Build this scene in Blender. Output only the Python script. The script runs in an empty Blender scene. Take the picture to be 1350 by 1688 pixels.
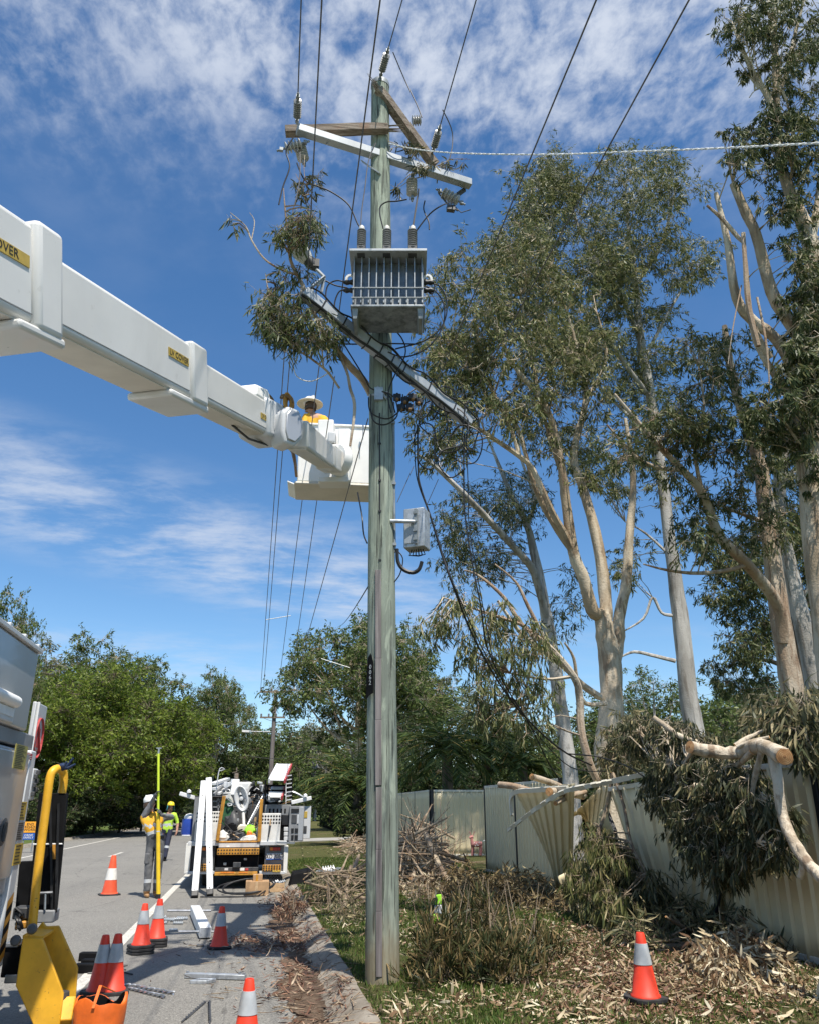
import bpy, bmesh, math, random
import numpy as np
from mathutils import Vector, Matrix, Quaternion
random.seed(11)
NR = np.random.default_rng(7)
SC = bpy.context.scene
COL = SC.collection
rad = math.radians

# ---------------------------------------------------------------- camera (world: +Y runs along the road, X across it)
FPX, PITCH, YAW, EYE = 1300.0, rad(20.7), rad(10.6), 1.6
RT = Vector((math.cos(YAW), -math.sin(YAW), 0))
FH = Vector((math.sin(YAW), math.cos(YAW), 0))
UPW = Vector((0, 0, 1))
FW = FH*math.cos(PITCH) + UPW*math.sin(PITCH)
UPC = UPW*math.cos(PITCH) - FH*math.sin(PITCH)
CAM = Vector((0, 0, EYE))
cd = bpy.data.cameras.new('camera'); cam = bpy.data.objects.new('camera', cd); COL.objects.link(cam)
cd.sensor_fit = 'HORIZONTAL'; cd.sensor_width = 36; cd.lens = 36*FPX/1350
cd.clip_start = .05; cd.clip_end = 6000
M = Matrix((RT, UPC, -FW)).transposed().to_4x4(); M.translation = CAM
cam.matrix_world = M
SC.camera = cam

# ---------------------------------------------------------------- sun, sky, exposure
_l = RT*(-.205) + FH*.457 - UPW                      # direction the light travels
SUN = (-_l).normalized()
sl = bpy.data.lights.new('sun', 'SUN'); so = bpy.data.objects.new('sun', sl); COL.objects.link(so)
sl.energy = 5.0; sl.angle = rad(.53); sl.color = (1, .94, .85)
so.rotation_euler = _l.to_track_quat('-Z', 'Y').to_euler(); so.location = (0, 0, 40)
W = bpy.data.worlds.new('World'); SC.world = W; W.use_nodes = True
nt = W.node_tree; nt.nodes.clear()
def wn(t, **k):
    n = nt.nodes.new(t)
    for a, b in k.items(): setattr(n, a, b)
    return n
def wl(a, b): nt.links.new(a, b)
def wmath(op, a, b=None, c=None, clamp=False):
    n = wn('ShaderNodeMath', operation=op, use_clamp=clamp)
    for i, x in enumerate((a, b, c)):
        if x is None: continue
        if isinstance(x, (int, float)): n.inputs[i].default_value = x
        else: wl(x, n.inputs[i])
    return n.outputs[0]
def wsmooth(x, a, b):
    n = wn('ShaderNodeMapRange', interpolation_type='SMOOTHSTEP'); wl(x, n.inputs[0])
    n.inputs[1].default_value = a; n.inputs[2].default_value = b
    return n.outputs[0]
sky = wn('ShaderNodeTexSky', sky_type='NISHITA', sun_disc=False)
sky.sun_elevation = math.asin(SUN.z); sky.sun_rotation = math.atan2(SUN.x, SUN.y)
sky.altitude = 0; sky.air_density = 1.0; sky.dust_density = .0; sky.ozone_density = 3.0
hs = wn('ShaderNodeHueSaturation'); hs.inputs['Saturation'].default_value = 1.2; hs.inputs['Value'].default_value = 1.0
wl(sky.outputs[0], hs.inputs['Color'])
tc = wn('ShaderNodeTexCoord'); sp = wn('ShaderNodeSeparateXYZ'); wl(tc.outputs['Generated'], sp.inputs[0])
el = sp.outputs[2]                                      # sine of the elevation
zz = wmath('ADD', wmath('MAXIMUM', el, 0.0), .12)
cx = wmath('DIVIDE', sp.outputs[0], zz); cy = wmath('DIVIDE', sp.outputs[1], zz)
cv = wn('ShaderNodeCombineXYZ'); wl(cx, cv.inputs[0]); wl(cy, cv.inputs[1])
def wnoise(scale, detail, rough, dist=0, off=(0, 0, 0), stretch=(1, 1, 1), rot=0):
    mp = wn('ShaderNodeMapping'); wl(cv.outputs[0], mp.inputs[0])
    mp.inputs['Location'].default_value = off; mp.inputs['Scale'].default_value = stretch; mp.inputs['Rotation'].default_value = (0, 0, rot)
    n = wn('ShaderNodeTexNoise'); wl(mp.outputs[0], n.inputs['Vector'])
    n.inputs['Scale'].default_value = scale; n.inputs['Detail'].default_value = detail
    n.inputs['Roughness'].default_value = rough; n.inputs['Distortion'].default_value = dist
    return n.outputs[0]
nfine = wnoise(30, 6, .62, .2, (3, 1, 0), (1, .75, 1), .5)
nmid = wnoise(5.0, 5, .55, .1, (1.3, 4, 0), (1, 1, 1), .3)
nbig = wnoise(1.1, 4, .5, .0, (7.2, 2.5, 0))
# altocumulus sheet overhead (thins out below 42 degrees), wisps low on the left
hi = wsmooth(wmath('ADD', el, wmath('MULTIPLY', wmath('SUBTRACT', nbig, .5), .22)), .60, .80)
tex = wmath('ADD', wmath('MULTIPLY', nfine, .54), wmath('MULTIPLY', nmid, .46))
sheet = wmath('MULTIPLY', wsmooth(wmath('ADD', tex, wmath('MULTIPLY', hi, .11)), .45, .74), hi)
wisp_n = wnoise(4.6, 9, .64, .12, (2.1, .4, 0), (.7, 1.2, 1), -.18)
az = wmath('ADD', wmath('MULTIPLY', sp.outputs[0], RT.x), wmath('MULTIPLY', sp.outputs[1], RT.y))     # toward the right of the view
line = wmath('ADD', el, wmath('MULTIPLY', az, .20))      # the band sinks to the right
band = wmath('MULTIPLY', wsmooth(line, .165, .235), wsmooth(line, .36, .26))
band = wmath('MULTIPLY', band, wsmooth(az, .22, -.10))
low = wmath('MULTIPLY', wsmooth(el, .11, .15), wsmooth(el, .215, .175))
low = wmath('MULTIPLY', low, wsmooth(nbig, .42, .60))
wisp = wmath('MULTIPLY', wsmooth(wisp_n, .36, .72), wmath('ADD', band, wmath('MULTIPLY', low, .5)), clamp=True)
veil = wmath('MULTIPLY', wsmooth(nmid, .35, .75), wmath('MULTIPLY', wsmooth(el, .45, .8), .16))
cl = wmath('MAXIMUM', wmath('MULTIPLY', sheet, .80), wmath('MULTIPLY', wisp, .72)); cl = wmath('ADD', cl, veil, clamp=True)
b1 = wn('ShaderNodeBackground'); wl(hs.outputs[0], b1.inputs[0]); b1.inputs[1].default_value = .118
b2 = wn('ShaderNodeBackground'); b2.inputs[0].default_value = (.80, .87, 1, 1); b2.inputs[1].default_value = .66
mx = wn('ShaderNodeMixShader'); wl(cl, mx.inputs[0]); wl(b1.outputs[0], mx.inputs[1]); wl(b2.outputs[0], mx.inputs[2])
wo = wn('ShaderNodeOutputWorld'); wl(mx.outputs[0], wo.inputs[0])
SC.view_settings.view_transform = 'Standard'; SC.view_settings.look = 'None'
SC.view_settings.gamma = 1; SC.view_settings.exposure = 0.42; SC.view_settings.use_curve_mapping = False
SC.render.engine = 'CYCLES'
SC.cycles.max_bounces = 6; SC.cycles.diffuse_bounces = 3; SC.cycles.glossy_bounces = 3; SC.cycles.transmission_bounces = 4
SC.cycles.transparent_max_bounces = 8; SC.cycles.sample_clamp_indirect = 6
SC.cycles.use_denoising = True

# ---------------------------------------------------------------- measuring: where a sight line meets a real plane
def ray(x, y): return RT*(x-675) + UPC*(844-y) + FW*FPX
def gp(x, y, z=0.): d = ray(x, y); return CAM + d*((z-EYE)/d.z)
def at(x, y, D): d = ray(x, y); return CAM + d*(D/d.dot(FH))
def atX(x, y, X): d = ray(x, y); return CAM + d*(X/d.x)
def atY(x, y, Y): d = ray(x, y); return CAM + d*(Y/d.y)
def atZ(x, y, z): return gp(x, y, z)

# ---------------------------------------------------------------- objects
def tag(o, label=None, cat=None, group=None, kind=None):
    if label: o['label'] = label
    if cat: o['category'] = cat
    if group: o['group'] = group
    if kind: o['kind'] = kind
    return o
def thing(name, label, cat, loc=(0, 0, 0), rz=0, group=None):
    o = bpy.data.objects.new(name, None); COL.objects.link(o)
    o.location = loc; o.rotation_euler = (0, 0, rz); o.empty_display_size = .2
    return tag(o, label, cat, group)
def wloc(o):
    v = Vector((0, 0, 0))
    while o is not None: v = v + Vector(o.location); o = o.parent
    return v
def copy_tree(o, parent=None):
    c = o.copy(); COL.objects.link(c); c.parent = parent
    for ch in list(o.children): copy_tree(ch, c)
    return c
def perp(d):
    d = Vector(d).normalized()
    a = d.cross(UPW)
    if a.length < 1e-3: a = Vector((1, 0, 0))
    a.normalize(); b = a.cross(d).normalized()
    return a, b
class MB:
    def __init__(s): s.v = []; s.f = []; s.m = []
    def add(s, vs, fs, mi=0):
        o = len(s.v); s.v += [tuple(v) for v in vs]
        s.f += [tuple(i+o for i in f) for f in fs]; s.m += [mi]*len(fs); return s
    def hexa(s, a, b, mi=0):                        # two quads joined into a solid
        return s.add(list(a)+list(b), [(3, 2, 1, 0), (4, 5, 6, 7), (0, 1, 5, 4), (1, 2, 6, 5), (2, 3, 7, 6), (3, 0, 4, 7)], mi)
    def box(s, c, size, ax=None, mi=0):
        c = Vector(c); x, y, z = ax if ax else (Vector((1, 0, 0)), Vector((0, 1, 0)), Vector((0, 0, 1)))
        x, y, z = Vector(x)*size[0]/2, Vector(y)*size[1]/2, Vector(z)*size[2]/2
        return s.hexa([c-x-y-z, c+x-y-z, c+x+y-z, c-x+y-z], [c-x-y+z, c+x-y+z, c+x+y+z, c-x+y+z], mi)
    def span(s, lo, hi, mi=0):
        lo, hi = Vector(lo), Vector(hi); return s.box((lo+hi)/2, hi-lo, None, mi)
    def bar(s, p0, p1, w, h, mi=0, w1=None, h1=None, up=None):
        p0, p1 = Vector(p0), Vector(p1); d = (p1-p0).normalized()
        if up is None: a, b = perp(d)
        else: a = d.cross(Vector(up)).normalized(); b = a.cross(d).normalized()
        w1 = w if w1 is None else w1; h1 = h if h1 is None else h1
        q = lambda p, w, h: [p-a*w/2-b*h/2, p+a*w/2-b*h/2, p+a*w/2+b*h/2, p-a*w/2+b*h/2]
        return s.hexa(q(p0, w, h), q(p1, w1, h1), mi)
    def tube(s, pts, r, n=8, mi=0, cap=True, capm=None, wob=0):
        pts = [Vector(p) for p in pts]; k = len(pts)
        rs = list(r) if hasattr(r, '__len__') else [r]*k
        vs = []; a = None
        for i, p in enumerate(pts):
            d = (pts[min(i+1, k-1)]-pts[max(i-1, 0)])
            d = d.normalized() if d.length > 1e-9 else UPW
            if a is None: a, b = perp(d)
            else:
                a = (a-d*a.dot(d)); a = a.normalized() if a.length > 1e-6 else perp(d)[0]
                b = a.cross(d)
            for j in range(n):
                t = 2*math.pi*j/n; q = rs[i]*(1+(random.uniform(-wob, wob) if wob else 0))
                vs.append(p+a*math.cos(t)*q+b*math.sin(t)*q)
        fs = [(i*n+j, i*n+(j+1) % n, (i+1)*n+(j+1) % n, (i+1)*n+j) for i in range(k-1) for j in range(n)]
        s.add(vs, fs, mi)
        if cap:
            o = len(s.v)-len(vs)
            s.f.append(tuple(o+j for j in range(n))[::-1]); s.m.append(mi if capm is None else capm)
            s.f.append(tuple(o+(k-1)*n+j for j in range(n))); s.m.append(mi if capm is None else capm)
        return s
    def lathe(s, prof, c=(0, 0, 0), n=20, axis=UPW, mi=0, mis=None):
        c = Vector(c); ax = Vector(axis).normalized(); a, b = perp(ax); o = len(s.v)
        for r, z in prof:
            for j in range(n):
                t = 2*math.pi*j/n; s.v.append(tuple(c+ax*z+(a*math.cos(t)+b*math.sin(t))*r))
        for i in range(len(prof)-1):
            for j in range(n):
                s.f.append((o+i*n+j, o+(i+1)*n+j, o+(i+1)*n+(j+1) % n, o+i*n+(j+1) % n)); s.m.append(mis[i] if mis else mi)
        s.f.append(tuple(o+j for j in range(n))); s.m.append(mis[0] if mis else mi)
        s.f.append(tuple(o+(len(prof)-1)*n+j for j in range(n))[::-1]); s.m.append(mis[-1] if mis else mi)
        return s
    def prism(s, poly, vec, mi=0):
        n = len(poly); p = [Vector(q) for q in poly]; v = Vector(vec)
        return s.add(p+[q+v for q in p], [tuple(range(n))[::-1], tuple(range(n, 2*n))]+[(i, (i+1) % n, n+(i+1) % n, n+i) for i in range(n)], mi)
    def build(s, name, mats, parent=None, bevel=0, smooth=True, loc=None, world=True, angle=42, seg=2):
        me = bpy.data.meshes.new(name)
        off = wloc(parent) if (parent is not None and world) else Vector(loc or (0, 0, 0))
        if not world and parent is not None: off = Vector((0, 0, 0))
        me.from_pydata([(v[0]-off.x, v[1]-off.y, v[2]-off.z) for v in s.v], [], s.f)
        mats = mats if isinstance(mats, (list, tuple)) else [mats]
        for m in mats: me.materials.append(m)
        if len(mats) > 1: me.polygons.foreach_set('material_index', s.m)
        bm = bmesh.new(); bm.from_mesh(me); bmesh.ops.recalc_face_normals(bm, faces=bm.faces); bm.to_mesh(me); bm.free()
        if smooth:
            me.polygons.foreach_set('use_smooth', [True]*len(me.polygons)); me.set_sharp_from_angle(angle=rad(angle))
        me.update()
        o = bpy.data.objects.new(name, me); COL.objects.link(o)
        if parent is not None: o.parent = parent
        elif loc is not None: o.location = loc
        if bevel:
            md = o.modifiers.new('bevel', 'BEVEL'); md.width = bevel; md.segments = seg; md.limit_method = 'ANGLE'; md.angle_limit = rad(35)
        return o
def solo(mb, name, mats, loc, label, cat, group=None, kind=None, **k):
    return tag(mb.build(name, mats, None, loc=loc, **k), label, cat, group, kind)
def npmesh(name, co, quads, mats, parent=None, loc=None, mi=None, smooth=True):
    """co (N,3) world coordinates, quads (K,4)"""
    off = np.array(wloc(parent) if parent is not None else Vector(loc or (0, 0, 0)))
    me = bpy.data.meshes.new(name); n = len(co); k, w = quads.shape
    me.vertices.add(n); me.vertices.foreach_set('co', (co-off).astype(np.float32).ravel())
    me.loops.add(k*w); me.loops.foreach_set('vertex_index', quads.astype(np.int32).ravel())
    me.polygons.add(k); me.polygons.foreach_set('loop_start', np.arange(0, k*w, w, dtype=np.int32))
    mats = mats if isinstance(mats, (list, tuple)) else [mats]
    for m in mats: me.materials.append(m)
    if mi is not None: me.polygons.foreach_set('material_index', mi.astype(np.int32))
    if smooth: me.polygons.foreach_set('use_smooth', np.ones(k, dtype=bool))
    me.update(calc_edges=True)
    o = bpy.data.objects.new(name, me); COL.objects.link(o)
    if parent is not None: o.parent = parent
    elif loc is not None: o.location = loc
    return o
def smoothpts(pts, k=4):
    """Catmull-Rom through the points; each may carry extra values (a radius)"""
    p = [np.array(list(q), dtype=float) for q in pts]; out = []
    for i in range(len(p)-1):
        a, b, c, d = p[max(i-1, 0)], p[i], p[i+1], p[min(i+2, len(p)-1)]
        for j in range(k):
            t = j/k; out.append(.5*((2*b)+(-a+c)*t+(2*a-5*b+4*c-d)*t*t+(-a+3*b-3*c+d)*t**3))
    out.append(p[-1]); return out
def sag(p0, p1, s, n=12):
    p0, p1 = Vector(p0), Vector(p1)
    return [p0.lerp(p1, i/n)-UPW*s*4*(i/n)*(1-i/n) for i in range(n+1)]
def text(body, size, M4, name, m, parent, depth=.002, align='CENTER', sx=1.0):
    cu = bpy.data.curves.new('t', 'FONT'); cu.body = body; cu.size = size; cu.align_x = align; cu.align_y = 'CENTER'; cu.extrude = depth; cu.resolution_u = 2
    cu.space_line = .85
    ob = bpy.data.objects.new('t', cu); COL.objects.link(ob)
    dg = bpy.context.evaluated_depsgraph_get(); me = bpy.data.meshes.new_from_object(ob.evaluated_get(dg))
    bpy.data.objects.remove(ob); bpy.data.curves.remove(cu)
    off = wloc(parent)
    T = Matrix.Translation(-off) @ M4 @ Matrix.Diagonal((sx, 1, 1, 1))
    me.transform(T); me.materials.clear(); me.materials.append(m)
    o = bpy.data.objects.new(name, me); COL.objects.link(o); o.parent = parent
    return o
def frame(o, x, y):
    x = Vector(x).normalized(); y = (Vector(y)-x*Vector(y).dot(x)).normalized(); z = x.cross(y)
    m = Matrix((x, y, z)).transposed().to_4x4(); m.translation = Vector(o); return m
# ---------------------------------------------------------------- materials
class N:
    def __init__(s, name):
        s.m = bpy.data.materials.new(name); s.m.use_nodes = True; s.t = s.m.node_tree; s.t.nodes.clear()
        s.out = s.n('ShaderNodeOutputMaterial'); s.tc = s.n('ShaderNodeTexCoord')
    def n(s, t, **k):
        x = s.t.nodes.new(t)
        for a, b in k.items(): setattr(x, a, b)
        return x
    def l(s, a, b): s.t.links.new(a, b)
    def put(s, x, sock):
        if isinstance(x, (int, float)): sock.default_value = x
        elif isinstance(x, (tuple, list)): sock.default_value = tuple(x) if len(x) == 4 or sock.type == 'VECTOR' else tuple(x)+(1,)
        else: s.l(x, sock)
    def math(s, op, a, b=0., clamp=False):
        x = s.n('ShaderNodeMath', operation=op, use_clamp=clamp); s.put(a, x.inputs[0]); s.put(b, x.inputs[1]); return x.outputs[0]
    def mapv(s, scale=(1, 1, 1), rot=(0, 0, 0), src='Object', loc=(0, 0, 0)):
        x = s.n('ShaderNodeMapping'); s.l(s.tc.outputs[src], x.inputs[0]); x.inputs['Scale'].default_value = scale; x.inputs['Rotation'].default_value = rot; x.inputs['Location'].default_value = loc
        return x.outputs[0]
    def noise(s, scale, detail=4, rough=.55, vec=None, dist=0):
        x = s.n('ShaderNodeTexNoise'); s.l(vec if vec is not None else s.tc.outputs['Object'], x.inputs['Vector'])
        x.inputs['Scale'].default_value = scale; x.inputs['Detail'].default_value = detail; x.inputs['Roughness'].default_value = rough; x.inputs['Distortion'].default_value = dist
        return x.outputs[0]
    def voro(s, scale, vec=None, feature='F1', out=0):
        x = s.n('ShaderNodeTexVoronoi', feature=feature); s.l(vec if vec is not None else s.tc.outputs['Object'], x.inputs['Vector']); x.inputs['Scale'].default_value = scale
        return x.outputs[out]
    def step(s, x, a, b):
        r = s.n('ShaderNodeMapRange', interpolation_type='SMOOTHSTEP'); s.put(x, r.inputs[0]); r.inputs[1].default_value = a; r.inputs[2].default_value = b; return r.outputs[0]
    def ramp(s, x, stops):
        r = s.n('ShaderNodeValToRGB'); s.l(x, r.inputs[0]); e = r.color_ramp.elements
        while len(e) < len(stops): e.new(.5)
        for q, (p, c) in zip(e, stops): q.position = p; q.color = tuple(c)+(1,)
        return r.outputs[0]
    def mix(s, f, a, b):
        x = s.n('ShaderNodeMix', data_type='RGBA'); s.put(f, x.inputs[0]); s.put(a, x.inputs[6]); s.put(b, x.inputs[7]); return x.outputs[2]
    def bump(s, h, strength=.3, dist=.01):
        b = s.n('ShaderNodeBump'); s.l(h, b.inputs['Height']); b.inputs['Strength'].default_value = strength; b.inputs['Distance'].default_value = dist; return b.outputs[0]
    def bsdf(s, color, rough=.6, metal=0., normal=None, spec=.5, trans=0., coat=0.):
        b = s.n('ShaderNodeBsdfPrincipled'); s.put(color, b.inputs['Base Color']); s.put(rough, b.inputs['Roughness']); s.put(metal, b.inputs['Metallic'])
        b.inputs['Specular IOR Level'].default_value = spec; b.inputs['Coat Weight'].default_value = coat
        if normal is not None: s.l(normal, b.inputs['Normal'])
        o = b.outputs[0]
        if trans:
            t = s.n('ShaderNodeBsdfTranslucent'); s.put(color, t.inputs['Color'])
            m = s.n('ShaderNodeMixShader'); m.inputs[0].default_value = trans; s.l(o, m.inputs[1]); s.l(t.outputs[0], m.inputs[2]); o = m.outputs[0]
        s.l(o, s.out.inputs[0]); return s.m
def paint(name, c, rough=.4, var=.12, scale=6, dirt=0., dirtc=(.12, .10, .075), metal=0., bump=.0, spec=.5, speck=0, coat=0):
    """paint, plastic, cloth: the colour varies a little, with optional grime and chips"""
    g = N(name); a = g.noise(scale, 5)
    dk = tuple(x*(1-var) for x in c); lt = tuple(min(1, x*(1+var)) for x in c)
    col = g.mix(g.step(a, .35, .65), dk, lt)
    if dirt: col = g.mix(g.math('MULTIPLY', g.step(g.noise(scale*.7, 8, .7, g.mapv((1, 1, .35))), .45, .75), dirt), col, dirtc)
    if speck: col = g.mix(g.math('MULTIPLY', g.step(g.noise(scale*9, 3, .6), .66, .72), speck), col, dirtc)
    r = g.math('ADD', g.math('MULTIPLY', g.noise(scale*2, 4), .25), rough-.12)
    nm = g.bump(g.noise(scale*8, 3), bump, .004) if bump else None
    return g.bsdf(col, r, metal, nm, spec, coat=coat)
def leafmat(name, stops, rough=.42, trans=.25, spec=.45, k=1.0):
    g = N(name); i = g.n('ShaderNodeNewGeometry'); stops = [(p, tuple(min(.8, x*k) for x in c)) for p, c in stops]; rough = .48; spec = .26
    return g.bsdf(g.ramp(i.outputs['Random Per Island'], stops), rough, 0, None, spec, trans)
MT = {}
# roads and ground
g = N('asphalt')
agg = g.voro(95, out=1); aggf = g.voro(42, out=1)
big = g.noise(.35, 5, .6); st = g.noise(.55, 6, .6, g.mapv((1.6, .12, 1))); blot = g.noise(2.2, 6, .65)
c = g.ramp(agg, [(0, (.085, .081, .075)), (.35, (.175, .167, .150)), (.75, (.235, .224, .20)), (1, (.37, .355, .32))])
c = g.mix(g.math('MULTIPLY', g.step(st, .48, .70), .38), c, (.125, .122, .117))
c = g.mix(g.math('MULTIPLY', g.step(big, .40, .65), .30), c, (.255, .245, .218))
c = g.mix(g.math('MULTIPLY', g.step(blot, .60, .75), .35), c, (.115, .108, .098))
crk = g.voro(.55, g.mapv((1, .45, 1)), 'DISTANCE_TO_EDGE'); 
cn = g.math('ADD', crk, g.math('MULTIPLY', g.noise(3, 5), .06))
c = g.mix(g.math('MULTIPLY', g.step(cn, .036, .028), .45), c, (.05, .048, .045))
MT['asphalt'] = g.bsdf(c, .86, 0, g.bump(g.math('ADD', agg, aggf), .55, .006), .25)
g = N('line_paint')
w = g.step(g.math('ADD', g.math('MULTIPLY', g.voro(70, out=1), .35), g.math('MULTIPLY', g.noise(6, 7, .7), .75)), .48, .62)
MT['line'] = g.bsdf(g.mix(g.math('MULTIPLY', w, .55), (.62, .59, .52), (.24, .23, .21)), .7, 0, g.bump(g.voro(95, out=1), .4, .004), .3)
g = N('concrete')
n1 = g.noise(3, 8, .65); n2 = g.noise(60, 4, .6)
c = g.ramp(n1, [(.3, (.14, .118, .092)), (.5, (.245, .215, .175)), (.72, (.33, .30, .25))])
c = g.mix(g.step(n2, .62, .70), c, (.16, .13, .10))
MT['concrete'] = g.bsdf(c, .9, 0, g.bump(n2, .5, .006), .2)
g = N('gutter_dirt')
n1 = g.noise(9, 8, .7); n2 = g.noise(70, 4, .6)
c = g.ramp(n1, [(.3, (.055, .038, .027)), (.5, (.105, .072, .050)), (.7, (.175, .13, .092))])
MT['dirt'] = g.bsdf(g.mix(g.step(n2, .55, .7), c, (.26, .19, .125)), .95, 0, g.bump(n2, 1, .012), .1)
def grassmat(name, a, b, c3, soil):
    g = N(name); n1 = g.noise(.8, 6, .6); n2 = g.noise(14, 6, .7); n3 = g.noise(90, 3, .7)
    c = g.ramp(n2, [(.3, a), (.5, b), (.72, c3)])
    c = g.mix(g.math('MULTIPLY', g.step(n1, .5, .68), .75), c, soil)
    c = g.mix(g.math('MULTIPLY', g.step(n3, .5, .75), .5), c, tuple(x*.35 for x in a))
    return g.bsdf(c, .95, 0, g.bump(n3, 1, .03), .1)
MT['verge'] = grassmat('verge_turf', (.045, .055, .018), (.09, .095, .032), (.15, .135, .06), (.165, .12, .07))
MT['lawn'] = grassmat('lawn', (.055, .085, .02), (.095, .135, .032), (.14, .17, .05), (.15, .14, .06))
g = N('path_concrete'); MT['path'] = g.bsdf(g.ramp(g.noise(2, 7, .6), [(.3, (.25, .24, .22)), (.7, (.36, .345, .32))]), .9, 0, None, .2)
# wood, bark
def bark(name, base, patch, streak, s=1.0, pscale=1.6):
    g = N(name); v = g.mapv((1, 1, .28)); n1 = g.noise(pscale*s, 6, .6, v, .6); n2 = g.noise(7*s, 6, .65, g.mapv((1, 1, .12))); n3 = g.noise(26*s, 4, .6)
    c = g.mix(g.step(n1, .44, .58), base, patch); c = g.mix(g.math('MULTIPLY', g.step(g.noise(2.6*s, 6, .7, g.mapv((1, 1, .5), (0, 0, 0), 'Object', (3, 1, 2))), .54, .62), .7), c, tuple(x*.72 for x in patch))
    c = g.mix(g.math('MULTIPLY', g.step(n2, .52, .64), .75), c, streak)
    c = g.mix(g.math('MULTIPLY', g.step(n3, .62, .72), .35), c, tuple(x*.55 for x in streak))
    return g.bsdf(c, .8, 0, g.bump(g.math('ADD', n2, n3), .5, .03), .2)
MT['gum_pale'] = bark('gum_bark_pale', (.57, .49, .375), (.36, .28, .19), (.20, .135, .085))
MT['gum_grey'] = bark('gum_bark_grey', (.46, .44, .41), (.32, .30, .27), (.17, .145, .12))
MT['gum_tan'] = bark('gum_bark_tan', (.47, .40, .31), (.33, .235, .16), (.17, .10, .06))
MT['dark_bark'] = bark('dark_bark', (.13, .10, .075), (.18, .145, .11), (.06, .045, .035))
MT['twig'] = bark('twig_bark', (.24, .18, .125), (.33, .26, .18), (.11, .07, .045), 3)
MT['twig_pale'] = bark('dry_stick_bark', (.42, .34, .24), (.30, .21, .14), (.16, .10, .06), 3)
g = N('cut_wood'); n = g.noise(18, 5, .6); MT['cut'] = g.bsdf(g.ramp(n, [(.3, (.36, .17, .065)), (.5, (.55, .30, .13)), (.7, (.68, .44, .22))]), .85, 0, g.bump(n, .4, .005), .2)
MT['cut2'] = paint('cut_wood_ring', (.30, .14, .055), .85, .2, 20)
g = N('split_wood'); n = g.noise(5, 6, .7, g.mapv((6, 6, .5))); MT['split'] = g.bsdf(g.ramp(n, [(.3, (.13, .06, .03)), (.5, (.30, .16, .08)), (.7, (.45, .29, .16))]), .85, 0, g.bump(n, .8, .02), .2)
g = N('treated_pole')
v = g.mapv((1, 1, .05)); n1 = g.noise(16, 7, .65, v); n2 = g.noise(2.2, 6, .6, g.mapv((1, 1, .22))); n3 = g.noise(55, 5, .6, g.mapv((1, 1, .03)))
sw = g.noise(5, 5, .6, g.mapv((1.2, 1.2, .35), (0, .5, 0)), 1.6)
c = g.ramp(n2, [(.32, (.17, .19, .158)), (.5, (.25, .285, .232)), (.68, (.36, .40, .325))])
c = g.mix(g.math('MULTIPLY', g.step(sw, .50, .62), .55), c, (.40, .45, .35))
c = g.mix(g.math('MULTIPLY', g.step(n1, .48, .62), .7), c, (.105, .118, .098))
c = g.mix(g.math('MULTIPLY', g.step(n3, .55, .62), .85), c, (.05, .052, .044))
sz = g.n('ShaderNodeSeparateXYZ'); g.l(g.tc.outputs['Object'], sz.inputs[0])
c = g.mix(g.math('MULTIPLY', g.step(g.math('ADD', sz.outputs[2], g.math('MULTIPLY', g.noise(6, 4), .5)), .85, .25), .75), c, (.24, .185, .11))
MT['pole'] = g.bsdf(c, .88, 0, g.bump(g.math('ADD', n1, n3), .55, .012), .15)
g = N('weathered_batten'); n1 = g.noise(22, 6, .65, g.mapv((1, 1, .04))); n2 = g.noise(3, 5, .6)
c = g.ramp(n1, [(.3, (.085, .075, .075)), (.5, (.185, .165, .16)), (.7, (.29, .265, .255))])
MT['batten'] = g.bsdf(g.mix(g.math('MULTIPLY', g.step(n2, .5, .7), .4), c, (.22, .23, .20)), .9, 0, g.bump(n1, .6, .01), .15)
g = N('old_hardwood'); n1 = g.noise(9, 7, .7, g.mapv((.12, 3, 3))); n2 = g.noise(4, 5)
c = g.ramp(n1, [(.3, (.08, .062, .05)), (.48, (.20, .16, .125)), (.7, (.37, .32, .27))])
MT['hardwood'] = g.bsdf(g.mix(g.math('MULTIPLY', g.step(n2, .58, .7), .35), c, (.26, .12, .065)), .9, 0, g.bump(n1, .8, .015), .15)
# metals, paints
g = N('galvanised'); n = g.voro(28, out=1); n2 = g.noise(4, 6, .6)
c = g.ramp(n, [(0, (.34, .36, .38)), (1, (.52, .55, .57))]); c = g.mix(g.math('MULTIPLY', g.step(n2, .5, .7), .45), c, (.26, .27, .27))
MT['galv'] = g.bsdf(c, .48, .55, g.bump(n2, .1, .01))
MT['galv_lt'] = paint('galvanised_channel', (.36, .385, .405), .5, .10, 5, .25, (.2, .2, .2), .25)
MT['galv_dk'] = paint('galvanised_weathered', (.24, .265, .275), .55, .18, 8, .35, (.09, .09, .09), .35)
g = N('zinc_tank'); n1 = g.noise(3, 6, .65, g.mapv((3, 3, .25))); n2 = g.voro(22, out=1)
c = g.mix(n2, (.21, .235, .25), (.34, .365, .38)); c = g.mix(g.math('MULTIPLY', g.step(n1, .45, .65), .7), c, (.085, .095, .10))
MT['tank'] = g.bsdf(c, .45, .4, None)
MT['steel'] = paint('steel', (.42, .43, .44), .35, .15, 8, .3, (.15, .13, .11), .8)
MT['white'] = paint('boom_gelcoat', (.64, .63, .60), .40, .05, 1.3, .42, (.43, .41, .37), coat=.15, speck=.25)
MT['whitepure'] = paint('white_fibreglass', (.80, .79, .755), .4, .04, 3, .12, (.5, .47, .42))
MT['whitebar'] = paint('white_fibreglass_bar', (.70, .70, .685), .45, .04, 6, .12, (.5, .48, .45))
MT['beige'] = paint('boom_bounce_beige', (.60, .56, .48), .5, .06, 3, .3, (.40, .36, .29))  # warm light bounced up onto the undersides, put into the colour
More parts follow.
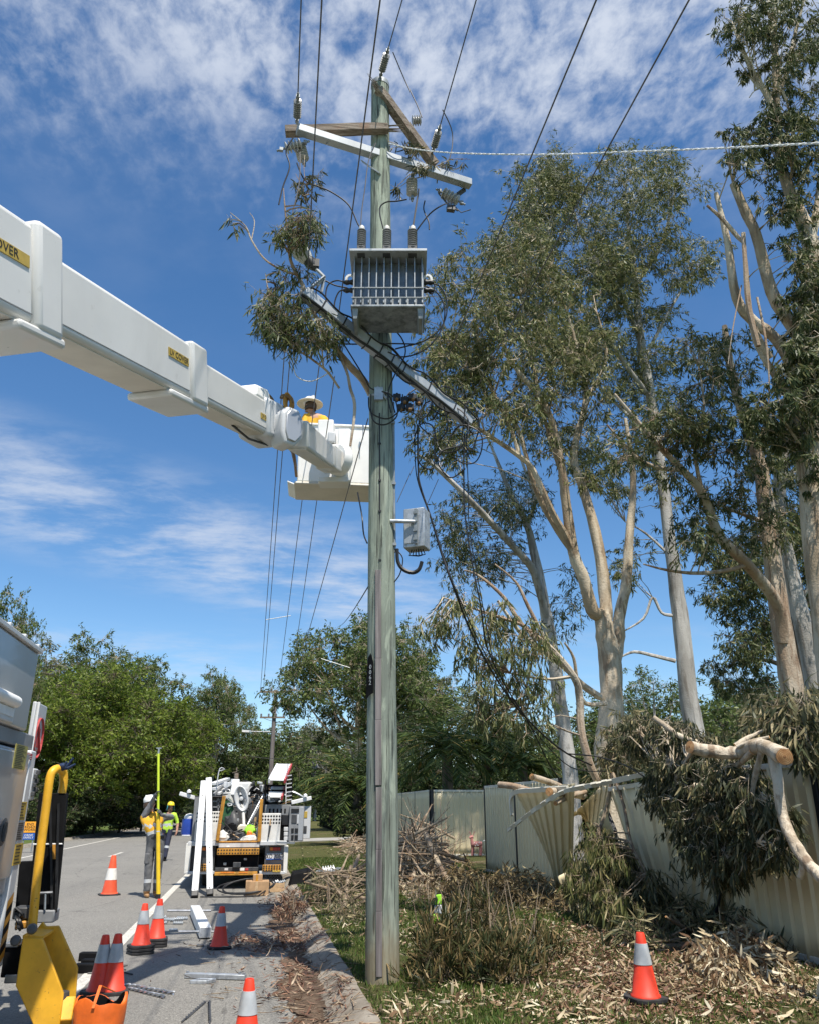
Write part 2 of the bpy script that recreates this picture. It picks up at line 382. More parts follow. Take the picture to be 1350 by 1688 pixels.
MT['truckgrey'] = paint('silver_grey_paint', (.40, .41, .425), .34, .05, 1.5, .2, (.24, .23, .22), .25, coat=.3)
MT['lightgrey'] = paint('light_grey_paint', (.56, .57, .575), .4, .06, 3, .25, (.3, .28, .26))
MT['traywhite'] = paint('off_white_panel', (.70, .685, .64), .45, .07, 5, .35, (.3, .26, .21))
MT['midgrey'] = paint('mid_grey', (.22, .225, .23), .5, .12, 5, .3)
MT['darkgrey'] = paint('dark_grey', (.055, .057, .06), .5, .2, 6, .2)
MT['black'] = paint('black_plastic', (.012, .012, .013), .45, .3, 8, .15, (.06, .055, .05))
MT['matblack'] = paint('matt_black', (.006, .006, .0065), .7, .3, 8, .1, (.03, .03, .03), spec=.12)
MT['rubber'] = paint('rubber', (.022, .021, .021), .8, .3, 12, .4, (.11, .10, .09), bump=.3)
MT['cable'] = paint('black_cable', (.010, .010, .011), .5, .2, 5)
MT['wire'] = paint('weathered_conductor', (.13, .12, .115), .6, .15, 3, 0, metal=.4)
MT['yellow'] = paint('safety_yellow', (.72, .38, .022), .45, .12, 4, .42, (.26, .14, .03), bump=.15, speck=.85)
MT['yellowtag'] = paint('yellow_label', (.46, .32, .06), .5, .08, 20)
MT['tankyel'] = paint('dull_yellow_label', (.34, .30, .08), .5, .15, 40)
MT['amber'] = paint('orange_perforated_plate', (.50, .235, .03), .5, .15, 10, .35, (.14, .07, .02))
MT['red'] = paint('tail_light_red', (.45, .03, .02), .3, .1, 20)
MT['orangelens'] = paint('indicator_orange', (.70, .20, .02), .3, .1, 20)
MT['ink'] = paint('printed_ink', (.015, .015, .015), .6, .1, 20)
MT['redink'] = paint('red_ink', (.42, .05, .05), .6, .1, 20)
MT['conered'] = paint('cone_orange_pvc', (.80, .055, .022), .5, .10, 7, .42, (.30, .06, .04), speck=.8)
MT['conered2'] = paint('cone_orange_pvc_faded', (.82, .10, .035), .5, .10, 7, .38, (.36, .09, .05), speck=.8)
MT['coneband'] = paint('reflective_sleeve', (.42, .44, .45), .4, .10, 9, .55, (.22, .21, .2), speck=.6)
MT['conewhite'] = paint('worn_white_sleeve', (.74, .71, .65), .5, .06, 14, .5, (.48, .38, .28))
MT['bagorange'] = paint('orange_vinyl', (.80, .15, .016), .45, .15, 6, .35, (.4, .08, .02), bump=.35)
MT['porcelain'] = paint('grey_porcelain', (.24, .245, .245), .28, .12, 8, .3, (.2, .19, .18))
MT['porc_grey'] = paint('bushing_grey', (.17, .175, .18), .35, .15, 9, .3, (.08, .08, .08))
MT['porc_lt'] = paint('pale_porcelain', (.38, .375, .36), .28, .1, 8, .25, (.3, .28, .25))
MT['brownwire'] = paint('brown_hose', (.22, .12, .045), .6, .2, 6)
MT['fence'] = paint('cream_steel_sheet', (.72, .61, .385), .45, .035, 2, .2, (.42, .38, .28))
MT['fencedk'] = paint('black_steel_post', (.012, .013, .016), .5, .2, 6, .2, (.05, .05, .05))
MT['fencerail'] = paint('cream_steel_rail', (.62, .59, .50), .42, .05, 3, .25, (.40, .36, .28))
MT['card'] = paint('cardboard', (.42, .26, .135), .85, .1, 8, .15, (.25, .15, .08))
MT['crate'] = paint('raw_timber', (.50, .34, .19), .8, .15, 14, .2, (.25, .14, .07))
MT['blue'] = paint('blue_plastic', (.02, .06, .34), .4, .1, 6)
MT['navy'] = paint('navy_rubber', (.012, .028, .075), .6, .2, 12)
MT['signyel'] = paint('road_sign_yellow', (.85, .36, .025), .5, .05, 10)
MT['signblue'] = paint('road_sign_blue', (.02, .09, .36), .5, .05, 10)
MT['signwhite'] = paint('sign_white', (.78, .78, .76), .5, .04, 10)
MT['plate'] = paint('number_plate', (.72, .72, .70), .45, .04, 12)
MT['rope'] = paint('white_rope', (.74, .74, .72), .8, .1, 25)
MT['lampglass'] = paint('lamp_bowl', (.58, .58, .53), .3, .1, 10, .35, (.35, .33, .28))
g = N('brick'); b = g.n('ShaderNodeTexBrick'); g.l(g.mapv((1, 1, 1), (rad(90), 0, 0)), b.inputs['Vector'])
b.inputs['Scale'].default_value = 4.4; b.inputs['Color1'].default_value = (.24, .13, .085, 1); b.inputs['Color2'].default_value = (.17, .09, .06, 1); b.inputs['Mortar'].default_value = (.30, .27, .23, 1)
b.inputs['Mortar Size'].default_value = .02; MT['brick'] = g.bsdf(b.outputs[0], .9, 0, None, .2)
MT['deer'] = paint('pink_ornament', (.48, .19, .165), .6, .15, 18, .2, (.25, .09, .08))
MT['deerspot'] = paint('ornament_white', (.75, .72, .70), .6, .05, 18)
MT['limeviz'] = paint('hi_vis_lime', (.30, .70, .03), .65, .08, 8, bump=.3)
MT['reflect'] = paint('reflective_tape', (.52, .53, .53), .35, .1, 20)
MT['hvyellow'] = paint('hi_vis_yellow_cloth', (.72, .38, .025), .8, .18, 9, .2, (.35, .16, .02), bump=.4)
MT['hvlime'] = paint('hi_vis_lime_cloth', (.48, .72, .06), .8, .15, 9, bump=.3)
MT['greycloth'] = paint('grey_drill_cloth', (.115, .115, .118), .85, .25, 11, .2, (.05, .05, .05), bump=.5)
MT['greysleeve'] = paint('grey_sleeve_cloth', (.17, .172, .178), .85, .2, 11, bump=.4)
MT['navycloth'] = paint('navy_cloth', (.022, .026, .05), .85, .2, 11, bump=.4)
MT['boot'] = paint('tan_leather_boot', (.36, .20, .085), .7, .2, 14, .3, (.16, .09, .04))
MT['skin'] = paint('skin', (.42, .22, .145), .55, .08, 10)
MT['hair'] = paint('brown_hair', (.06, .035, .02), .6, .3, 40)
MT['helmet'] = paint('white_helmet', (.80, .80, .78), .35, .04, 8)
MT['helmety'] = paint('yellow_helmet', (.80, .62, .03), .35, .05, 8)
MT['hatcream'] = paint('cream_hat_brim', (.76, .70, .55), .75, .06, 12)
MT['visor'] = paint('teal_neck_flap', (.03, .17, .19), .5, .1, 12)
MT['glove'] = paint('grey_glove', (.06, .062, .068), .7, .2, 14)
MT['rod'] = paint('measuring_stick_lime', (.58, .72, .04), .45, .06, 8)
MT['rody'] = paint('measuring_stick_yellow', (.75, .50, .02), .45, .06, 8)
MT['green'] = paint('green_disc', (.03, .11, .045), .6, .2, 8)
MT['ladder'] = paint('white_ladder_rail', (.72, .72, .71), .4, .05, 8, .2, (.4, .38, .35))
MT['glass'] = paint('dark_glass', (.02, .025, .03), .08, .1, 4)
# leaves
MT['gumleaf'] = leafmat('gum_leaves', [(0, (.028, .040, .014)), (.35, (.062, .077, .026)), (.68, (.112, .122, .046)), (.9, (.185, .175, .078)), (1, (.24, .20, .11))], .5, .3, .3, k=1.6)
MT['gumleaf_d'] = leafmat('gum_leaves_dark', [(0, (.022, .034, .013)), (.5, (.047, .061, .022)), (.82, (.09, .10, .038)), (1, (.155, .14, .07))], .5, .3, .3, k=1.75)
MT['gumleaf_y'] = leafmat('gum_leaves_young', [(0, (.05, .08, .018)), (.5, (.105, .145, .03)), (1, (.19, .22, .05))])
MT['hangleaf'] = leafmat('wilting_gum_leaves', [(0, (.032, .042, .02)), (.35, (.07, .078, .036)), (.6, (.125, .118, .06)), (.82, (.22, .185, .095)), (1, (.36, .30, .17))], .5, 0.25, .3, k=1.25)
MT['hangleaf_d'] = leafmat('wilting_gum_leaves_dark', [(0, (.016, .022, .012)), (.5, (.04, .046, .022)), (.85, (.085, .078, .038)), (1, (.20, .165, .085))], .5, 0.3, .3, k=1.75)
MT['hangleaf_y'] = leafmat('fading_yellow_green_leaves', [(0, (.06, .075, .022)), (.5, (.135, .145, .05)), (.85, (.26, .23, .10)), (1, (.38, .31, .16))], .5, .25)
MT['hangleaf_n'] = leafmat('browning_leaves', [(0, (.06, .045, .022)), (.35, (.13, .09, .042)), (.65, (.22, .16, .075)), (.85, (.33, .26, .13)), (1, (.46, .39, .22))], .5, .15)
MT['hangleaf_b'] = leafmat('cut_leaves_dark_green', [(0, (.025, .034, .013)), (.42, (.06, .072, .026)), (.62, (.105, .095, .036)), (.82, (.19, .135, .058)), (1, (.36, .26, .13))], .5, .2)
MT['dryleaf'] = leafmat('dry_gum_leaves', [(0, (.10, .055, .03)), (.25, (.21, .135, .075)), (.55, (.36, .28, .165)), (.85, (.52, .44, .29)), (1, (.60, .54, .40))], .5, 0.1, .3, k=1.1)
MT['redleaf'] = leafmat('red_brown_leaf_litter', [(0, (.06, .03, .02)), (.4, (.16, .08, .05)), (.75, (.27, .16, .10)), (1, (.44, .35, .24))], .6, .05)
MT['featherleaf'] = leafmat('feathery_green_leaves', [(0, (.045, .075, .012)), (.5, (.105, .15, .02)), (.85, (.165, .21, .03)), (1, (.22, .25, .05))], .5, 0.38, .3, k=1.25)
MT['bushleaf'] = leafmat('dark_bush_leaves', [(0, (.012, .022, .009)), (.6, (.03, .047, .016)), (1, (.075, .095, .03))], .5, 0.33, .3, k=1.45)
MT['olivetree'] = leafmat('olive_tree_leaves', [(0, (.04, .046, .024)), (.5, (.088, .090, .046)), (.85, (.145, .135, .072)), (1, (.21, .175, .105))], .5, .33, .3, k=1.6)
MT['midtree'] = leafmat('mid_green_leaves', [(0, (.028, .045, .013)), (.5, (.058, .083, .022)), (1, (.115, .14, .04))], .5, .33, .3, k=1.6)
MT['palm'] = leafmat('palm_leaflets', [(0, (.022, .042, .012)), (.6, (.05, .078, .018)), (.9, (.10, .12, .03)), (1, (.26, .17, .05))], .5, 0.3, .3, k=1.3)
MT['yellowbush'] = leafmat('yellow_green_leaves', [(0, (.16, .19, .02)), (1, (.40, .40, .06))], .5, .3)
MT['blade'] = leafmat('grass_blades', [(0, (.035, .065, .012)), (.5, (.075, .12, .024)), (.85, (.13, .17, .04)), (1, (.26, .22, .10))], .5, 0.3, .3, k=1.2)
# ---------------------------------------------------------------- leaf and twig meshes
def unit(a): return a/np.maximum(np.linalg.norm(a, axis=-1, keepdims=True), 1e-9)
def leafquads(p, d, L, w, bend=0.0, segs=1, nrm=None):
    """p base points, d directions, L lengths, w widths -> co, quads"""
    n = len(p); d = unit(d)
    r = nrm if nrm is not None else NR.normal(size=(n, 3))
    s = unit(np.cross(d, r)); q = np.cross(s, d)
    L = np.broadcast_to(np.asarray(L, float), (n,))[:, None]; w = np.broadcast_to(np.asarray(w, float), (n,))[:, None]
    if segs == 1:
        m = p+d*L*.42+q*L*bend
        co = np.stack([p, m-s*w*.5, p+d*L, m+s*w*.5], 1).reshape(-1, 3)
        return co, np.arange(4*n).reshape(n, 4)
    ts = [0, .3, .68, 1]; ws = [.10, .92, .72, .04]; rows = []
    b = np.broadcast_to(np.asarray(bend, float), (n,))[:, None]
    for t, k in zip(ts, ws):
        c = p+d*L*t+q*L*b*(t*t)*1.6-q*L*b*t*.5; rows += [c-s*w*.5*k, c+s*w*.5*k]
    co = np.stack(rows, 1).reshape(-1, 3)
    base = np.arange(n)[:, None]*8
    qd = np.concatenate([base+np.array([[2*i, 2*i+1, 2*i+3, 2*i+2]]) for i in range(3)], 1).reshape(-1, 4)
    return co, qd
def vtubes(P, r, n=3):
    """P (T,K,3) centre lines, r (T,K) -> co, quads"""
    T, K, _ = P.shape
    d = unit(P[:, -1]-P[:, 0]); a = unit(np.cross(d, np.array([.31, .2, 1.])+1e-3)); b = np.cross(d, a)
    ang = np.arange(n)*2*np.pi/n
    off = a[:, None, :]*np.cos(ang)[None, :, None]+b[:, None, :]*np.sin(ang)[None, :, None]
    co = P[:, :, None, :]+off[:, None]*r[:, :, None, None]
    i = np.arange(T)[:, None, None]*K*n; k = np.arange(K-1)[None, :, None]*n; j = np.arange(n)[None, None, :]; j2 = (j+1) % n
    q = np.stack([i+k+j, i+k+j2, i+k+n+j2, i+k+n+j], -1).reshape(-1, 4)
    return co.reshape(-1, 3), q
def ball(n): 
    v = unit(NR.normal(size=(n, 3))); return v*NR.random((n, 1))**.45
def samp(x, y, rx, ry, D, sp, n, r, X=None):
    """clump centres inside an ellipse seen at (x, y), D metres out, with real depth +-sp"""
    out = []
    while len(out) < n:
        a, b = random.uniform(-1, 1), random.uniform(-1, 1)
        if a*a+b*b > 1: continue
        p = at(x+a*rx, y+b*ry, D+random.uniform(-sp, sp)) if X is None else atX(x+a*rx, y+b*ry, X+random.uniform(-sp, sp))
        out.append((p, r*random.uniform(.7, 1.3)))
    return out
def foliage(name, parent, clumps, mat_, L=.12, w=.2, dens=300, droop=.8, segs=1, sprays=1.0, twigs=None, spread=.5, bend=.06, mi=None, tw=.006, keep=0, loc=None):
    """leaf sprays gathered in clumps; twigs: (limb points array, radius scale) ties each clump to the nearest limb"""
    C = np.array([c for c, _ in clumps]); Rr = np.array([r for _, r in clumps])
    ns = np.maximum(3, (14*sprays*(Rr/.5)**1.6)).astype(int)
    idx = np.repeat(np.arange(len(C)), ns); S = len(idx)
    so = C[idx]+ball(S)*Rr[idx][:, None]*np.array([1, 1, .85])
    sd = unit(unit(so-C[idx])*.8+NR.normal(size=(S, 3))*.5+np.array([0, 0, -droop*.6]))
    per = max(3, int(dens/14)); k = np.repeat(np.arange(S), per); n = len(k)
    t = NR.random((n, 1)); sl_ = (Rr[idx][k]*spread)[:, None]
    p = so[k]+sd[k]*t*sl_+NR.normal(size=(n, 3))*(Rr[idx][k]*.10)[:, None]
    d = sd[k]*.5+NR.normal(size=(n, 3))*.55+np.array([0, 0, -droop])
    ll = L*NR.uniform(.6, 1.25, n)
    bd = bend if segs == 1 else NR.normal(size=n)*bend*3
    co, q = leafquads(p, d, ll, ll*w*NR.uniform(.75, 1.2, n), bd, segs)
    o = npmesh(name, co, q, mat_, parent, loc)
    tws = None
    if twigs is not None:
        LP = twigs
        P = []; 
        for c, r in zip(C, Rr):
            dd = np.linalg.norm(LP-c, axis=1)+np.maximum(0, (LP[:, 2]-c[2]))*1.2
            a = LP[np.argmin(dd)]; m = (a+c)/2+np.array([0, 0, .12])*np.linalg.norm(c-a)+NR.normal(size=3)*.06*np.linalg.norm(c-a)
            P.append([a, a*.55+m*.45+NR.normal(size=3)*.02*np.linalg.norm(c-a), m*.8+c*.2, c])
        co1, q1 = vtubes(np.array(P), np.outer(np.minimum(.045, .010+.35*tw*np.linalg.norm(np.array(P)[:, 0]-np.array(P)[:, -1], axis=1)), [1.3, 1, .75, .4]), 4)
        e = so+sd*(Rr[idx]*spread)[:, None]; m = (C[idx]+so)/2+NR.normal(size=(S, 3))*.05
        co2, q2 = vtubes(np.stack([C[idx], m, so, e], 1), np.outer(np.ones(S), [tw, tw*.8, tw*.6, tw*.3]), 3)
        tws = (np.concatenate([co1, co2]), np.concatenate([q1, q2+len(co1)]))
    return o, tws
# ---------------------------------------------------------------- ground, road, kerb, verge
def vnoise(X, Y, s, seed=0):
    return np.sin(X*s*1.3+seed)*np.cos(Y*s*.9+seed*2.1)+.5*np.sin(X*s*2.7+Y*s*1.9+seed*.7)
def vz(X, Y):
    """height of the verge on the right of the kerb"""
    X = np.asarray(X, float); Y = np.asarray(Y, float)
    return .14+np.clip(X-1.02, 0, 5)*.026+.016*vnoise(X, Y, 1.7)*np.clip((X-1.05)*3, 0, 1)
def sheet(name, xs, ys, zf, m, kind='structure', label=None):
    X, Y = np.meshgrid(xs, ys); Z = zf(X, Y)*np.ones_like(X); nx, ny = len(xs), len(ys)
    co = np.stack([X, Y, Z], -1).reshape(-1, 3)
    i, j = np.meshgrid(np.arange(nx-1), np.arange(ny-1)); a = (j*nx+i).ravel()
    o = npmesh(name, co, np.stack([a, a+1, a+nx+1, a+nx], 1), m); o['kind'] = kind
    return o
flat = lambda z: (lambda X, Y: z+0*X)
sheet('ground', np.linspace(-900, 900, 31), np.linspace(-300, 1500, 31), flat(-.06), MT['lawn'])
sheet('road', np.linspace(-9.75, .62, 12), np.linspace(-12, 190, 60), lambda X, Y: -.012*np.abs((X+4.6)/5.2)**2+.012, MT['asphalt'])
sheet('left_verge', np.linspace(-40, -10.1, 12), np.linspace(-12, 190, 40), lambda X, Y: .10+.02*vnoise(X, Y, .3)-(X+10.1)*.012, MT['lawn'])
sheet('verge', np.concatenate([np.linspace(1.0, 5.6, 38), [7, 10, 14, 25]]), np.concatenate([np.linspace(-4, 26, 150), np.linspace(26.5, 110, 40)]), vz, MT['verge'])
def strip(name, x, w, y0, y1, z, m):
    ys = np.linspace(y0, y1, max(2, int((y1-y0)/3)+1))
    o = sheet(name, np.array([x-w/2, x+w/2]), ys, lambda X, Y: -.012*np.abs((X+4.6)/5.2)**2+.012+z, m); return o
strip('edge_line', -1.53, .13, -10, 185, .004, MT['line'])
strip('far_edge_line', -7.84, .13, -10, 185, .004, MT['line'])
k = 0
for y0 in np.arange(8.4, 150, 12.0): strip('centre_dash', -4.93, .12, y0, y0+3.2, .004, MT['line'])
def kerb(name, prof, y0, y1, seglen, m):
    mb = MB(); y = y0; n = len(prof)
    while y < y1:
        L = seglen if y < 40 else seglen*4
        ys = np.linspace(y, y+L-.008, 7); vs = []
        for yy in ys:
            for (x, z) in prof: vs.append((x+.006*math.sin(yy*3.1)+random.uniform(-.004, .004), yy, z+random.uniform(-.003, .003)))
        fs = [(i*n+j, i*n+j+1, (i+1)*n+j+1, (i+1)*n+j) for i in range(6) for j in range(n-1)]
        fs += [tuple(range(n)), tuple(6*n+j for j in range(n))[::-1]]
        mb.add(vs, fs); y += L
    o = mb.build(name, m, angle=60); o['kind'] = 'structure'; return o
kerb('kerb', [(.58, -.1), (.58, .008), (.64, .004), (.74, .018), (.83, .075), (.90, .125), (.96, .145), (1.03, .146), (1.05, -.1)], -4, 110, 2.4, MT['concrete'])
kerb('far_kerb', [(-10.15, -.1), (-10.12, .13), (-10.0, .135), (-9.9, .11), (-9.82, .02), (-9.74, -.008), (-9.72, -.1)], -4, 150, 2.4, MT['concrete'])
dz = lambda X, Y: np.interp(X, [.30, .40, .58, .74, .80, .90], [.0, .012, .018, .026, .060, .10])
def dirtstrip():
    ys = np.linspace(4, 15.5, 420); vs = []; rows = 7; ea = np.cumsum(NR.normal(size=420)); eb = np.cumsum(NR.normal(size=420))
    for k, y in enumerate(ys):
        a = .45+.07*math.sin(y*1.3)+.05*math.sin(y*4.1+1)+.03*math.sin(y*11)+NR.normal()*.018; b = .74+.03*math.sin(y*2.3)+.02*math.sin(y*9)+NR.normal()*.012
        for j in range(rows):
            x = a+(b-a)*j/(rows-1); vs.append((x, y, float(dz(x, 0))+.004*math.sin(math.pi*j/(rows-1))+random.uniform(0, .006)))
    mb = MB(); mb.add(vs, [(i*rows+j, i*rows+j+1, (i+1)*rows+j+1, (i+1)*rows+j) for i in range(419) for j in range(rows-1)])
    o = mb.build('gutter_dirt', MT['dirt']); o['kind'] = 'structure'
dirtstrip()
# driveway crossing the far verge
mb = MB()
for i in range(10):
    x0, x1 = 1.04+i*.6, 1.04+(i+1)*.6; z0, z1 = float(vz(x0, 42))+.03, float(vz(x1, 42))+.03
    mb.hexa([(x0, 40.6, z0-.2), (x1, 40.6, z1-.2), (x1, 44, z1-.2), (x0, 44, z0-.2)], [(x0, 40.6, z0), (x1, 40.6, z1), (x1, 44, z1), (x0, 44, z0)])
mb.build('driveway', MT['path'])['kind'] = 'structure'
# grass
def blades(name, n, x0, x1, y0, y1, h, dens, m, wd=.006):
    X = NR.uniform(x0, x1, n); Y = y0+(y1-y0)*NR.random(n)**1.8
    keep = NR.random(n) < dens(X, Y); X, Y = X[keep], Y[keep]; n = len(X)
    p = np.stack([X, Y, vz(X, Y)-.005], 1)
    d = NR.normal(size=(n, 3))*.45; d[:, 2] = 1
    hh = h*NR.uniform(.45, 1.3, n)
    co, q = leafquads(p, d, hh, wd*NR.uniform(.7, 1.5, n)*(1+Y/14), .10)
    return tag(npmesh(name, co, q, m, loc=(0, 0, 0)), 'short green grass growing on the verge', 'grass', kind='stuff')
patch = lambda X, Y: np.clip(.60+.45*vnoise(X, Y, 1.9, 3), .04, 1)*np.where((X > 2.7) & (Y < 11), .5, 1)
blades('grass', 150000, 1.03, 5.4, 4.6, 27, .055, patch, MT['blade'])
# ---------------------------------------------------------------- leaf litter lying about
def litter(name, XY, zf, m, L, label, curl=.10, lift=.35, w=.2):
    n = len(XY); p = np.stack([XY[:, 0], XY[:, 1], zf(XY[:, 0], XY[:, 1])+NR.uniform(.004, .03, n)], 1)
    d = NR.normal(size=(n, 3)); d[:, 2] *= lift
    nr = NR.normal(size=(n, 3))*.5; nr[:, 2] += 1
    ll = L*np.clip(np.exp(NR.normal(-.1, .4, n)), .3, 1.55)
    co, q = leafquads(p, d, ll, ll*w*NR.uniform(.8, 1.4, n), NR.normal(size=n)*curl*2, 3, nr)
    co[:, 2] = np.maximum(co[:, 2], zf(co[:, 0], co[:, 1])+.003)
    return tag(npmesh(name, co, q, m, loc=(0, 0, 0)), label, 'leaf litter', kind='stuff')
def gpn(x, y, z): p = gp(x, y, z); return (p.x, p.y)
def pxscatter(spots):
    """(px, py, rx, ry, n): points scattered on the ground under ellipses seen in the view"""
    out = []
    for x, y, rx, ry, n, z in spots:
        for _ in range(n):
            a, b = random.gauss(0, .45), random.gauss(0, .45)
            if abs(y+b*ry) < 1370 and y+b*ry < 1370: continue
            out.append(gpn(x+a*rx, y+b*ry, z))
    return np.array(out)
v = pxscatter([(1180, 1625, 220, 60, 4200, .25), (1290, 1600, 120, 60, 2400, .25), (980, 1640, 160, 50, 1700, .22), (780, 1650, 160, 35, 620, .2), (700, 1672, 120, 30, 330, .17),
               (900, 1580, 140, 50, 1500, .22), (1000, 1540, 100, 40, 1200, .22), (850, 1480, 120, 40, 2400, .22), (760, 1440, 120, 30, 1500, .22), (640, 1520, 90, 70, 800, .2), (560, 1500, 60, 40, 600, .17), (880, 1440, 70, 20, 400, .24), (560, 1400, 80, 25, 260, .2), (700, 1540, 70, 30, 300, .2)])
v = v[(v[:, 0] > 1.02) & (v[:, 0] < 5.25) & (np.hypot(v[:, 0]-3.09, v[:, 1]-6.5) > .30)]
v = v[NR.random(len(v)) < np.clip(.62+.5*vnoise(v[:, 0], v[:, 1], 2.6, 5)+.2*vnoise(v[:, 0], v[:, 1], 7, 1), .06, 1)]
v3 = pxscatter([(1100, 1610, 280, 80, 7000, .25), (950, 1560, 260, 60, 5000, .22), (800, 1480, 160, 50, 3500, .22)]); v3 = v3[(v3[:, 0] > 1.05) & (v3[:, 0] < 5.25)]
litter('leaf_crumbs', v3, vz, MT['redleaf'], .045, 'small broken brown leaf and bark crumbs over the verge', .1, .3, .3)
litter('leaf_litter', v, vz, MT['dryleaf'], .078, 'pale dry gum leaves strewn over the verge grass')
v = np.stack([NR.normal(.60, .14, 2600), NR.uniform(5, 15, 2600)], 1)
v = v[NR.random(len(v)) < np.clip(.45+.5*np.sin(v[:, 1]*2.2)+.3*np.sin(v[:, 1]*5.3), .05, 1)]
v2 = pxscatter([(445, 1562, 85, 16, 750, 0), (520, 1560, 40, 30, 200, 0), (400, 1555, 40, 10, 160, 0), (450, 1490, 35, 14, 260, 0), (480, 1650, 60, 30, 60, 0), (560, 1660, 30, 40, 140, 0), (430, 1640, 120, 40, 60, 0), (380, 1600, 150, 60, 70, 0), (470, 1500, 30, 20, 160, 0)])
v = np.concatenate([v, v2]); rz = lambda X, Y: np.where(X > .62, np.interp(X, [.62, .74, .83, .9, .96], [.004, .018, .075, .125, .145]), .01)+.004
litter('gutter_litter', v[v[:, 0] < 1.0], rz, MT['redleaf'], .085, 'red brown leaves and bark drifted along the gutter', .12, .2, .16)
# thin sticks lying on the road and in the gutter
def sticks(spots, zf, m, name, label, rr=.004):
    P = []
    for x, y, rx, ry, n, z, L in spots:
        for _ in range(n):
            q = gp(x+random.gauss(0, .5)*rx, y+random.gauss(0, .5)*ry, z); a = random.uniform(0, 6.28); l = L*random.uniform(.4, 1.3)
            e = Vector((q.x+math.cos(a)*l, q.y+math.sin(a)*l, 0)); mid = (q+e)/2+Vector((random.gauss(0, .07), random.gauss(0, .07), 0))*l
            P.append([(w_.x, w_.y, float(zf(w_.x, w_.y))+rr*1.1) for w_ in (q, mid, e)])
    P = np.array(P); co, q = vtubes(P, np.outer(np.random.default_rng(3).uniform(.5, 1.3, len(P))*rr, [1.1, 1, .5]), 5)
    return tag(npmesh(name, co, q, m, loc=(0, 0, 0)), label, 'twigs', kind='stuff')
sticks([(450, 1640, 120, 50, 34, 0, .14), (400, 1560, 120, 40, 40, 0, .12), (500, 1540, 60, 50, 30, 0, .25), (540, 1640, 50, 60, 26, 0, .3)], rz, MT['twig'], 'fallen_twigs', 'small brown twigs scattered on the road and gutter')
sticks([(700, 1660, 160, 40, 26, .17, .35), (1000, 1590, 250, 60, 60, .22, .4), (760, 1480, 160, 60, 60, .2, .4), (560, 1490, 70, 50, 40, .17, .35)], vz, MT['twig_pale'], 'verge_twigs', 'thin pale twigs scattered across the verge grass', .006)
# ---------------------------------------------------------------- trees
def limbs3d(limbs):
    out = []
    for l in limbs:
        D0 = l[0][2]; pts = []
        for q in l:
            p = at(q[0], q[1], q[2]); pts.append((p.x, p.y, p.z, q[3]))
        out.append(smoothpts(pts, 4))
    return out
def gum(name, label, limbs, clumps, bm, lm, base=None, group=None, broken=(), breakmat=None, trunkn=10, **k):
    """a traced gum: limbs are (px, py, D, radius) polylines; the first one is the trunk"""
    L3 = limbs3d(limbs); b = L3[0][0]
    L3[0].insert(0, np.array([b[0]+(b[0]-L3[0][3][0])*.3, b[1]+(b[1]-L3[0][3][1])*.3, .0, b[3]*1.12])); b = L3[0][0]
    root = thing(name, label, 'tree', (float(b[0]), float(b[1]), 0.2), 0, group)
    mb = MB()
    for i, l in enumerate(L3):
        mb.tube([q[:3] for q in l], [q[3] for q in l], trunkn if i < 4 else 7, 0, True, 1 if i in broken else 0, wob=.08)
    LP = np.array([q[:3] for l in L3 for q in l])
    if clumps:
        o, tw = foliage('crown', root, clumps, lm, twigs=LP, **k)
        mb.add(tw[0].tolist(), tw[1].tolist(), 0)
    mb.build('trunk', [bm, breakmat or MT['cut']], root)
    return root
# clump ellipses as seen
def rs(x, y, rx, ry, D, sp, n, r): return samp(x, y, rx, ry, D, sp, max(2, int(n*1.0)), r*.81)
GP = 'gum trees behind the cream fence'
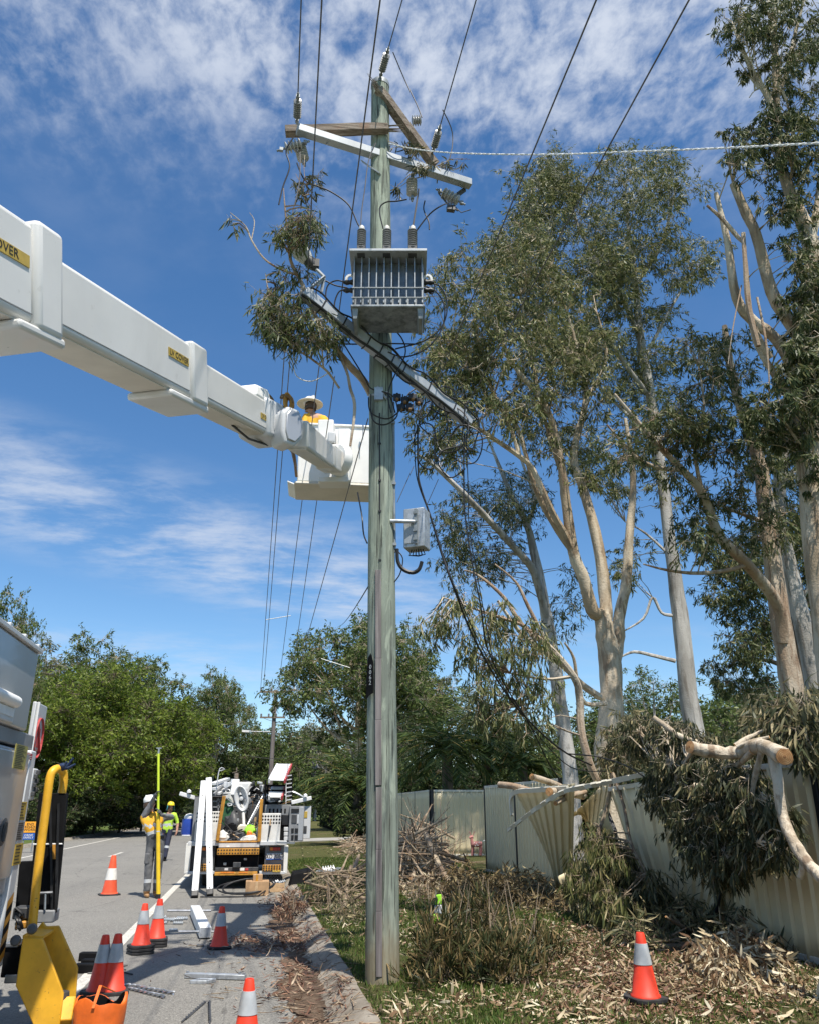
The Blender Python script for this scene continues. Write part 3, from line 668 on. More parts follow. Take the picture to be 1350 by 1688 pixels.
# A: leaning many-stemmed gum
A = [[(1000, 1230, 15, 0.232), (1007, 1178, 15, 0.224), (1006, 1098, 15, 0.206), (998, 1048, 15, 0.189), (992, 1015, 15, 0.155)],
     [(992, 1015, 15, 0.138), (975, 1005, 14.9, 0.129), (962, 955, 14.8, 0.120), (945, 912, 14.7, 0.112), (932, 826, 14.6, 0.099), (927, 783, 14.5, 0.086), (915, 716, 14.4, 0.073), (893, 660, 14.2, 0.060), (845, 600, 14, 0.043), (810, 520, 14, 0.026)],
     [(996, 1030, 15, 0.129), (998, 995, 15.1, 0.125), (986, 899, 15.2, 0.112), (962, 809, 15.3, 0.099), (945, 750, 15.3, 0.082), (965, 660, 15.4, 0.065), (955, 590, 15.4, 0.047), (930, 500, 15.4, 0.026)],
     [(1004, 1120, 15.2, 0.146), (1018, 1060, 15.4, 0.129), (1020, 1020, 15.5, 0.120), (1032, 960, 15.6, 0.107), (1037, 886, 15.7, 0.095), (1043, 780, 15.8, 0.060), (1030, 690, 15.8, 0.039)],
     [(962, 955, 14.8, 0.077), (935, 890, 14.6, 0.073), (909, 843, 14.4, 0.069), (879, 776, 14.2, 0.056), (856, 752, 14, 0.052), (809, 720, 13.7, 0.043), (765, 690, 13.5, 0.026)],
     [(990, 1150, 14.9, 0.069), (960, 1130, 14.7, 0.065), (930, 1100, 14.5, 0.056), (890, 1070, 14.3, 0.047), (855, 1040, 14, 0.039), (820, 990, 13.9, 0.026)],
     [(945, 912, 14.7, 0.069), (910, 860, 14.6, 0.065), (880, 800, 14.5, 0.052), (850, 700, 14.4, 0.043), (800, 650, 14.2, 0.034), (760, 560, 14, 0.017)],
     [(927, 783, 14.5, 0.060), (900, 700, 14.6, 0.043), (870, 560, 14.7, 0.030), (850, 430, 14.8, 0.017)],
     [(965, 660, 15.4, 0.043), (1000, 590, 15.5, 0.030), (985, 520, 15.6, 0.017)],
     [(856, 752, 14, 0.039), (835, 690, 13.9, 0.034), (790, 610, 13.8, 0.026), (745, 560, 13.7, 0.013)],
     [(998, 1160, 14.6, 0.043), (965, 1160, 14.2, 0.039), (952, 1130, 14, 0.034), (945, 1085, 13.9, 0.026), (930, 1060, 13.8, 0.017)]]
c = rs(770, 510, 80, 100, 14, 1.2, 46, .42)+rs(850, 450, 75, 90, 14.6, 1.2, 40, .42)+rs(830, 610, 120, 100, 14.2, 1.4, 62, .42)+rs(735, 630, 50, 85, 13.6, .8, 26, .38)
c += rs(920, 640, 80, 110, 15, 1.2, 42, .40)+rs(740, 730, 45, 45, 13.6, .8, 12, .32)+rs(955, 540, 60, 80, 15.2, 1, 24, .4)+rs(960, 770, 55, 45, 15, 1, 9, .32)
gum('gum_tree', 'cream-barked gum with several leaning stems, nearest the fence and the pole', A, c, MT['gum_pale'], MT['gumleaf'], group=GP, L=.14, w=.20, dens=265, droop=.75, sprays=1.15, spread=.6)
# C: slimmer gum behind it, with the limb that reaches left
Cc = [[(940, 1290, 24, 0.230), (935, 1244, 24, 0.221), (922, 1158, 24, 0.204), (909, 1065, 24, 0.187), (897, 999, 24, 0.170), (884, 930, 24, 0.145), (868, 866, 24, 0.111), (840, 810, 24, 0.085), (815, 750, 24, 0.051), (790, 690, 24, 0.025)],
      [(903, 1030, 24, 0.119), (880, 945, 23.5, 0.119), (859, 916, 23.2, 0.111), (813, 866, 22.5, 0.102), (763, 813, 21.5, 0.081), (713, 766, 21, 0.060), (686, 748, 20.6, 0.025)],
      [(868, 866, 24, 0.068), (880, 820, 24, 0.060), (855, 740, 24, 0.043), (870, 680, 24, 0.025)]]
c = rs(790, 860, 65, 70, 23.5, 1.2, 34, .55)+rs(850, 830, 50, 60, 24, 1.2, 20, .55)+rs(760, 930, 40, 40, 23, 1, 10, .5)+rs(830, 930, 50, 40, 24, 1, 12, .5)+rs(730, 740, 45, 30, 22, 1, 8, .5)+rs(930, 1000, 30, 70, 25, 1, 8, .5)
gum('gum_tree', 'slim grey-trunked gum with one long limb reaching left toward the pole', Cc, c, MT['gum_grey'], MT['gumleaf_d'], group=GP, L=.17, w=.22, dens=180, droop=.7, sprays=.9, spread=.65)
# B: tallest straight gum
B = [[(1150, 1240, 22, 0.264), (1135, 1150, 22, 0.246), (1120, 1010, 22, 0.221), (1105, 900, 22, 0.187), (1090, 780, 22, 0.170), (1070, 640, 22, 0.145), (1056, 560, 22, 0.128), (1046, 460, 22, 0.093), (1035, 370, 22, 0.060), (1030, 300, 22, 0.025)],
     [(1056, 560, 22, 0.085), (1020, 480, 22, 0.072), (985, 420, 22, 0.060), (955, 380, 22, 0.043), (940, 320, 22, 0.017)],
     [(1046, 470, 22, 0.076), (1080, 420, 22, 0.060), (1100, 370, 22, 0.051), (1115, 300, 22, 0.025)],
     [(1075, 660, 22, 0.085), (1030, 600, 21.5, 0.068), (990, 540, 21, 0.051), (930, 470, 21, 0.043), (880, 370, 21, 0.025)],
     [(1062, 590, 22, 0.060), (1110, 500, 22, 0.043), (1150, 440, 22, 0.025)],
     [(1085, 740, 22, 0.068), (1050, 700, 22, 0.060), (1010, 660, 22, 0.043), (960, 610, 22, 0.025)],
     [(1108, 920, 22, 0.043), (1065, 880, 22, 0.034), (1030, 860, 22, 0.017)],
     [(1113, 1090, 22, 0.060), (1080, 1082, 22, 0.051), (1045, 1075, 22, 0.043), (1020, 1085, 22, 0.017)],
     [(1108, 1015, 22, 0.051), (1090, 1010, 22, 0.043), (1075, 985, 22, 0.043), (1060, 1020, 22, 0.034), (1020, 1045, 22, 0.017)]]
c = rs(880, 320, 70, 45, 21.5, 1.5, 20, .62)+rs(985, 290, 95, 40, 22, 1.6, 26, .62)+rs(1095, 290, 60, 40, 22, 1.4, 18, .6)+rs(900, 400, 110, 60, 21.5, 1.8, 34, .66)+rs(1040, 390, 110, 75, 22, 2, 38, .66)
c += rs(1135, 430, 48, 50, 22, 1.2, 14, .56)+rs(960, 500, 110, 80, 21.5, 1.8, 34, .64)+rs(1000, 620, 90, 80, 22, 1.8, 26, .62)+rs(1080, 560, 50, 60, 22, 1.2, 10, .5)+rs(1110, 610, 50, 45, 22, 1.2, 11, .5)
c += rs(1000, 740, 80, 55, 22, 1.5, 16, .56)+rs(1060, 800, 55, 50, 22, 1.2, 10, .5)+rs(1035, 900, 35, 50, 22, 1, 8, .46)+rs(1010, 255, 20, 12, 22, .6, 3, .4)+rs(920, 500, 110, 120, 21.5, 1.5, 26, .62)
gum('gum_tree', 'tall straight grey-trunked gum, its crown the highest in the middle', B, c, MT['gum_grey'], MT['gumleaf'], group=GP, L=.18, w=.20, dens=265, droop=.6, sprays=1.0, spread=.58)
# D: pair of trunks at the right, the front one snapped, with a long limb reaching left
Dd = [[(1320, 1240, 15, 0.230), (1307, 1143, 15, 0.212), (1286, 1018, 15, 0.187), (1270, 894, 15, 0.170), (1253, 770, 15, 0.145), (1240, 728, 15, 0.119), (1211, 637, 15, 0.093), (1200, 580, 15, 0.081), (1194, 537, 15, 0.060)],
      [(1290, 1060, 14.9, 0.119), (1282, 998, 14.7, 0.115), (1232, 931, 14.2, 0.102), (1187, 886, 13.9, 0.093), (1158, 815, 13.6, 0.081), (1124, 774, 13.4, 0.068), (1083, 732, 13.2, 0.051), (1012, 649, 13, 0.025)],
      [(1124, 774, 13.4, 0.051), (1090, 772, 13.3, 0.043), (1050, 755, 13.2, 0.034), (1000, 700, 13.1, 0.017)],
      [(1232, 931, 14.2, 0.043), (1200, 940, 14, 0.038), (1150, 945, 13.8, 0.034), (1100, 940, 13.6, 0.025), (1060, 930, 13.5, 0.013)],
      [(1265, 860, 15, 0.043), (1230, 850, 14.8, 0.038), (1190, 835, 14.6, 0.025), (1170, 832, 14.5, 0.013)],
      [(1158, 815, 13.6, 0.043), (1145, 740, 13.5, 0.034), (1160, 670, 13.5, 0.025), (1150, 600, 13.5, 0.013)]]
c = rs(1150, 640, 55, 80, 13.6, 1, 26, .38)+rs(1200, 610, 50, 60, 14.5, 1, 16, .36)+rs(1120, 730, 55, 60, 13.5, 1, 18, .36)+rs(1205, 760, 70, 80, 14, 1.2, 32, .38)+rs(1240, 850, 70, 55, 14.2, 1, 18, .36)
c += rs(1060, 720, 60, 50, 13.2, .8, 16, .36)+rs(1140, 860, 50, 40, 13.8, .8, 11, .34)+rs(1180, 560, 40, 30, 14, .8, 8, .32)
gum('gum_tree', 'snapped gum with splintered pale top and a crooked mossy limb reaching left', Dd, c, MT['gum_tan'], MT['gumleaf_d'], group=GP, broken=(0,), L=.14, w=.21, dens=220, droop=.75, sprays=1.15, spread=.6)
D2 = [[(1365, 1240, 16.5, 0.216), (1342, 1114, 16.5, 0.200), (1305, 956, 16.5, 0.176), (1283, 852, 16.5, 0.160), (1290, 760, 16.5, 0.136), (1300, 690, 16.5, 0.096), (1310, 620, 16.5, 0.048)],
      [(1312, 1000, 16.5, 0.056), (1350, 940, 16.3, 0.040), (1380, 880, 16, 0.024)], [(1287, 800, 16.5, 0.064), (1320, 760, 16.3, 0.048), (1350, 700, 16, 0.024)]]
c = rs(1310, 760, 60, 80, 16.3, 1.2, 26, .42)+rs(1340, 850, 50, 60, 16.5, 1.2, 16, .42)+rs(1330, 670, 50, 50, 16.3, 1, 16, .4)
gum('gum_tree', 'grey-brown gum trunk leaning behind the snapped one at the right edge', D2, c, MT['gum_grey'], MT['gumleaf_d'], group=GP, L=.15, w=.21, dens=260, droop=.7, sprays=1.1)
# E: big storm-torn gum at the right edge
E_ = [[(1400, 1300, 12, 0.252), (1375, 1100, 12, 0.244), (1350, 900, 12, 0.237), (1336, 720, 12, 0.229), (1330, 604, 12, 0.215), (1334, 500, 12, 0.178), (1338, 410, 12, 0.148), (1315, 345, 12, 0.115), (1292, 290, 12, 0.096), (1281, 220, 12, 0.085), (1279, 133, 12, 0.074), (1276, 50, 12, 0.059), (1270, -60, 12, 0.037)],
      [(1330, 590, 12, 0.118), (1312, 546, 12, 0.115), (1272, 481, 11.9, 0.107), (1246, 385, 11.8, 0.092), (1230, 352, 11.8, 0.092), (1208, 302, 11.7, 0.063)],
      [(1326, 640, 12, 0.096), (1280, 560, 11.9, 0.096), (1243, 530, 11.9, 0.092), (1214, 491, 11.8, 0.081), (1199, 398, 11.7, 0.063), (1180, 318, 11.7, 0.037)],
      [(1270, 590, 11.8, 0.056), (1239, 530, 11.6, 0.052), (1229, 440, 11.5, 0.041), (1225, 384, 11.5, 0.037)],
      [(1316, 660, 12.2, 0.074), (1299, 645, 12, 0.070), (1278, 620, 11.9, 0.063), (1249, 570, 11.8, 0.052), (1236, 530, 11.7, 0.037)],
      [(1335, 400, 12, 0.096), (1350, 330, 12, 0.081), (1362, 230, 12, 0.067), (1370, 100, 12, 0.037)],
      [(1283, 240, 12, 0.052), (1269, 166, 11.9, 0.067), (1243, 123, 11.8, 0.056), (1223, 80, 11.7, 0.041), (1208, 40, 11.6, 0.022)],
      [(1284, 150, 12, 0.052), (1300, 110, 12, 0.048), (1309, 62, 12, 0.041), (1330, -20, 12, 0.022)],
      [(1300, 310, 12, 0.030), (1310, 240, 11.8, 0.030), (1290, 150, 11.6, 0.022), (1250, 146, 11.4, 0.013), (1235, 160, 11.3, 0.009)]]
c = rs(1250, 25, 65, 45, 11.5, 1, 22, .3)+rs(1320, 40, 50, 60, 11.8, 1, 22, .3)+rs(1225, 55, 35, 35, 11.4, .6, 9, .25)+rs(1320, 160, 50, 60, 11.8, 1, 18, .3)+rs(1260, 195, 50, 35, 11.6, .7, 12, .27)
c += rs(1330, 250, 40, 55, 11.8, .8, 16, .3)+rs(1262, 262, 55, 35, 11.5, .7, 16, .28)+rs(1300, 320, 55, 35, 11.7, .8, 13, .28)+rs(1210, 240, 20, 18, 11.3, .4, 4, .2)+rs(1245, 110, 25, 25, 11.4, .4, 5, .22)
c += rs(1330, 480, 34, 70, 11.4, .5, 14, .28)+rs(1335, 600, 34, 60, 11.3, .5, 16, .28)+rs(1290, 680, 50, 50, 11.3, .6, 16, .28)+rs(1335, 520, 38, 80, 11.6, .7, 15, .28)+rs(1290, 425, 30, 28, 11.5, .6, 6, .25)+rs(1325, 640, 40, 50, 11.5, .8, 16, .28)+rs(1270, 700, 55, 40, 11.9, .8, 14, .28)+rs(1340, 390, 28, 45, 11.7, .6, 10, .26)+rs(1345, 760, 40, 50, 11.8, .8, 12, .28)+rs(1200, 215, 15, 12, 11.2, .3, 2, .16)
gum('gum_tree', 'big storm-torn gum at the right edge with two splintered upright stubs', E_, c, MT['gum_pale'], MT['gumleaf_d'], group=GP, broken=(1, 2, 3), breakmat=MT['split'], L=.145, w=.20, dens=310, droop=1.0, sprays=1.5, trunkn=12)
mb = MB()
for l in limbs3d([[(1165, 338, 11.45, .022), (1190, 360, 11.5, .035), (1214, 388, 11.55, .04), (1225, 400, 11.55, .02)]]): mb.tube([q[:3] for q in l], [q[3] for q in l], 7)
for l in limbs3d([[(1224, 384, 11.45, .03), (1228, 430, 11.4, .04), (1233, 500, 11.4, .045), (1250, 570, 11.4, .04)], [(1222, 470, 11.5, .012), (1208, 540, 11.4, .010), (1200, 600, 11.4, .006)], [(1248, 490, 11.5, .02), (1262, 560, 11.4, .02), (1268, 640, 11.4, .010), (1262, 700, 11.4, .006)]]): mb.tube([q[:3] for q in l], [q[3] for q in l], 7)
p = at(1225, 400, 11.5); solo(mb, 'torn_limb', MT['gum_tan'], p, 'torn brown limb hanging off the splintered stub of the big gum', 'branch')
# F: dark tree low behind them
F_ = [[(1345, 1250, 27, .24), (1325, 1120, 27, .2), (1300, 1000, 27, .16), (1290, 900, 27, .1), (1270, 840, 27, .05)], [(1325, 1120, 27, .09), (1270, 1090, 27, .07), (1210, 1090, 27, .03)], [(1300, 1000, 27, .09), (1250, 980, 27, .06), (1190, 950, 27, .03)], [(1310, 1030, 27, .08), (1350, 960, 27, .04)]]
c = rs(1200, 945, 55, 45, 27, 1.6, 22, .6)+rs(1235, 1030, 50, 55, 27, 1.6, 22, .6)+rs(1205, 1100, 45, 30, 27, 1.4, 12, .5)+rs(1330, 900, 50, 60, 27, 1.6, 20, .6)+rs(1345, 1010, 30, 60, 27, 1.4, 14, .6)+rs(1265, 900, 50, 50, 27, 1.4, 16, .6)+rs(1170, 890, 30, 40, 27, 1.2, 8, .5)+rs(1250, 1140, 40, 25, 27, 1, 8, .5)
gum('dark_tree', 'dark drooping tree filling the gap between the straight gum and right trunks', F_, c, MT['dark_bark'], MT['gumleaf_d'], L=.2, w=.24, dens=230, droop=.7, sprays=1.0)
# ---- broken limb hung up on the fallen cables, left of gum A
def boughthing(name, label, limbs, clumps, bm, lm, twm=None, cat='branch', group=None, broken=(), **k):
    L3 = limbs3d(limbs); b = L3[0][0]; root = thing(name, label, cat, tuple(float(x) for x in b[:3]), 0, group)
    mb = MB()
    for i, l in enumerate(L3): mb.tube([q[:3] for q in l], [q[3] for q in l], 8, 0, True, 1, wob=.05)
    if clumps:
        o, tw = foliage('leaves', root, clumps, lm, twigs=np.array([q[:3] for l in L3 for q in l]), **k)
        mb.add(tw[0].tolist(), tw[1].tolist(), 0)
    mb.build('limb', [bm, MT['cut']], root)
    return root
bl = [[(985, 1290, 12.6, .055), (970, 1255, 12.5, .06), (957, 1200, 12.5, .06), (955, 1150, 12.5, .06), (945, 1115, 12.4, .055), (905, 1068, 12.3, .05), (860, 1030, 12.2, .035), (830, 985, 12.2, .03), (790, 950, 12.1, .02), (765, 940, 12, .012)],
      [(905, 1068, 12.3, .03), (870, 1000, 12.2, .03), (850, 960, 12.2, .02), (815, 930, 12.2, .012)], [(860, 1030, 12.2, .03), (800, 1010, 12.1, .02), (730, 985, 12, .012)], [(880, 1045, 12.2, .02), (875, 1100, 12.2, .015), (860, 1160, 12.2, .01)], [(945, 1115, 12.4, .03), (900, 1120, 12.3, .02), (840, 1110, 12.2, .01)]]
c = rs(715, 1025, 32, 30, 12, .4, 11, .2)+rs(790, 1000, 70, 34, 12.1, .6, 18, .22)+rs(840, 1060, 60, 50, 12.2, .6, 26, .26)+rs(805, 1140, 32, 60, 12.2, .5, 18, .24)+rs(870, 1155, 45, 50, 12.2, .5, 18, .24)+rs(770, 1080, 25, 35, 12.1, .4, 7, .2)+rs(830, 1200, 50, 22, 12.2, .4, 10, .2)
boughthing('broken_limb', 'broken leafy gum limb drooping among the black cables beside the cream gum', bl, c, MT['gum_tan'], MT['gumleaf'], L=.15, w=.16, dens=150, droop=1.35, segs=3, sprays=1.7, bend=.08, tw=.004, spread=.9)
# ---------------------------------------------------------------- background trees, built once per kind and copied
def proto(name, crown, bm, lm, h, n, seed, L, w, droop, nl=7, trunkr=.25, dens=170, fr=(.55, .25), sh=.35):
    """a whole tree at the origin, h tall; crown: list of lobes (x, y, z, r) as fractions of h"""
    random.seed(seed)
    root = thing(name, None, None)
    mb = MB(); LP = []
    top = Vector((random.uniform(-.03, .03)*h, 0, h*.75)); tr = smoothpts([(0, 0, -.2, trunkr*1.2), (.01*h, 0, h*.2, trunkr), (top.x, .02*h, h*.5, trunkr*.7), (top.x*1.5, 0, h*.8, trunkr*.2)], 4)
    mb.tube([q[:3] for q in tr], [q[3] for q in tr], 8); LP += [q[:3] for q in tr]
    cl_ = []
    for (x, y, z, r) in crown:
        e = Vector((x*h, y*h, z*h)); s = Vector(tr[random.randrange(5, 10)][:3]); md = (s+e)/2+Vector((0, 0, -.04*h))
        l = smoothpts([tuple(s)+(trunkr*.45,), tuple(md)+(trunkr*.3,), tuple(e)+(.02,)], 4); mb.tube([q[:3] for q in l], [q[3] for q in l], 6); LP += [q[:3] for q in l]
        k = max(3, int(n*r))
        for _ in range(k):
            v = Vector(NR.normal(size=3)).normalized()*(random.random()**.4)*r*h; v.z *= .8
            cl_.append((e+v, sh*r*h*random.uniform(.7, 1.3)))
    o, tw = foliage('crown', root, cl_, lm, L=L, w=w, dens=dens, droop=droop, twigs=np.array(LP), spread=.6, sprays=fr[0], tw=.012)
    mb.add(tw[0].tolist(), tw[1].tolist(), 0); mb.build('trunk', bm, root)
    return root
PR = {}
PR['dome'] = proto('gum_tree', [(-.28, 0, .62, .17), (-.15, .1, .80, .16), (.05, -.05, .88, .16), (.22, .05, .78, .17), (.32, 0, .60, .15), (0, -.18, .66, .18), (.1, .2, .62, .17), (-.1, -.1, .48, .14), (.2, -.1, .45, .12), (-.33, .05, .46, .11)], MT['gum_pale'], MT['olivetree'], 15, 84, 5, .30, .34, .45, trunkr=.3, dens=170, fr=(.62, 0), sh=.34)
PR['feather'] = proto('feathery_tree', [(-.3, 0, .55, .24), (.0, 0, .72, .26), (.3, 0, .60, .24), (-.15, -.25, .55, .22), (.2, -.25, .50, .22), (0, .2, .6, .22), (-.35, -.1, .32, .18), (.38, -.1, .34, .18), (0, -.32, .32, .2)], MT['dark_bark'], MT['featherleaf'], 11, 80, 6, .24, .36, .25, trunkr=.22, dens=190, fr=(.75, 0))
PR['bush'] = proto('bushy_tree', [(-.3, 0, .45, .26), (.05, 0, .70, .27), (.3, 0, .5, .26), (0, -.3, .42, .28), (-.1, .25, .5, .26), (.3, -.25, .28, .22), (-.35, -.2, .22, .22), (0, -.4, .18, .2)], MT['dark_bark'], MT['midtree'], 9, 80, 8, .26, .4, .3, trunkr=.2, dens=190, fr=(.6, 0))
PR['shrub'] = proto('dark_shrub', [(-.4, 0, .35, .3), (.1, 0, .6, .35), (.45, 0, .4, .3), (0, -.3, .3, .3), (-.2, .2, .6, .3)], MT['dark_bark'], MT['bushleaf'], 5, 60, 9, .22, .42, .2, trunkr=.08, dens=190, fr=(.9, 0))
PR['airy'] = proto('airy_gum', [(-.2, 0, .62, .11), (-.05, .05, .86, .12), (.14, 0, .74, .12), (.24, .05, .58, .10), (-.26, -.05, .48, .09), (.05, -.1, .55, .1), (.02, .1, .7, .1), (-.12, 0, .74, .1)], MT['gum_grey'], MT['olivetree'], 14, 70, 10, .28, .32, .5, trunkr=.18, dens=130, fr=(.5, 0))
ZM = {}
for k_, o_ in PR.items():
    m_ = [c_ for c_ in o_.children if c_.name.startswith('crown')][0].data; a_ = np.empty(len(m_.vertices)*3, np.float32); m_.vertices.foreach_get('co', a_); ZM[k_] = float(np.percentile(a_[2::3], 99.6))
used = set()
def plant(kind, x, y, D, hgt, label, cat='tree', group=None, wide=1.0, rz=None, base=None, lm=None):
    """top of the tree seen at (x, y), D metres out; hgt in metres"""
    r = PR[kind]
    if kind in used: r = copy_tree(r)
    used.add(kind)
    t = at(x, y, D); gz = .1 if t.x < -9.8 else .2
    s = (t.z-gz)/ZM[kind]
    r.location = (t.x, t.y, gz); r.scale = (s*wide, s*wide, s); r.rotation_euler = (0, 0, random.uniform(0, 6.28) if rz is None else rz)
    tag(r, label, cat, group)
    if lm:
        for ch in r.children:
            if ch.name.startswith('crown'):
                ch.data = ch.data.copy(); ch.data.materials[0] = lm
    return r
BG = 'trees along the far side of the road'
plant('dome', 12, 980, 42, 0, 'leafy gum rising above the grey truck roof at the left edge', group=BG, wide=.55, lm=MT['midtree'], rz=1)
plant('airy', 92, 1062, 60, 0, 'sparse thin gum just right of the grey truck roof', group=BG, wide=.9, rz=2)
plant('dome', 150, 1052, 78, 0, 'olive dome-crowned gum rising behind the bright green feathery tree', group=BG, wide=1.0, rz=.4)
plant('dome', 245, 1088, 84, 0, 'lower olive gum stepping down beside the dome-crowned one', group=BG, wide=1.0, rz=3)
plant('feather', 165, 1098, 56, 0, 'broad bright green feathery tree across the road behind the worker', group=BG, wide=1.3, rz=.2)
plant('feather', 75, 1125, 52, 0, 'bright green feathery tree partly hidden by the yellow rail', group=BG, wide=1.1, rz=2.2)
plant('feather', 262, 1212, 60, 0, 'small bright green feathery tree behind the tall measuring stick', group=BG, wide=1.1, rz=4)
plant('dome', 362, 1108, 82, 0, 'tall brown-green gum left of the distant power pole', group=BG, wide=.75, rz=5)
plant('dome', 318, 1140, 84, 0, 'brown-green gum between the feathery tree and the distant pole', group=BG, wide=.9, rz=1.5)
plant('bush', 424, 1200, 92, 0, 'bushy tree right beside the distant power pole', group=BG, wide=1.1)
plant('bush', 485, 1200, 112, 0, 'far hazy bushy tree closing the end of the road', group=BG, wide=1.5)
plant('airy', 525, 1195, 105, 0, 'far pale gum between the distant pole and the wide olive gum', group=BG, wide=1.2)
plant('bush', 552, 1200, 120, 0, 'farthest bushy tree over the driveway', group=BG, wide=1.5, lm=MT['olivetree'])
plant('dome', 600, 1012, 57, 0, 'wide olive gum with pale bare limbs standing behind the timber pole', group=BG, wide=.98, rz=2.6)
plant('dome', 662, 1036, 60, 0, 'olive gum showing right of the timber pole', group=BG, wide=.85, rz=.9)
plant('airy', 725, 1120, 60, 0, 'small airy gum above the palms', group=BG, wide=1.2, rz=2)
plant('airy', 775, 1135, 66, 0, 'pale airy gum behind the hanging broken limb', group=BG, wide=1.2, rz=3)
plant('bush', 665, 1190, 45, 0, 'dense dark bushy tree directly behind the cream fence, by the timber pole', group=BG, wide=.7, lm=MT['bushleaf'])
plant('bush', 930, 1225, 40, 0, 'rounded green bush behind the bent fence sheets', 'bush', wide=1.2)
plant('bush', 870, 1195, 55, 0, 'green tree beyond the palms, left of the slim gum', group=BG, wide=1.0)
plant('bush', 985, 1160, 62, 0, 'green tree showing low behind the cream-barked gum', group=BG, wide=1.0)
plant('airy', 1072, 1098, 48, 0, 'young umbrella-topped tree between the two gum trunks', group=BG, wide=1.1, lm=MT['midtree'], rz=.3)
plant('bush', 1095, 1150, 58, 0, 'green tree behind the foot of the straight gum', group=BG, wide=1.0)
plant('bush', 1190, 1140, 60, 0, 'green tree low between the straight gum and the right trunks', group=BG, wide=1.2)
plant('bush', 1270, 1145, 48, 0, 'olive tree low behind the snapped gum', group=BG, wide=1.2, lm=MT['olivetree'])
plant('bush', 1345, 1120, 44, 0, 'green tree low at the right edge behind the leaf pile', group=BG, wide=1.2)
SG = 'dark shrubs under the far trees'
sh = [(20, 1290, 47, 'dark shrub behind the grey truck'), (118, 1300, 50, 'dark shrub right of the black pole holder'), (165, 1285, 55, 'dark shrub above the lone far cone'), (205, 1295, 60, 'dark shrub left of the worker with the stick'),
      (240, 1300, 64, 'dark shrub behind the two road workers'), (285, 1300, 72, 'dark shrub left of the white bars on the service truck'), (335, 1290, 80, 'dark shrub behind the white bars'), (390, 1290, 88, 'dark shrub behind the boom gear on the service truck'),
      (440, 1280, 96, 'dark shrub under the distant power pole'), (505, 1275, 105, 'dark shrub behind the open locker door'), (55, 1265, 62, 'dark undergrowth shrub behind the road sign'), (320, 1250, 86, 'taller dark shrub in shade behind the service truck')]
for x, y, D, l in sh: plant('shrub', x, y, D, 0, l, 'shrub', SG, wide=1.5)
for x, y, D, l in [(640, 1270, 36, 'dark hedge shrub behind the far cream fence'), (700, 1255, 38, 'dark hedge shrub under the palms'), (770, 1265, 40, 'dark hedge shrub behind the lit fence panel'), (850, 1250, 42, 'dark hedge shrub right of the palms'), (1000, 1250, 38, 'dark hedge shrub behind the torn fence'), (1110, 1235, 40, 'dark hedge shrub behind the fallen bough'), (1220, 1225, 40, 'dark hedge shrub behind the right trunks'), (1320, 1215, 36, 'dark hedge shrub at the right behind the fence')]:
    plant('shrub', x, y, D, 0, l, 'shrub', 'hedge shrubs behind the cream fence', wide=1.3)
plant('bush', 576, 1328, 62, 0, 'small yellow-green bush behind the black mesh fence', 'bush', wide=1.1, lm=MT['yellowbush'])
# far wood closing the view behind the single trees
cl_ = []
for _ in range(330):
    a = random.uniform(rad(-38), rad(40)); d = random.uniform(125, 165); v = FH*math.cos(a)+RT*math.sin(a)
    hmax = 8+6*math.sin(a*9+1)+3*math.sin(a*23)
    cl_.append((v*d+Vector((0, 0, random.uniform(1, hmax))), random.uniform(2.2, 3.6)))
o, _ = foliage('far_wood', None, cl_, MT['midtree'], L=.8, w=.5, dens=90, droop=.3, sprays=.07, spread=.5, loc=(0, 150, 0)); tag(o, 'far line of dense green woodland closing the horizon', 'woodland', kind='stuff')
# palms
def palm(name, label, x, y, D, nf, L, spread, gz=.2, lean=0):
    """crown centre seen at (x, y)"""
    p = at(x, y, D); root = thing(name, label, 'palm', (p.x, p.y, gz), 0, 'palms behind the fences')
    mb = MB(); mb.tube([(p.x, p.y, gz-.1), (p.x+.03, p.y, (p.z+gz)/2), (p.x, p.y, p.z)], [.24, .2, .19], 10, wob=.08); mb.build('trunk', MT['dark_bark'], root)
    B_, Dr, LL, WW, N_ = [], [], [], [], []; st = MB()
    for i in range(nf):
        a = i*2.399963; e = random.uniform(-.25, 1.25); l = L*random.uniform(.8, 1.1)
        d0 = Vector((math.cos(a)*math.cos(e), math.sin(a)*math.cos(e), math.sin(e)))
        pts = []; q = p.copy(); d = d0.copy()
        for s in range(13):
            pts.append(q.copy()); q = q+d*l/12; d = (d+Vector((0, 0, -.085-.03*math.cos(e)))).normalized()
        st.tube(pts, [.022*(1-s/14) for s in range(13)], 4)
        sd = d0.cross(UPW).normalized()
        for s in range(2, 13):
            for t in (0, .5):
                b = pts[s-1].lerp(pts[s], t); tn = (pts[s]-pts[s-1]).normalized(); ll = spread*(1-abs(s-6.5)/9)
                for sg in (-1, 1):
                    B_.append(b); Dr.append(sd*sg*.8+tn*.7+Vector((0, 0, -.25+random.uniform(-.15, .15)))); LL.append(ll*random.uniform(.85, 1.1)); WW.append(.055)
    st.build('stalks', MT['palm'], root)
    co, q = leafquads(np.array(B_), np.array(Dr), np.array(LL), np.array(WW), -.12, 3)
    npmesh('fronds', co, q, MT['palm'], root)
random.seed(21)
palm('date_palm', 'arching date palm left of the timber pole above the black mesh fence', 590, 1300, 36, 46, 3.4, .62)
palm('fan_palm', 'dark leafy palm right of the timber pole behind the cream fence', 735, 1235, 31, 40, 2.6, .75)
palm('fan_palm', 'dark leafy palm behind the lit cream panel', 800, 1225, 33, 40, 2.6, .75)
palm('fan_palm', 'lower palm between the other palms and the bent fence', 860, 1262, 32, 30, 2.0, .6)
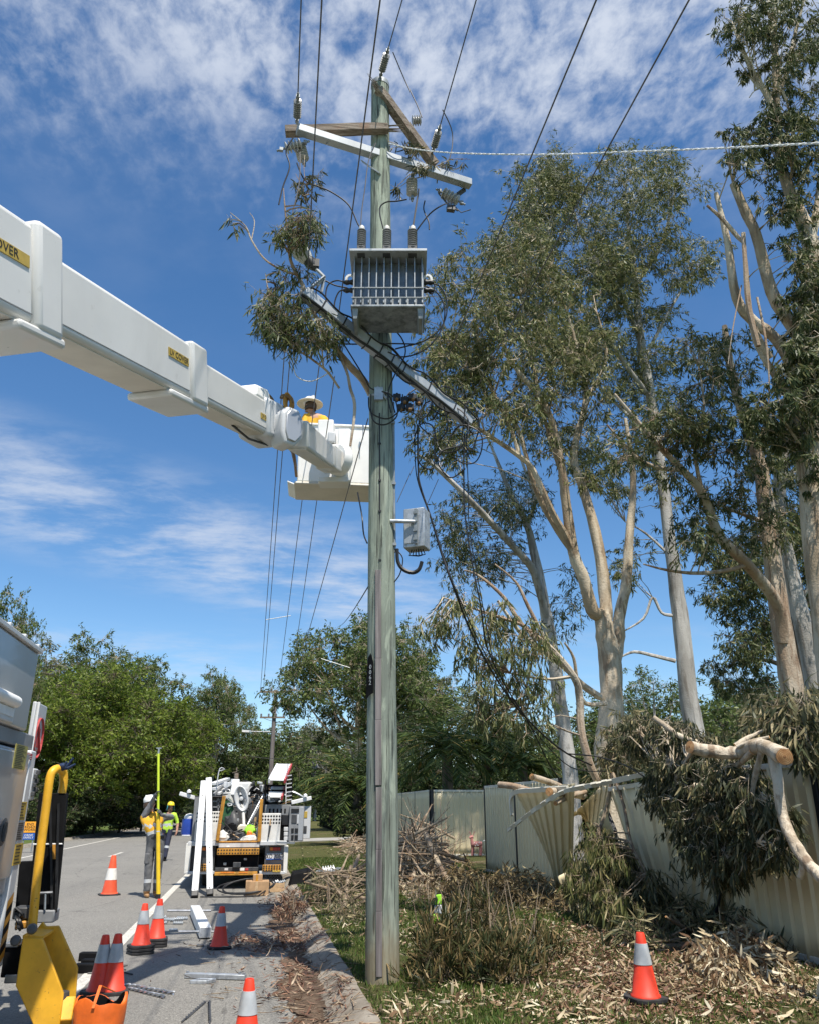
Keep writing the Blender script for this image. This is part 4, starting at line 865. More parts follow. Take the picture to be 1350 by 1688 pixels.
# ---------------------------------------------------------------- the timber power pole and what hangs on it
random.seed(5)
PB = gp(631, 1608, .2); D0 = FH.dot(PB-CAM); PT = at(627, 140, D0)
def polept(y, dr=0., side=0.):
    """a point on the pole's axis at image height y, moved dr toward the camera and side to the right"""
    a, b = 0., 1.
    for _ in range(40):
        m = (a+b)/2; p = PB.lerp(PT, m); d = p-CAM; py = 844-d.dot(UPC)/d.dot(FW)*FPX
        if py > y: a = m
        else: b = m
    return PB.lerp(PT, a)-FH*dr+RT*side
pole = thing('power_pole', 'weathered green-grey timber power pole standing at the kerb with a split crossarm', 'power pole', PB)
mb = MB(); K = 26; ax = (PT-PB)
mb.tube([PB-UPW*.3]+[PB+ax*i/K for i in range(K+1)], [.158]+[.157-.034*i/K+random.uniform(-.002, .002) for i in range(K+1)], 24)
mb.build('shaft', MT['pole'], pole, angle=60)
mb = MB(); mb.lathe([(.128, -.05), (.13, .0), (.124, .03), (.0, .045)], PT, 20); mb.build('pole_cap', MT['galv_dk'], pole)
def along(y0, y1, n, dr, side): return [polept(y0+(y1-y0)*i/n, dr, side) for i in range(n+1)]
def strapstrip(ys, wdt, th, side, name, m, r0=.15):
    mb = MB(); pts = [polept(y, r0-.001-.033*(1608-y)/1468, side) for y in ys]
    for a, b in zip(pts[:-1], pts[1:]): mb.bar(a, b, wdt, th, up=FH)
    return mb.build(name, m, pole, bevel=.004)
strapstrip([946, 1090, 1190, 1296], .062, .045, -.03, 'cable_guard', MT['batten'], .15)
strapstrip([1299, 1400, 1500, 1606], .056, .036, -.025, 'cable_guard', MT['batten'], .146)
mb = MB(); mb.tube([p for p in along(690, 946, 8, .137, -.012)], .008, 6)
for y in (740, 800, 850, 930): p = polept(y, .136, -.012); mb.box(p, (.03, .03, .02))
mb.build('earth_cable', MT['cable'], pole)
mb = MB(); mb.tube(along(665, 912, 8, .03, .142), .016, 8)
for y in (700, 800, 900): mb.box(polept(y, .04, .135), (.05, .06, .03))
mb.build('conduit', MT['galv_dk'], pole)
# the dark number strip on the left of the shaft
p = polept(1115, .134, -.105); xd = (RT*.80-FH*.60).normalized(); fr = frame(p-FH*.0, xd, UPW)
mb = MB(); ny = -(xd.cross(UPW)) if xd.cross(UPW).dot(FH) > 0 else xd.cross(UPW)
poly = [(-.035, .17), (.0, .21), (.035, .12), (.04, -.19), (-.01, -.21), (-.05, -.25), (-.052, -.05)]
mb.prism([p+xd*u+UPW*v+ny*.004 for u, v in poly], ny*.004); np_ = mb.build('number_plate', MT['matblack'], pole)
text('0\n0\n6\n2', .062, frame(p+ny*.0105+UPW*-.01, xd, UPW), 'pole_number', MT['coneband'], np_, .001)
# cross arms
zc = polept(262, .18).z
SA, SB = gp(490, 212, zc), gp(775, 303, zc)
mb = MB(); mb.bar(SA, SB, .11, .11); 
arm = mb.build('steel_crossarm', MT['galv_lt'], pole, bevel=.008)
mb = MB(); mb.bar(gp(597, 265, zc-.05), polept(300, .15), .05, .012); mb.build('arm_brace', MT['galv_lt'], arm)
mb = MB()
for x, y in ((540, 229), (632, 262), (700, 284), (760, 300)): q = gp(x, y, zc); mb.tube([q-UPW*.09, q+UPW*.09], .011, 6)
mb.build('bolts', MT['steel'], arm)
def splinter(p0, p1, w, h, name, ends):
    """a rough timber arm: slightly bowed, split and ragged at the broken end"""
    p0, p1 = Vector(p0), Vector(p1); d = (p1-p0).normalized(); a, b = perp(d); mb = MB(); n = 8
    rows = []
    for i in range(n+1):
        t = i/n; c = p0.lerp(p1, t); k = 1-.12*(t > .92)
        rows.append([c+a*(u*w/2*k+random.uniform(-.004, .004))+b*(v*h/2*k+random.uniform(-.004, .004)) for u, v in ((-1, -1), (1, -1), (1, 1), (-1, 1))])
    for r0, r1 in zip(rows[:-1], rows[1:]): mb.add(r0+r1, [(0, 1, 5, 4), (1, 2, 6, 5), (2, 3, 7, 6), (3, 0, 4, 7)])
    mb.add(rows[0], [(3, 2, 1, 0)]); mb.add(rows[-1], [(0, 1, 2, 3)])
    if ends:
        for _ in range(9):
            s = p1+a*random.uniform(-.4, .4)*w+b*random.uniform(-.4, .4)*h; e = s+d*random.uniform(.06, .26)+a*random.uniform(-.03, .03)
            mb.tube([s-d*.05, e], [.016, .002], 4)
    o = mb.build(name, MT['hardwood'], None, loc=tuple((p0+p1)/2), bevel=.006, seg=1); return o
zw = zc+.13
w1 = splinter(gp(471, 216, zw), at(640, 211, D0-.17), .115, .105, 'broken_crossarm', True); tag(w1, 'weathered timber crossarm half reaching left from the pole, its end splintered', 'crossarm')
w2 = splinter(at(716, 272, D0+.35), at(624, 146, D0-.16), .115, .11, 'broken_crossarm', True); tag(w2, 'weathered timber crossarm half hanging down to the right from the pole top', 'crossarm')
# insulators
def shedstack(mb, c, ax, L, r0, r1, n, mi=0):
    prof = [(r0*.7, -L/2)]
    for i in range(n):
        z = -L/2+L*(i+.15)/n; s = L/n; prof += [(r0, z), (r1*.92, z+s*.16), (r1, z+s*.30), (r1*.95, z+s*.48), (r0*1.05, z+s*.62), (r0, z+s*.8)]
    prof += [(r0*.8, L/2)]; mb.lathe(prof, c, 18, ax, mi)
def insul(label, c, ax, L, r0, r1, n, m='porcelain', name='insulator', cat='insulator', group=None, fit=True):
    c = Vector(c); ax = Vector(ax).normalized(); t = thing(name, label, cat, c, 0, group)
    mb = MB(); shedstack(mb, c, ax, L, r0, r1, n); mb.build('sheds', MT[m], t, angle=50)
    if fit:
        mb = MB(); mb.tube([c-ax*(L/2+.11), c-ax*L/2], .014, 6); mb.tube([c+ax*L/2, c+ax*(L/2+.11)], .014, 6)
        mb.box(c-ax*(L/2+.05), (.045, .045, .045)); mb.box(c+ax*(L/2+.05), (.045, .045, .045)); mb.build('fittings', MT['galv_dk'], t)
    return t
def wire(p, x, y, name, label, group, r=.0075, z=None, far=44, lift=.0, m='wire'):
    p = Vector(p); q = gp(x, y, p.z if z is None else z); d = (q-p).normalized(); e = p+d*far
    mb = MB(); pts = [p+(e-p)*(i/20)-UPW*lift*(i/20)*(1-i/20)*4 for i in range(21)]
    mb.tube(pts, r, 6); return tag(mb.build(name, MT[m], None, loc=tuple(p)), label, 'power line', group)
GHV, GLV, GF = 'high voltage wires running back over the camera', 'low voltage wires running back over the camera', 'wires running on to the distant pole'
for (x0, y0, x1, y1, lab, lw) in ((490, 205, 497, 0, 'from the left end of the steel crossarm', 'leftmost high voltage wire, ending at the left tip of the steel crossarm'),
                              (634, 140, 663, 0, 'at the pole top', 'high voltage wire ending at the very top of the timber pole'),
                              (712, 250, 784, 0, 'above the right timber arm', 'high voltage wire ending at the hanging right timber arm')):
    p = gp(x0, y0, zc+.12) if x0 != 634 else PT+UPW*.02-FH*.1
    if x0 == 712: p = at(712, 252, D0+.28)
    q = gp(x1, y1, p.z); d = (q-p).normalized(); c = p+d*.25
    insul('ribbed grey strain insulator '+lab, c, d, .26, .022, .052, 8, group='strain insulators on the wires')
    wire(c+d*.22, x1, y1, 'power_line', lw, GHV, .0075)
def lvpt(t, dz=0.0): return LA.lerp(LB, t)+UPW*dz
LA, LB = at(500, 482, D0-.85), at(774, 697, D0+.45)
mb = MB(); dl = (LB-LA).normalized(); mb.bar(LA, LB, .13, .115)
larm = mb.build('low_crossarm', MT['galv_lt'], pole, bevel=.01)
mb = MB()
for t in (.10, .22, .36, .43, .50, .57, .72, .88): mb.bar(lvpt(t)-dl*.008, lvpt(t)+dl*.008, .142, .127)
mb.build('cable_straps', MT['black'], larm)
mb = MB()
for t in (.05, .55, .80, .97): q = lvpt(t); mb.tube([q-UPW*.10, q+UPW*.16], .012, 6); mb.box(q+UPW*.1, (.03, .05, .05))
mb.build('eye_bolts', MT['galv_dk'], larm)
mb = MB(); mb.tube([polept(596, .16)-RT*.1, polept(596, .16)+RT*.1], .02, 6); mb.box(polept(548, .19), (.17, .10, .14), (RT, FH, UPW)); mb.build('arm_bracket', MT['galv_dk'], pole, bevel=.006)
for t, x, y, l in ((.02, 531, 0, 'low voltage wire passing left of the transformer to the low arm tip'), (.20, 627, 0, 'low voltage wire crossing the steel crossarm down to the low arm'), (.78, 982, 0, 'low voltage wire crossing the white rope, left of its twin'), (.97, 1135, 0, 'rightmost low voltage wire, running to the right tip of the low arm')):
    p = lvpt(t, .14)
    wire(p, x, y, 'power_line', l, GLV, .0062)
# the run on to the distant pole
FP = at(455, 1138, 66)
for x0, y0, Dd, x1, y1, D1, l in ((470, 572, 8.6, 430, 1139, 66, 'leftmost wire of the pair sinking to the distant pole left arm tip'), (481, 560, 8.6, 434.5, 1139, 66, 'second wire of the pair sinking to the distant pole'), (527, 600, 8.8, 459, 1137, 66, 'wire sinking behind the bucket to the distant pole top'),
                             (552, 620, 8.8, 478, 1140, 66, 'wire sinking behind the bucket to the distant pole right arm tip'), (607, 690, 8.4, 470, 1184, 66, 'wire sinking from the pole to the lower distant arm')):
    a, b = at(x0, y0, Dd), at(x1, y1, D1); mb = MB(); mb.tube([a.lerp(b, i/24) for i in range(25)], [.007+.012*i/24 for i in range(25)], 5)
    tag(mb.build('power_line', MT['wire'], None, loc=tuple(a)), l, 'power line', GF)
a, b = polept(930), at(560, 1032, 40); mb = MB(); mb.tube(sag(a, b, .15), .010, 5); tag(mb.build('service_wire', MT['cable'], None, loc=tuple(a)), 'thin service wire dropping left from the pole toward the wide olive gum', 'cable')
def fp(x, y, D=66): return at(x, y, D)
dp = thing('power_pole', 'distant timber power pole with two crossarms and a street light arm behind the service truck', 'power pole', (FP.x, FP.y, .1))
mb = MB(); mb.tube([(FP.x, FP.y, .0), FP], [.20, .15], 12); mb.build('shaft', MT['batten'], dp)
for (x0, x1, y, nm) in ((429, 482, 1141, 'upper_crossarm'), (429, 470, 1183, 'lower_crossarm')):
    mb = MB(); mb.bar(fp(x0, y, 65.8), fp(x1, y, 65.8), .13, .13); ca = mb.build(nm, MT['hardwood'], dp)
    for i in range(4): mb = MB(); q = fp(x0+2+(x1-x0-4)*i/3, y-1.5, 65.8); mb.lathe([(.05, 0), (.09, .08), (.06, .12), (.09, .2), (.0, .26)], q, 8); mb.build('insulator', MT['porcelain'], ca)
mb = MB(); mb.tube([fp(455, 1207), fp(409, 1206)], .035, 6); la = mb.build('lamp_arm', MT['galv'], dp)
mb = MB(); mb.bar(fp(400, 1205.5), fp(411, 1206), .22, .16); mb.build('lamp_head', MT['whitepure'], la)
P2 = at(524, 1226, 108); d2 = thing('power_pole', 'farthest green power pole, small above the driveway beside the date palm', 'power pole', (P2.x, P2.y, .1))
mb = MB(); mb.tube([(P2.x, P2.y, .1), P2], [.26, .20], 10); mb.build('shaft', MT['pole'], d2)
for x0, x1, y in ((512, 538, 1265), (504, 526, 1273)): mb = MB(); mb.bar(at(x0, y, 107.7), at(x1, y-1, 107.7), .16, .16); mb.build('crossarm', MT['galv'], d2)
for x0, y0, D_, x1, y1, E_2, l in ((470, 1184, 66, 512, 1230, 108, 'thin wire from the distant lower arm to the farthest pole'), (405, 1245, 50, 530, 1225, 66, 'pale slack wire in front of the far trees, sloping to the farthest pole'), (433, 1183, 66, 520, 1170, 58, 'slack wire looping from the distant pole toward the wide olive gum')):
    a, b = at(x0, y0, D_), at(x1, y1, E_2); mb = MB(); mb.tube(sag(a, b, .6), .018, 5); tag(mb.build('power_line', MT['wire'], None, loc=tuple(a)), l, 'power line', GF)
for x0, y0, x1, y1, D_, l in ((438, 1022, 480, 1015, 40, 'short white spreader rod clipped across the far wires'), (530, 1086, 577, 1101, 45, 'short white spreader rod in front of the wide olive gum')):
    a, b = at(x0, y0, D_), at(x1, y1, D_); mb = MB(); mb.tube([a, b], .02, 6); tag(mb.build('spreader_rod', MT['whitebar'], None, loc=tuple(a)), l, 'spreader rod')
# hanging and standing insulators, fuse cut-outs
insul('pale grey pin insulator standing behind the hanging timber arm', at(686, 198, D0+.15), RT+UPW*.15, .13, .045, .075, 4, 'porc_lt', fit=False)
insul('grey ribbed insulator hanging under the steel crossarm right of the pole', at(679, 308, D0+.2), UPW, .26, .04, .07, 6, 'porc_lt')
for x, y, ax, l in ((484, 240, UPW*.4+RT*1, 'pale fuse insulator lying sideways under the left tip of the steel crossarm'), (498, 252, UPW+RT*-.25, 'pale fuse insulator hanging under the left tip of the steel crossarm')):
    insul(l, gp(x, y, zc-.2), ax, .22, .04, .078, 5, 'porc_lt')
c = gp(742, 324, zc-.18); t = insul('pale drop-out fuse with an open arm under the right end of the steel crossarm', c, RT*.8+UPW*-.55, .26, .04, .082, 5, 'porc_lt', 'drop_out_fuse', 'fuse')
mb = MB(); mb.tube([c-RT*.16+UPW*.06, c-RT*.02-UPW*.16, c+RT*.10-UPW*.24], .012, 6); mb.tube([c+RT*.06-UPW*.17, c+RT*.14-UPW*.27, c+RT*.27-UPW*.22], .007, 6); mb.box(c+RT*.0-UPW*.2, (.11, .07, .08)); mb.bar(c+RT*.10+UPW*.04, c+RT*.2+UPW*.13, .04, .05); mb.build('fuse_arm', MT['darkgrey'], t)
# ---------------------------------------------------------------- transformer
TC = at(640, 470, D0-.78); hw, hh, hd = .395, .31, .20
tr = thing('transformer', 'galvanised finned transformer with three ribbed bushings bolted to the front of the pole', 'transformer', TC+FH*hd-UPW*hh)
A3 = (RT, FH, UPW); tcn = TC+FH*.22
mb = MB(); mb.box(tcn, (hw*2, .40, hh*2), A3); mb.box(tcn-FH*.05-UPW*(hh+.02), (hw*2+.02, .52, .03), A3); mb.build('tank', MT['tank'], tr, bevel=.008)
mb = MB(); mb.box(tcn-FH*.09+UPW*(hh+.02), (hw*2+.07, .66, .035), A3); mb.build('lid', MT['galv_lt'], tr, bevel=.006)
for i in range(10):
    mb = MB(); x = -hw+.02+(hw*2-.04)*i/9; q = tcn-FH*.26+RT*x
    mb.hexa([q+RT*-.006+FH*.06-UPW*hh, q+RT*.006+FH*.06-UPW*hh, q+RT*.006-FH*.06-UPW*hh*.96, q+RT*-.006-FH*.06-UPW*hh*.96], [q+RT*-.006+FH*.06+UPW*hh, q+RT*.006+FH*.06+UPW*hh, q+RT*.006-FH*.06+UPW*hh, q+RT*-.006-FH*.06+UPW*hh])
    mb.build('fin', MT['tank'], tr)
mb = MB()
for dz_ in (-.11, -.24): mb.tube([tcn-FH*.325-RT*hw+UPW*dz_, tcn-FH*.325+RT*hw+UPW*dz_], .007, 6)
mb.build('fin_rod', MT['galv_lt'], tr)
for sx in (-1, 1):
    mb = MB(); q = tcn+RT*sx*(hw-.04)-UPW*(hh+.035); mb.hexa([q-RT*.035-FH*.28, q+RT*.035-FH*.28, q+RT*.035+FH*.15, q-RT*.035+FH*.15][::-1], [q-RT*.02-FH*.26-UPW*.12, q+RT*.02-FH*.26-UPW*.12, q+RT*.02-FH*.0-UPW*.16, q-RT*.02-FH*.0-UPW*.16][::-1]); mb.build('foot', MT['galv_dk'], tr)
    mb = MB(); q = tcn+RT*sx*(hw+.05)+UPW*(hh-.06); n = 14
    for i in range(n-3): a0, a1 = 2*math.pi*(i-4)/n, 2*math.pi*(i-3)/n; mb.bar(q+RT*math.cos(a0)*.045*sx+UPW*math.sin(a0)*.055, q+RT*math.cos(a1)*.045*sx+UPW*math.sin(a1)*.055, .016, .028)
    mb.build('lifting_hook', MT['whitebar'], tr)
    for k_ in range(2): mb = MB(); q = tcn+RT*sx*(hw+.05)+UPW*(.16-.11*k_)-FH*.06; mb.lathe([(.02, -.06), (.035, -.03), (.025, 0), (.035, .03), (.016, .07)], q, 10, RT*sx); mb.build('side_terminal', MT['black'], tr)
for x, dx in ((596, 0), (638, 0), (680, 0)):
    mb = MB(); q = at(x, 417, D0-.90); top = at(x, 376, D0-.58); ax_ = (UPW).normalized(); L = .27
    shedstack(mb, q+UPW*(L/2+.05), UPW, L, .034, .052, 9); b = mb.build('bushing', MT['porc_grey'], tr, angle=50)
    mb = MB(); mb.box(q+UPW*.02, (.085, .085, .11), A3); mb.build('bushing_base', MT['darkgrey'], b)
    mb = MB(); mb.lathe([(.03, 0), (.034, .03), (.03, .055), (.010, .065), (.008, .08)], q+UPW*(L+.04), 10); mb.build('bushing_cap', MT['conewhite'], b)
# ---------------------------------------------------------------- cables
def pxs(pts, D): return [at(p[0], p[1], p[2] if len(p) > 2 else D) for p in pts]
def cable(pts, D, label, r=.009, m='cable', group=None, name='cable', cat='cable', k=5, px=True):
    P = pxs(pts, D) if px else [Vector(p) for p in pts]
    S = [Vector(q) for q in smoothpts([tuple(p) for p in P], k)]
    mb = MB(); mb.tube(S, r, 6); return tag(mb.build(name, MT[m], None, loc=tuple(S[0])), label, cat, group)
DD = D0-.55
cable([(490, 268, 7.6), (497, 286, 7.55), (508, 300), (545, 315), (575, 337), (590, 368), (596, 376)], DD, 'black dropper curving from the left fuse to the left bushing')
cable([(484, 226, 7.4), (472, 248, 7.4), (478, 274, 7.4), (467, 307, 7.4), (460, 337, 7.4)], 7.4, 'cut black cable end dangling under the left tip of the steel crossarm')
cable([(495, 250, 7.4), (494, 300, 7.4), (483, 350, 7.4), (481, 372, 7.4)], 7.4, 'grey cut wire hanging straight down from the left fuse', .007, 'wire')
cable([(680, 376), (686, 337), (690, 311)], D0-.35, 'grey rod-like dropper standing on the right bushing', .012, 'wire')
cable([(686, 380), (708, 352), (730, 337), (747, 333, 8.6)], D0-.3, 'black dropper arching from the right bushing to the drop-out fuse')
cable([(632, 376), (626, 345), (636, 333), (655, 331), (671, 328)], D0-.4, 'black dropper curling over the pole from the middle bushing')
cable([(648, 85, 8.0), (667, 130), (686, 170), (695, 193)], D0+.1, 'slack jumper from the pole top wire to the pin insulator', .008, 'wire')
cable([(729, 180, 8.3), (745, 218), (741, 259), (723, 281)], D0+.4, 'slack jumper looping beside the hanging timber arm', .008, 'wire')
cable([(620, 235), (608, 265), (602, 310), (597, 345), (595, 372)], D0-.25, 'thin stay wire on the left side of the pole above the transformer', .007, 'wire')
cable([(700, 330, 8.4), (698, 345), (706, 365), (707, 378)], D0+.3, 'short cut black cable right of the right bushing')
for i, (pts, l) in enumerate(([[(572, 466), (556, 462), (541, 470), (538, 492), (548, 508), (566, 520)], 'black cable loop leaving the upper left terminal of the transformer'],
    [[(573, 474), (553, 470), (532, 462), (522, 478), (526, 500), (540, 515)], 'outer black cable loop left of the transformer'],
    [[(574, 478), (560, 480), (552, 500), (556, 520), (572, 530)], 'inner black cable loop left of the transformer'],
    [[(702, 466), (722, 470), (735, 490), (735, 520), (722, 545), (695, 563), (652, 575)], 'large thin cable loop right of the transformer reaching the pole'],
    [[(702, 472), (718, 480), (732, 505), (728, 540), (705, 572), (668, 588), (640, 580)], 'large black cable loop right of the transformer over the low arm'],
    [[(702, 478), (712, 484), (716, 470), (706, 462)], 'tiny black cable loop at the right terminals'],
    [[(648, 540), (664, 560), (668, 585), (650, 620), (640, 650), (645, 680)], 'black cable curling under the transformer down the pole'],
    [[(545, 566), (590, 567), (640, 566), (690, 567)], 'black cable stretched level behind the low arm'],
    [[(566, 565, 8), (600, 620, 8), (612, 640, 8), (640, 650, 8), (652, 680, 8)], 'thick black cable swinging into the clamp cluster on the pole'],
    [[(612, 650), (614, 690), (634, 700), (655, 685), (650, 655), (630, 645)], 'coiled black cable ring round the pole at the clamp cluster'],
    [[(608, 655), (612, 680), (640, 690), (662, 672), (664, 650)], 'second coiled black cable ring at the clamp cluster'])):
    cable(pts, DD if i < 6 else D0-.28, l, .0085)
def offs(t0, t1, dx, dz_, wig, n=10): return [tuple(lvpt(t0+(t1-t0)*i/n)+UPW*(dz_+wig*math.sin(i*1.7+dx*9))-FH*.085+RT*dx) for i in range(n+1)]
cable(offs(.0, 1.0, 0, -.085, .02), 0, 'thick black cable strapped along the lower edge of the low arm', .017, px=False)
cable(offs(.05, .6, .0, .10, .03), 0, 'black cable lying along the top of the low arm', .010, px=False)
cable(offs(.45, 1.04, .02, .09, .035), 0, 'black cable snaking along the right half of the low arm', .010, px=False)
cable(offs(.4, 1.0, .03, -.16, .04), 0, 'slack black cable hanging just under the right half of the low arm', .010, px=False)
loops = [(715, 690, 22, 34), (742, 705, 30, 40), (765, 735, 28, 32), (700, 735, 18, 40), (728, 660, 20, 24), (775, 700, 14, 40), (690, 665, 20, 22), (748, 760, 24, 26)]
for i, (x, y, a, b) in enumerate(loops):
    ph = random.uniform(0, 6); pts = [(x+a*math.cos(ph+j*.8)+random.uniform(-4, 4), y+b*math.sin(ph+j*.8)+random.uniform(-4, 4), D0+.25+.08*math.sin(j+i)) for j in range(8)]
    cable(pts, 0, 'loose loop of black cable tangled under the right end of the low arm', .0085, group='tangled cable loops under the low arm')
cl = thing('cable_clamps', 'cluster of black cable clamps with brown bolts on the pole below the low arm', 'clamps', polept(668, 0, .2))
for j, (x, y) in enumerate(((655, 655), (668, 660), (680, 655), (662, 672), (676, 672), (690, 662))):
    mb = MB(); q = at(x, y, D0-.05+.05*(j % 2)); mb.box(q, (.09, .07, .07), (RT, FH, UPW)); mb.tube([q-UPW*.06, q+UPW*.06], .015, 6); c_ = mb.build('clamp', MT['black'], cl, bevel=.008)
    mb = MB(); mb.lathe([(.018, 0), (.018, .03), (.008, .04)], q-UPW*.05-FH*.035, 8, -FH); mb.build('bolt', MT['brownwire'], c_)
mb = MB(); q = polept(660, .15, -.02); mb.box(q, (.10, .05, .16), A3); mb.tube([q-RT*.12-UPW*.02, q+RT*.12+UPW*.03], .012, 6); mb.tube([q-RT*.02+UPW*.1, q+RT*.09-UPW*.06], .014, 6); mb.build('tension_bracket', MT['galv'], cl)
cable([(688, 700), (689, 770), (692, 800), (712, 860), (728, 915), (748, 970), (775, 1040, 9), (812, 1110, 9.6), (850, 1165, 10.2), (895, 1212, 10.8), (935, 1243, 11.4), (975, 1262, 12)], D0+.25, 'thick black fallen cable sweeping down from the low arm to the torn fence', .012, group=None)
cable([(683, 700), (684, 760), (690, 800), (714, 864), (733, 925), (756, 985), (795, 1070, 9.1), (840, 1150, 9.8), (880, 1205, 10.6), (940, 1265, 11.6), (1000, 1272, 12)], D0+.3, 'thinner black fallen cable running beside the thick one to the fence', .007)
cable([(765, 715), (764, 790), (766, 850), (778, 930), (792, 1000), (803, 1070, 9), (838, 1140, 9.6), (870, 1190, 10.2), (905, 1260, 11), (925, 1290, 11.4)], D0+.4, 'black cable hanging from the right tip of the low arm into the broken limb', .009)
cable([(768, 715), (771, 800), (773, 870), (788, 960), (812, 1090, 9)], D0+.45, 'second black cable hanging from the right tip of the low arm', .006)
cable([(935, 1243, 11.4), (985, 1248, 11.8), (1030, 1262, 11), (1060, 1280, 10.5)], 11, 'black fallen cable lying across the fallen leaves to the fence', .010)
cable([(682, 768, 8.3), (655, 828, 8.2)], 8.2, 'short thin wire running from the hanging cables to the pole', .004)
cable([(722, 790, 8.6), (702, 835, 8.3)], 8.4, 'short thin wire dropping onto the grey box', .004)
cable([(590, 812, 8.8), (597, 850), (600, 880), (606, 896)], D0, 'black cable swinging into the left side of the pole below the bucket', .008)
cable([(470, 572, 8.0), (482, 595, 8.0), (490, 620, 8.0), (515, 628, 8.0), (548, 611, 8.0)], 8.0, 'white cut tie wire sagging between the far wires and the lodged branch', .006, 'rope')
t = thing('line_clamp', 'small white line clamp at the cut end of the far wire', 'clamp', at(470, 574, 8.0)); mb = MB(); q = at(470, 574, 8.0); mb.box(q, (.05, .05, .07)); mb.build('body', MT['whitebar'], t, bevel=.01); mb = MB(); mb.tube([q+UPW*.03, q+UPW*.1], .008, 6); mb.build('hook', MT['galv'], t)
S = [Vector(q) for q in smoothpts([tuple(p) for p in (at(642, 236, D0-.15), at(690, 246, 7.7), at(760, 252, 7.0), at(900, 254, 6.2), at(1050, 249, 5.5), at(1200, 243, 4.9), at(1370, 234, 4.4), at(1700, 215, 3.8))], 14)]
mb = MB(); n = len(S); vs = []
for j in range(2):
    P_ = []
    for i, p in enumerate(S):
        d = (S[min(i+1, n-1)]-S[max(i-1, 0)]).normalized(); a, b = perp(d); P_.append(p)
    # fine twisted strands
    T_ = [P_[int(k_/4)].lerp(P_[min(int(k_/4)+1, n-1)], (k_ % 4)/4) for k_ in range(4*(n-1))]
    Q_ = []
    for i, p in enumerate(T_): d = (T_[min(i+1, len(T_)-1)]-T_[max(i-1, 0)]).normalized(); a, b = perp(d); th = i*1.05+j*math.pi; Q_.append(p+(a*math.cos(th)+b*math.sin(th))*.0042)
    mb.tube(Q_, .0058, 5)
tag(mb.build('rope', MT['rope'], None, loc=tuple(S[0])), 'white twisted rope stretched from the pole out of the picture to the right', 'rope')
# street light on the low arm
lp = at(497, 420, 7.45); sl_t = thing('street_light', 'tilted street light with a dull white bowl at the low arm left tip', 'street light', at(512, 468, 7.4))
a, b = at(484, 402, 7.4), at(516, 437, 7.45); d = (b-a).normalized()
mb = MB(); prof = [(.0, 0), (.055, .02), (.095, .08), (.105, .15), (.085, .23), (.06, .29)]; mb.lathe(prof, a, 14, d); mb.build('lamp_bowl', MT['lampglass'], sl_t)
mb = MB(); mb.lathe([(.066, .25), (.07, .30), (.05, .38), (.03, .42)], a, 12, d); mb.box(a+d*.33+RT*.05, (.07, .08, .10)); mb.build('housing', MT['darkgrey'], sl_t)
mb = MB(); mb.tube([b+d*.04, at(535, 456, 7.4), at(524, 470, 7.38)], .02, 8); mb.bar(at(535, 456, 7.38), at(508, 478, 7.36), .05, .014); mb.bar(at(535, 456, 7.42), at(530, 482, 7.4), .05, .014); mb.build('lamp_bracket', MT['galv_lt'], sl_t)
# grey box on the right of the pole
BX = at(687, 874, D0+.02); bt = thing('cable_box', 'grey metal cable box held off the right side of the pole on a pipe', 'cable box', BX-UPW*.22)
mb = MB(); mb.box(BX, (.235, .2, .45), (RT*.94-FH*.34, FH*.94+RT*.34, UPW)); mb.build('housing', MT['galv'], bt, bevel=.01)
fx, fy = (RT*.94-FH*.34), (FH*.94+RT*.34); mb = MB(); mb.box(BX-fy*.108-fx*.045-UPW*.07, (.11, .008, .22), (fx, fy, UPW)); mb.build('cover_plate', MT['galv_lt'], bt)
mb = MB(); mb.box(BX-fy*.125+fx*.03, (.03, .035, .40), (fx, fy, UPW)); 
for dz_ in (-.15, -.05, .06, .15): mb.box(BX-fy*.145+fx*.03+UPW*dz_, (.045, .02, .025), (fx, fy, UPW))
mb.build('mounting_channel', MT['galv_dk'], bt)
mb = MB(); mb.tube([polept(864, .10, .10), BX-fy*.135+fx*.03+UPW*.05], .022, 10); mb.build('support_pipe', MT['galv'], bt)
mb = MB()
for i in range(6): q = BX-UPW*.225+fx*(-.06+.025*i); mb.tube([q, q-UPW*.06-RT*(.01*(2.5-i)), BX-UPW*.30+fx*.02], .007, 5)
mb.build('cable_tails', MT['cable'], bt)
cable([(655, 905), (656, 925), (664, 938), (679, 944), (690, 939), (695, 926)], D0-.06, 'thick black cable looping from the pole conduit up to the grey box', .022)
cable([(652, 905), (664, 920), (660, 945), (650, 960)], D0-.05, 'thin black cable under the grey box', .007)
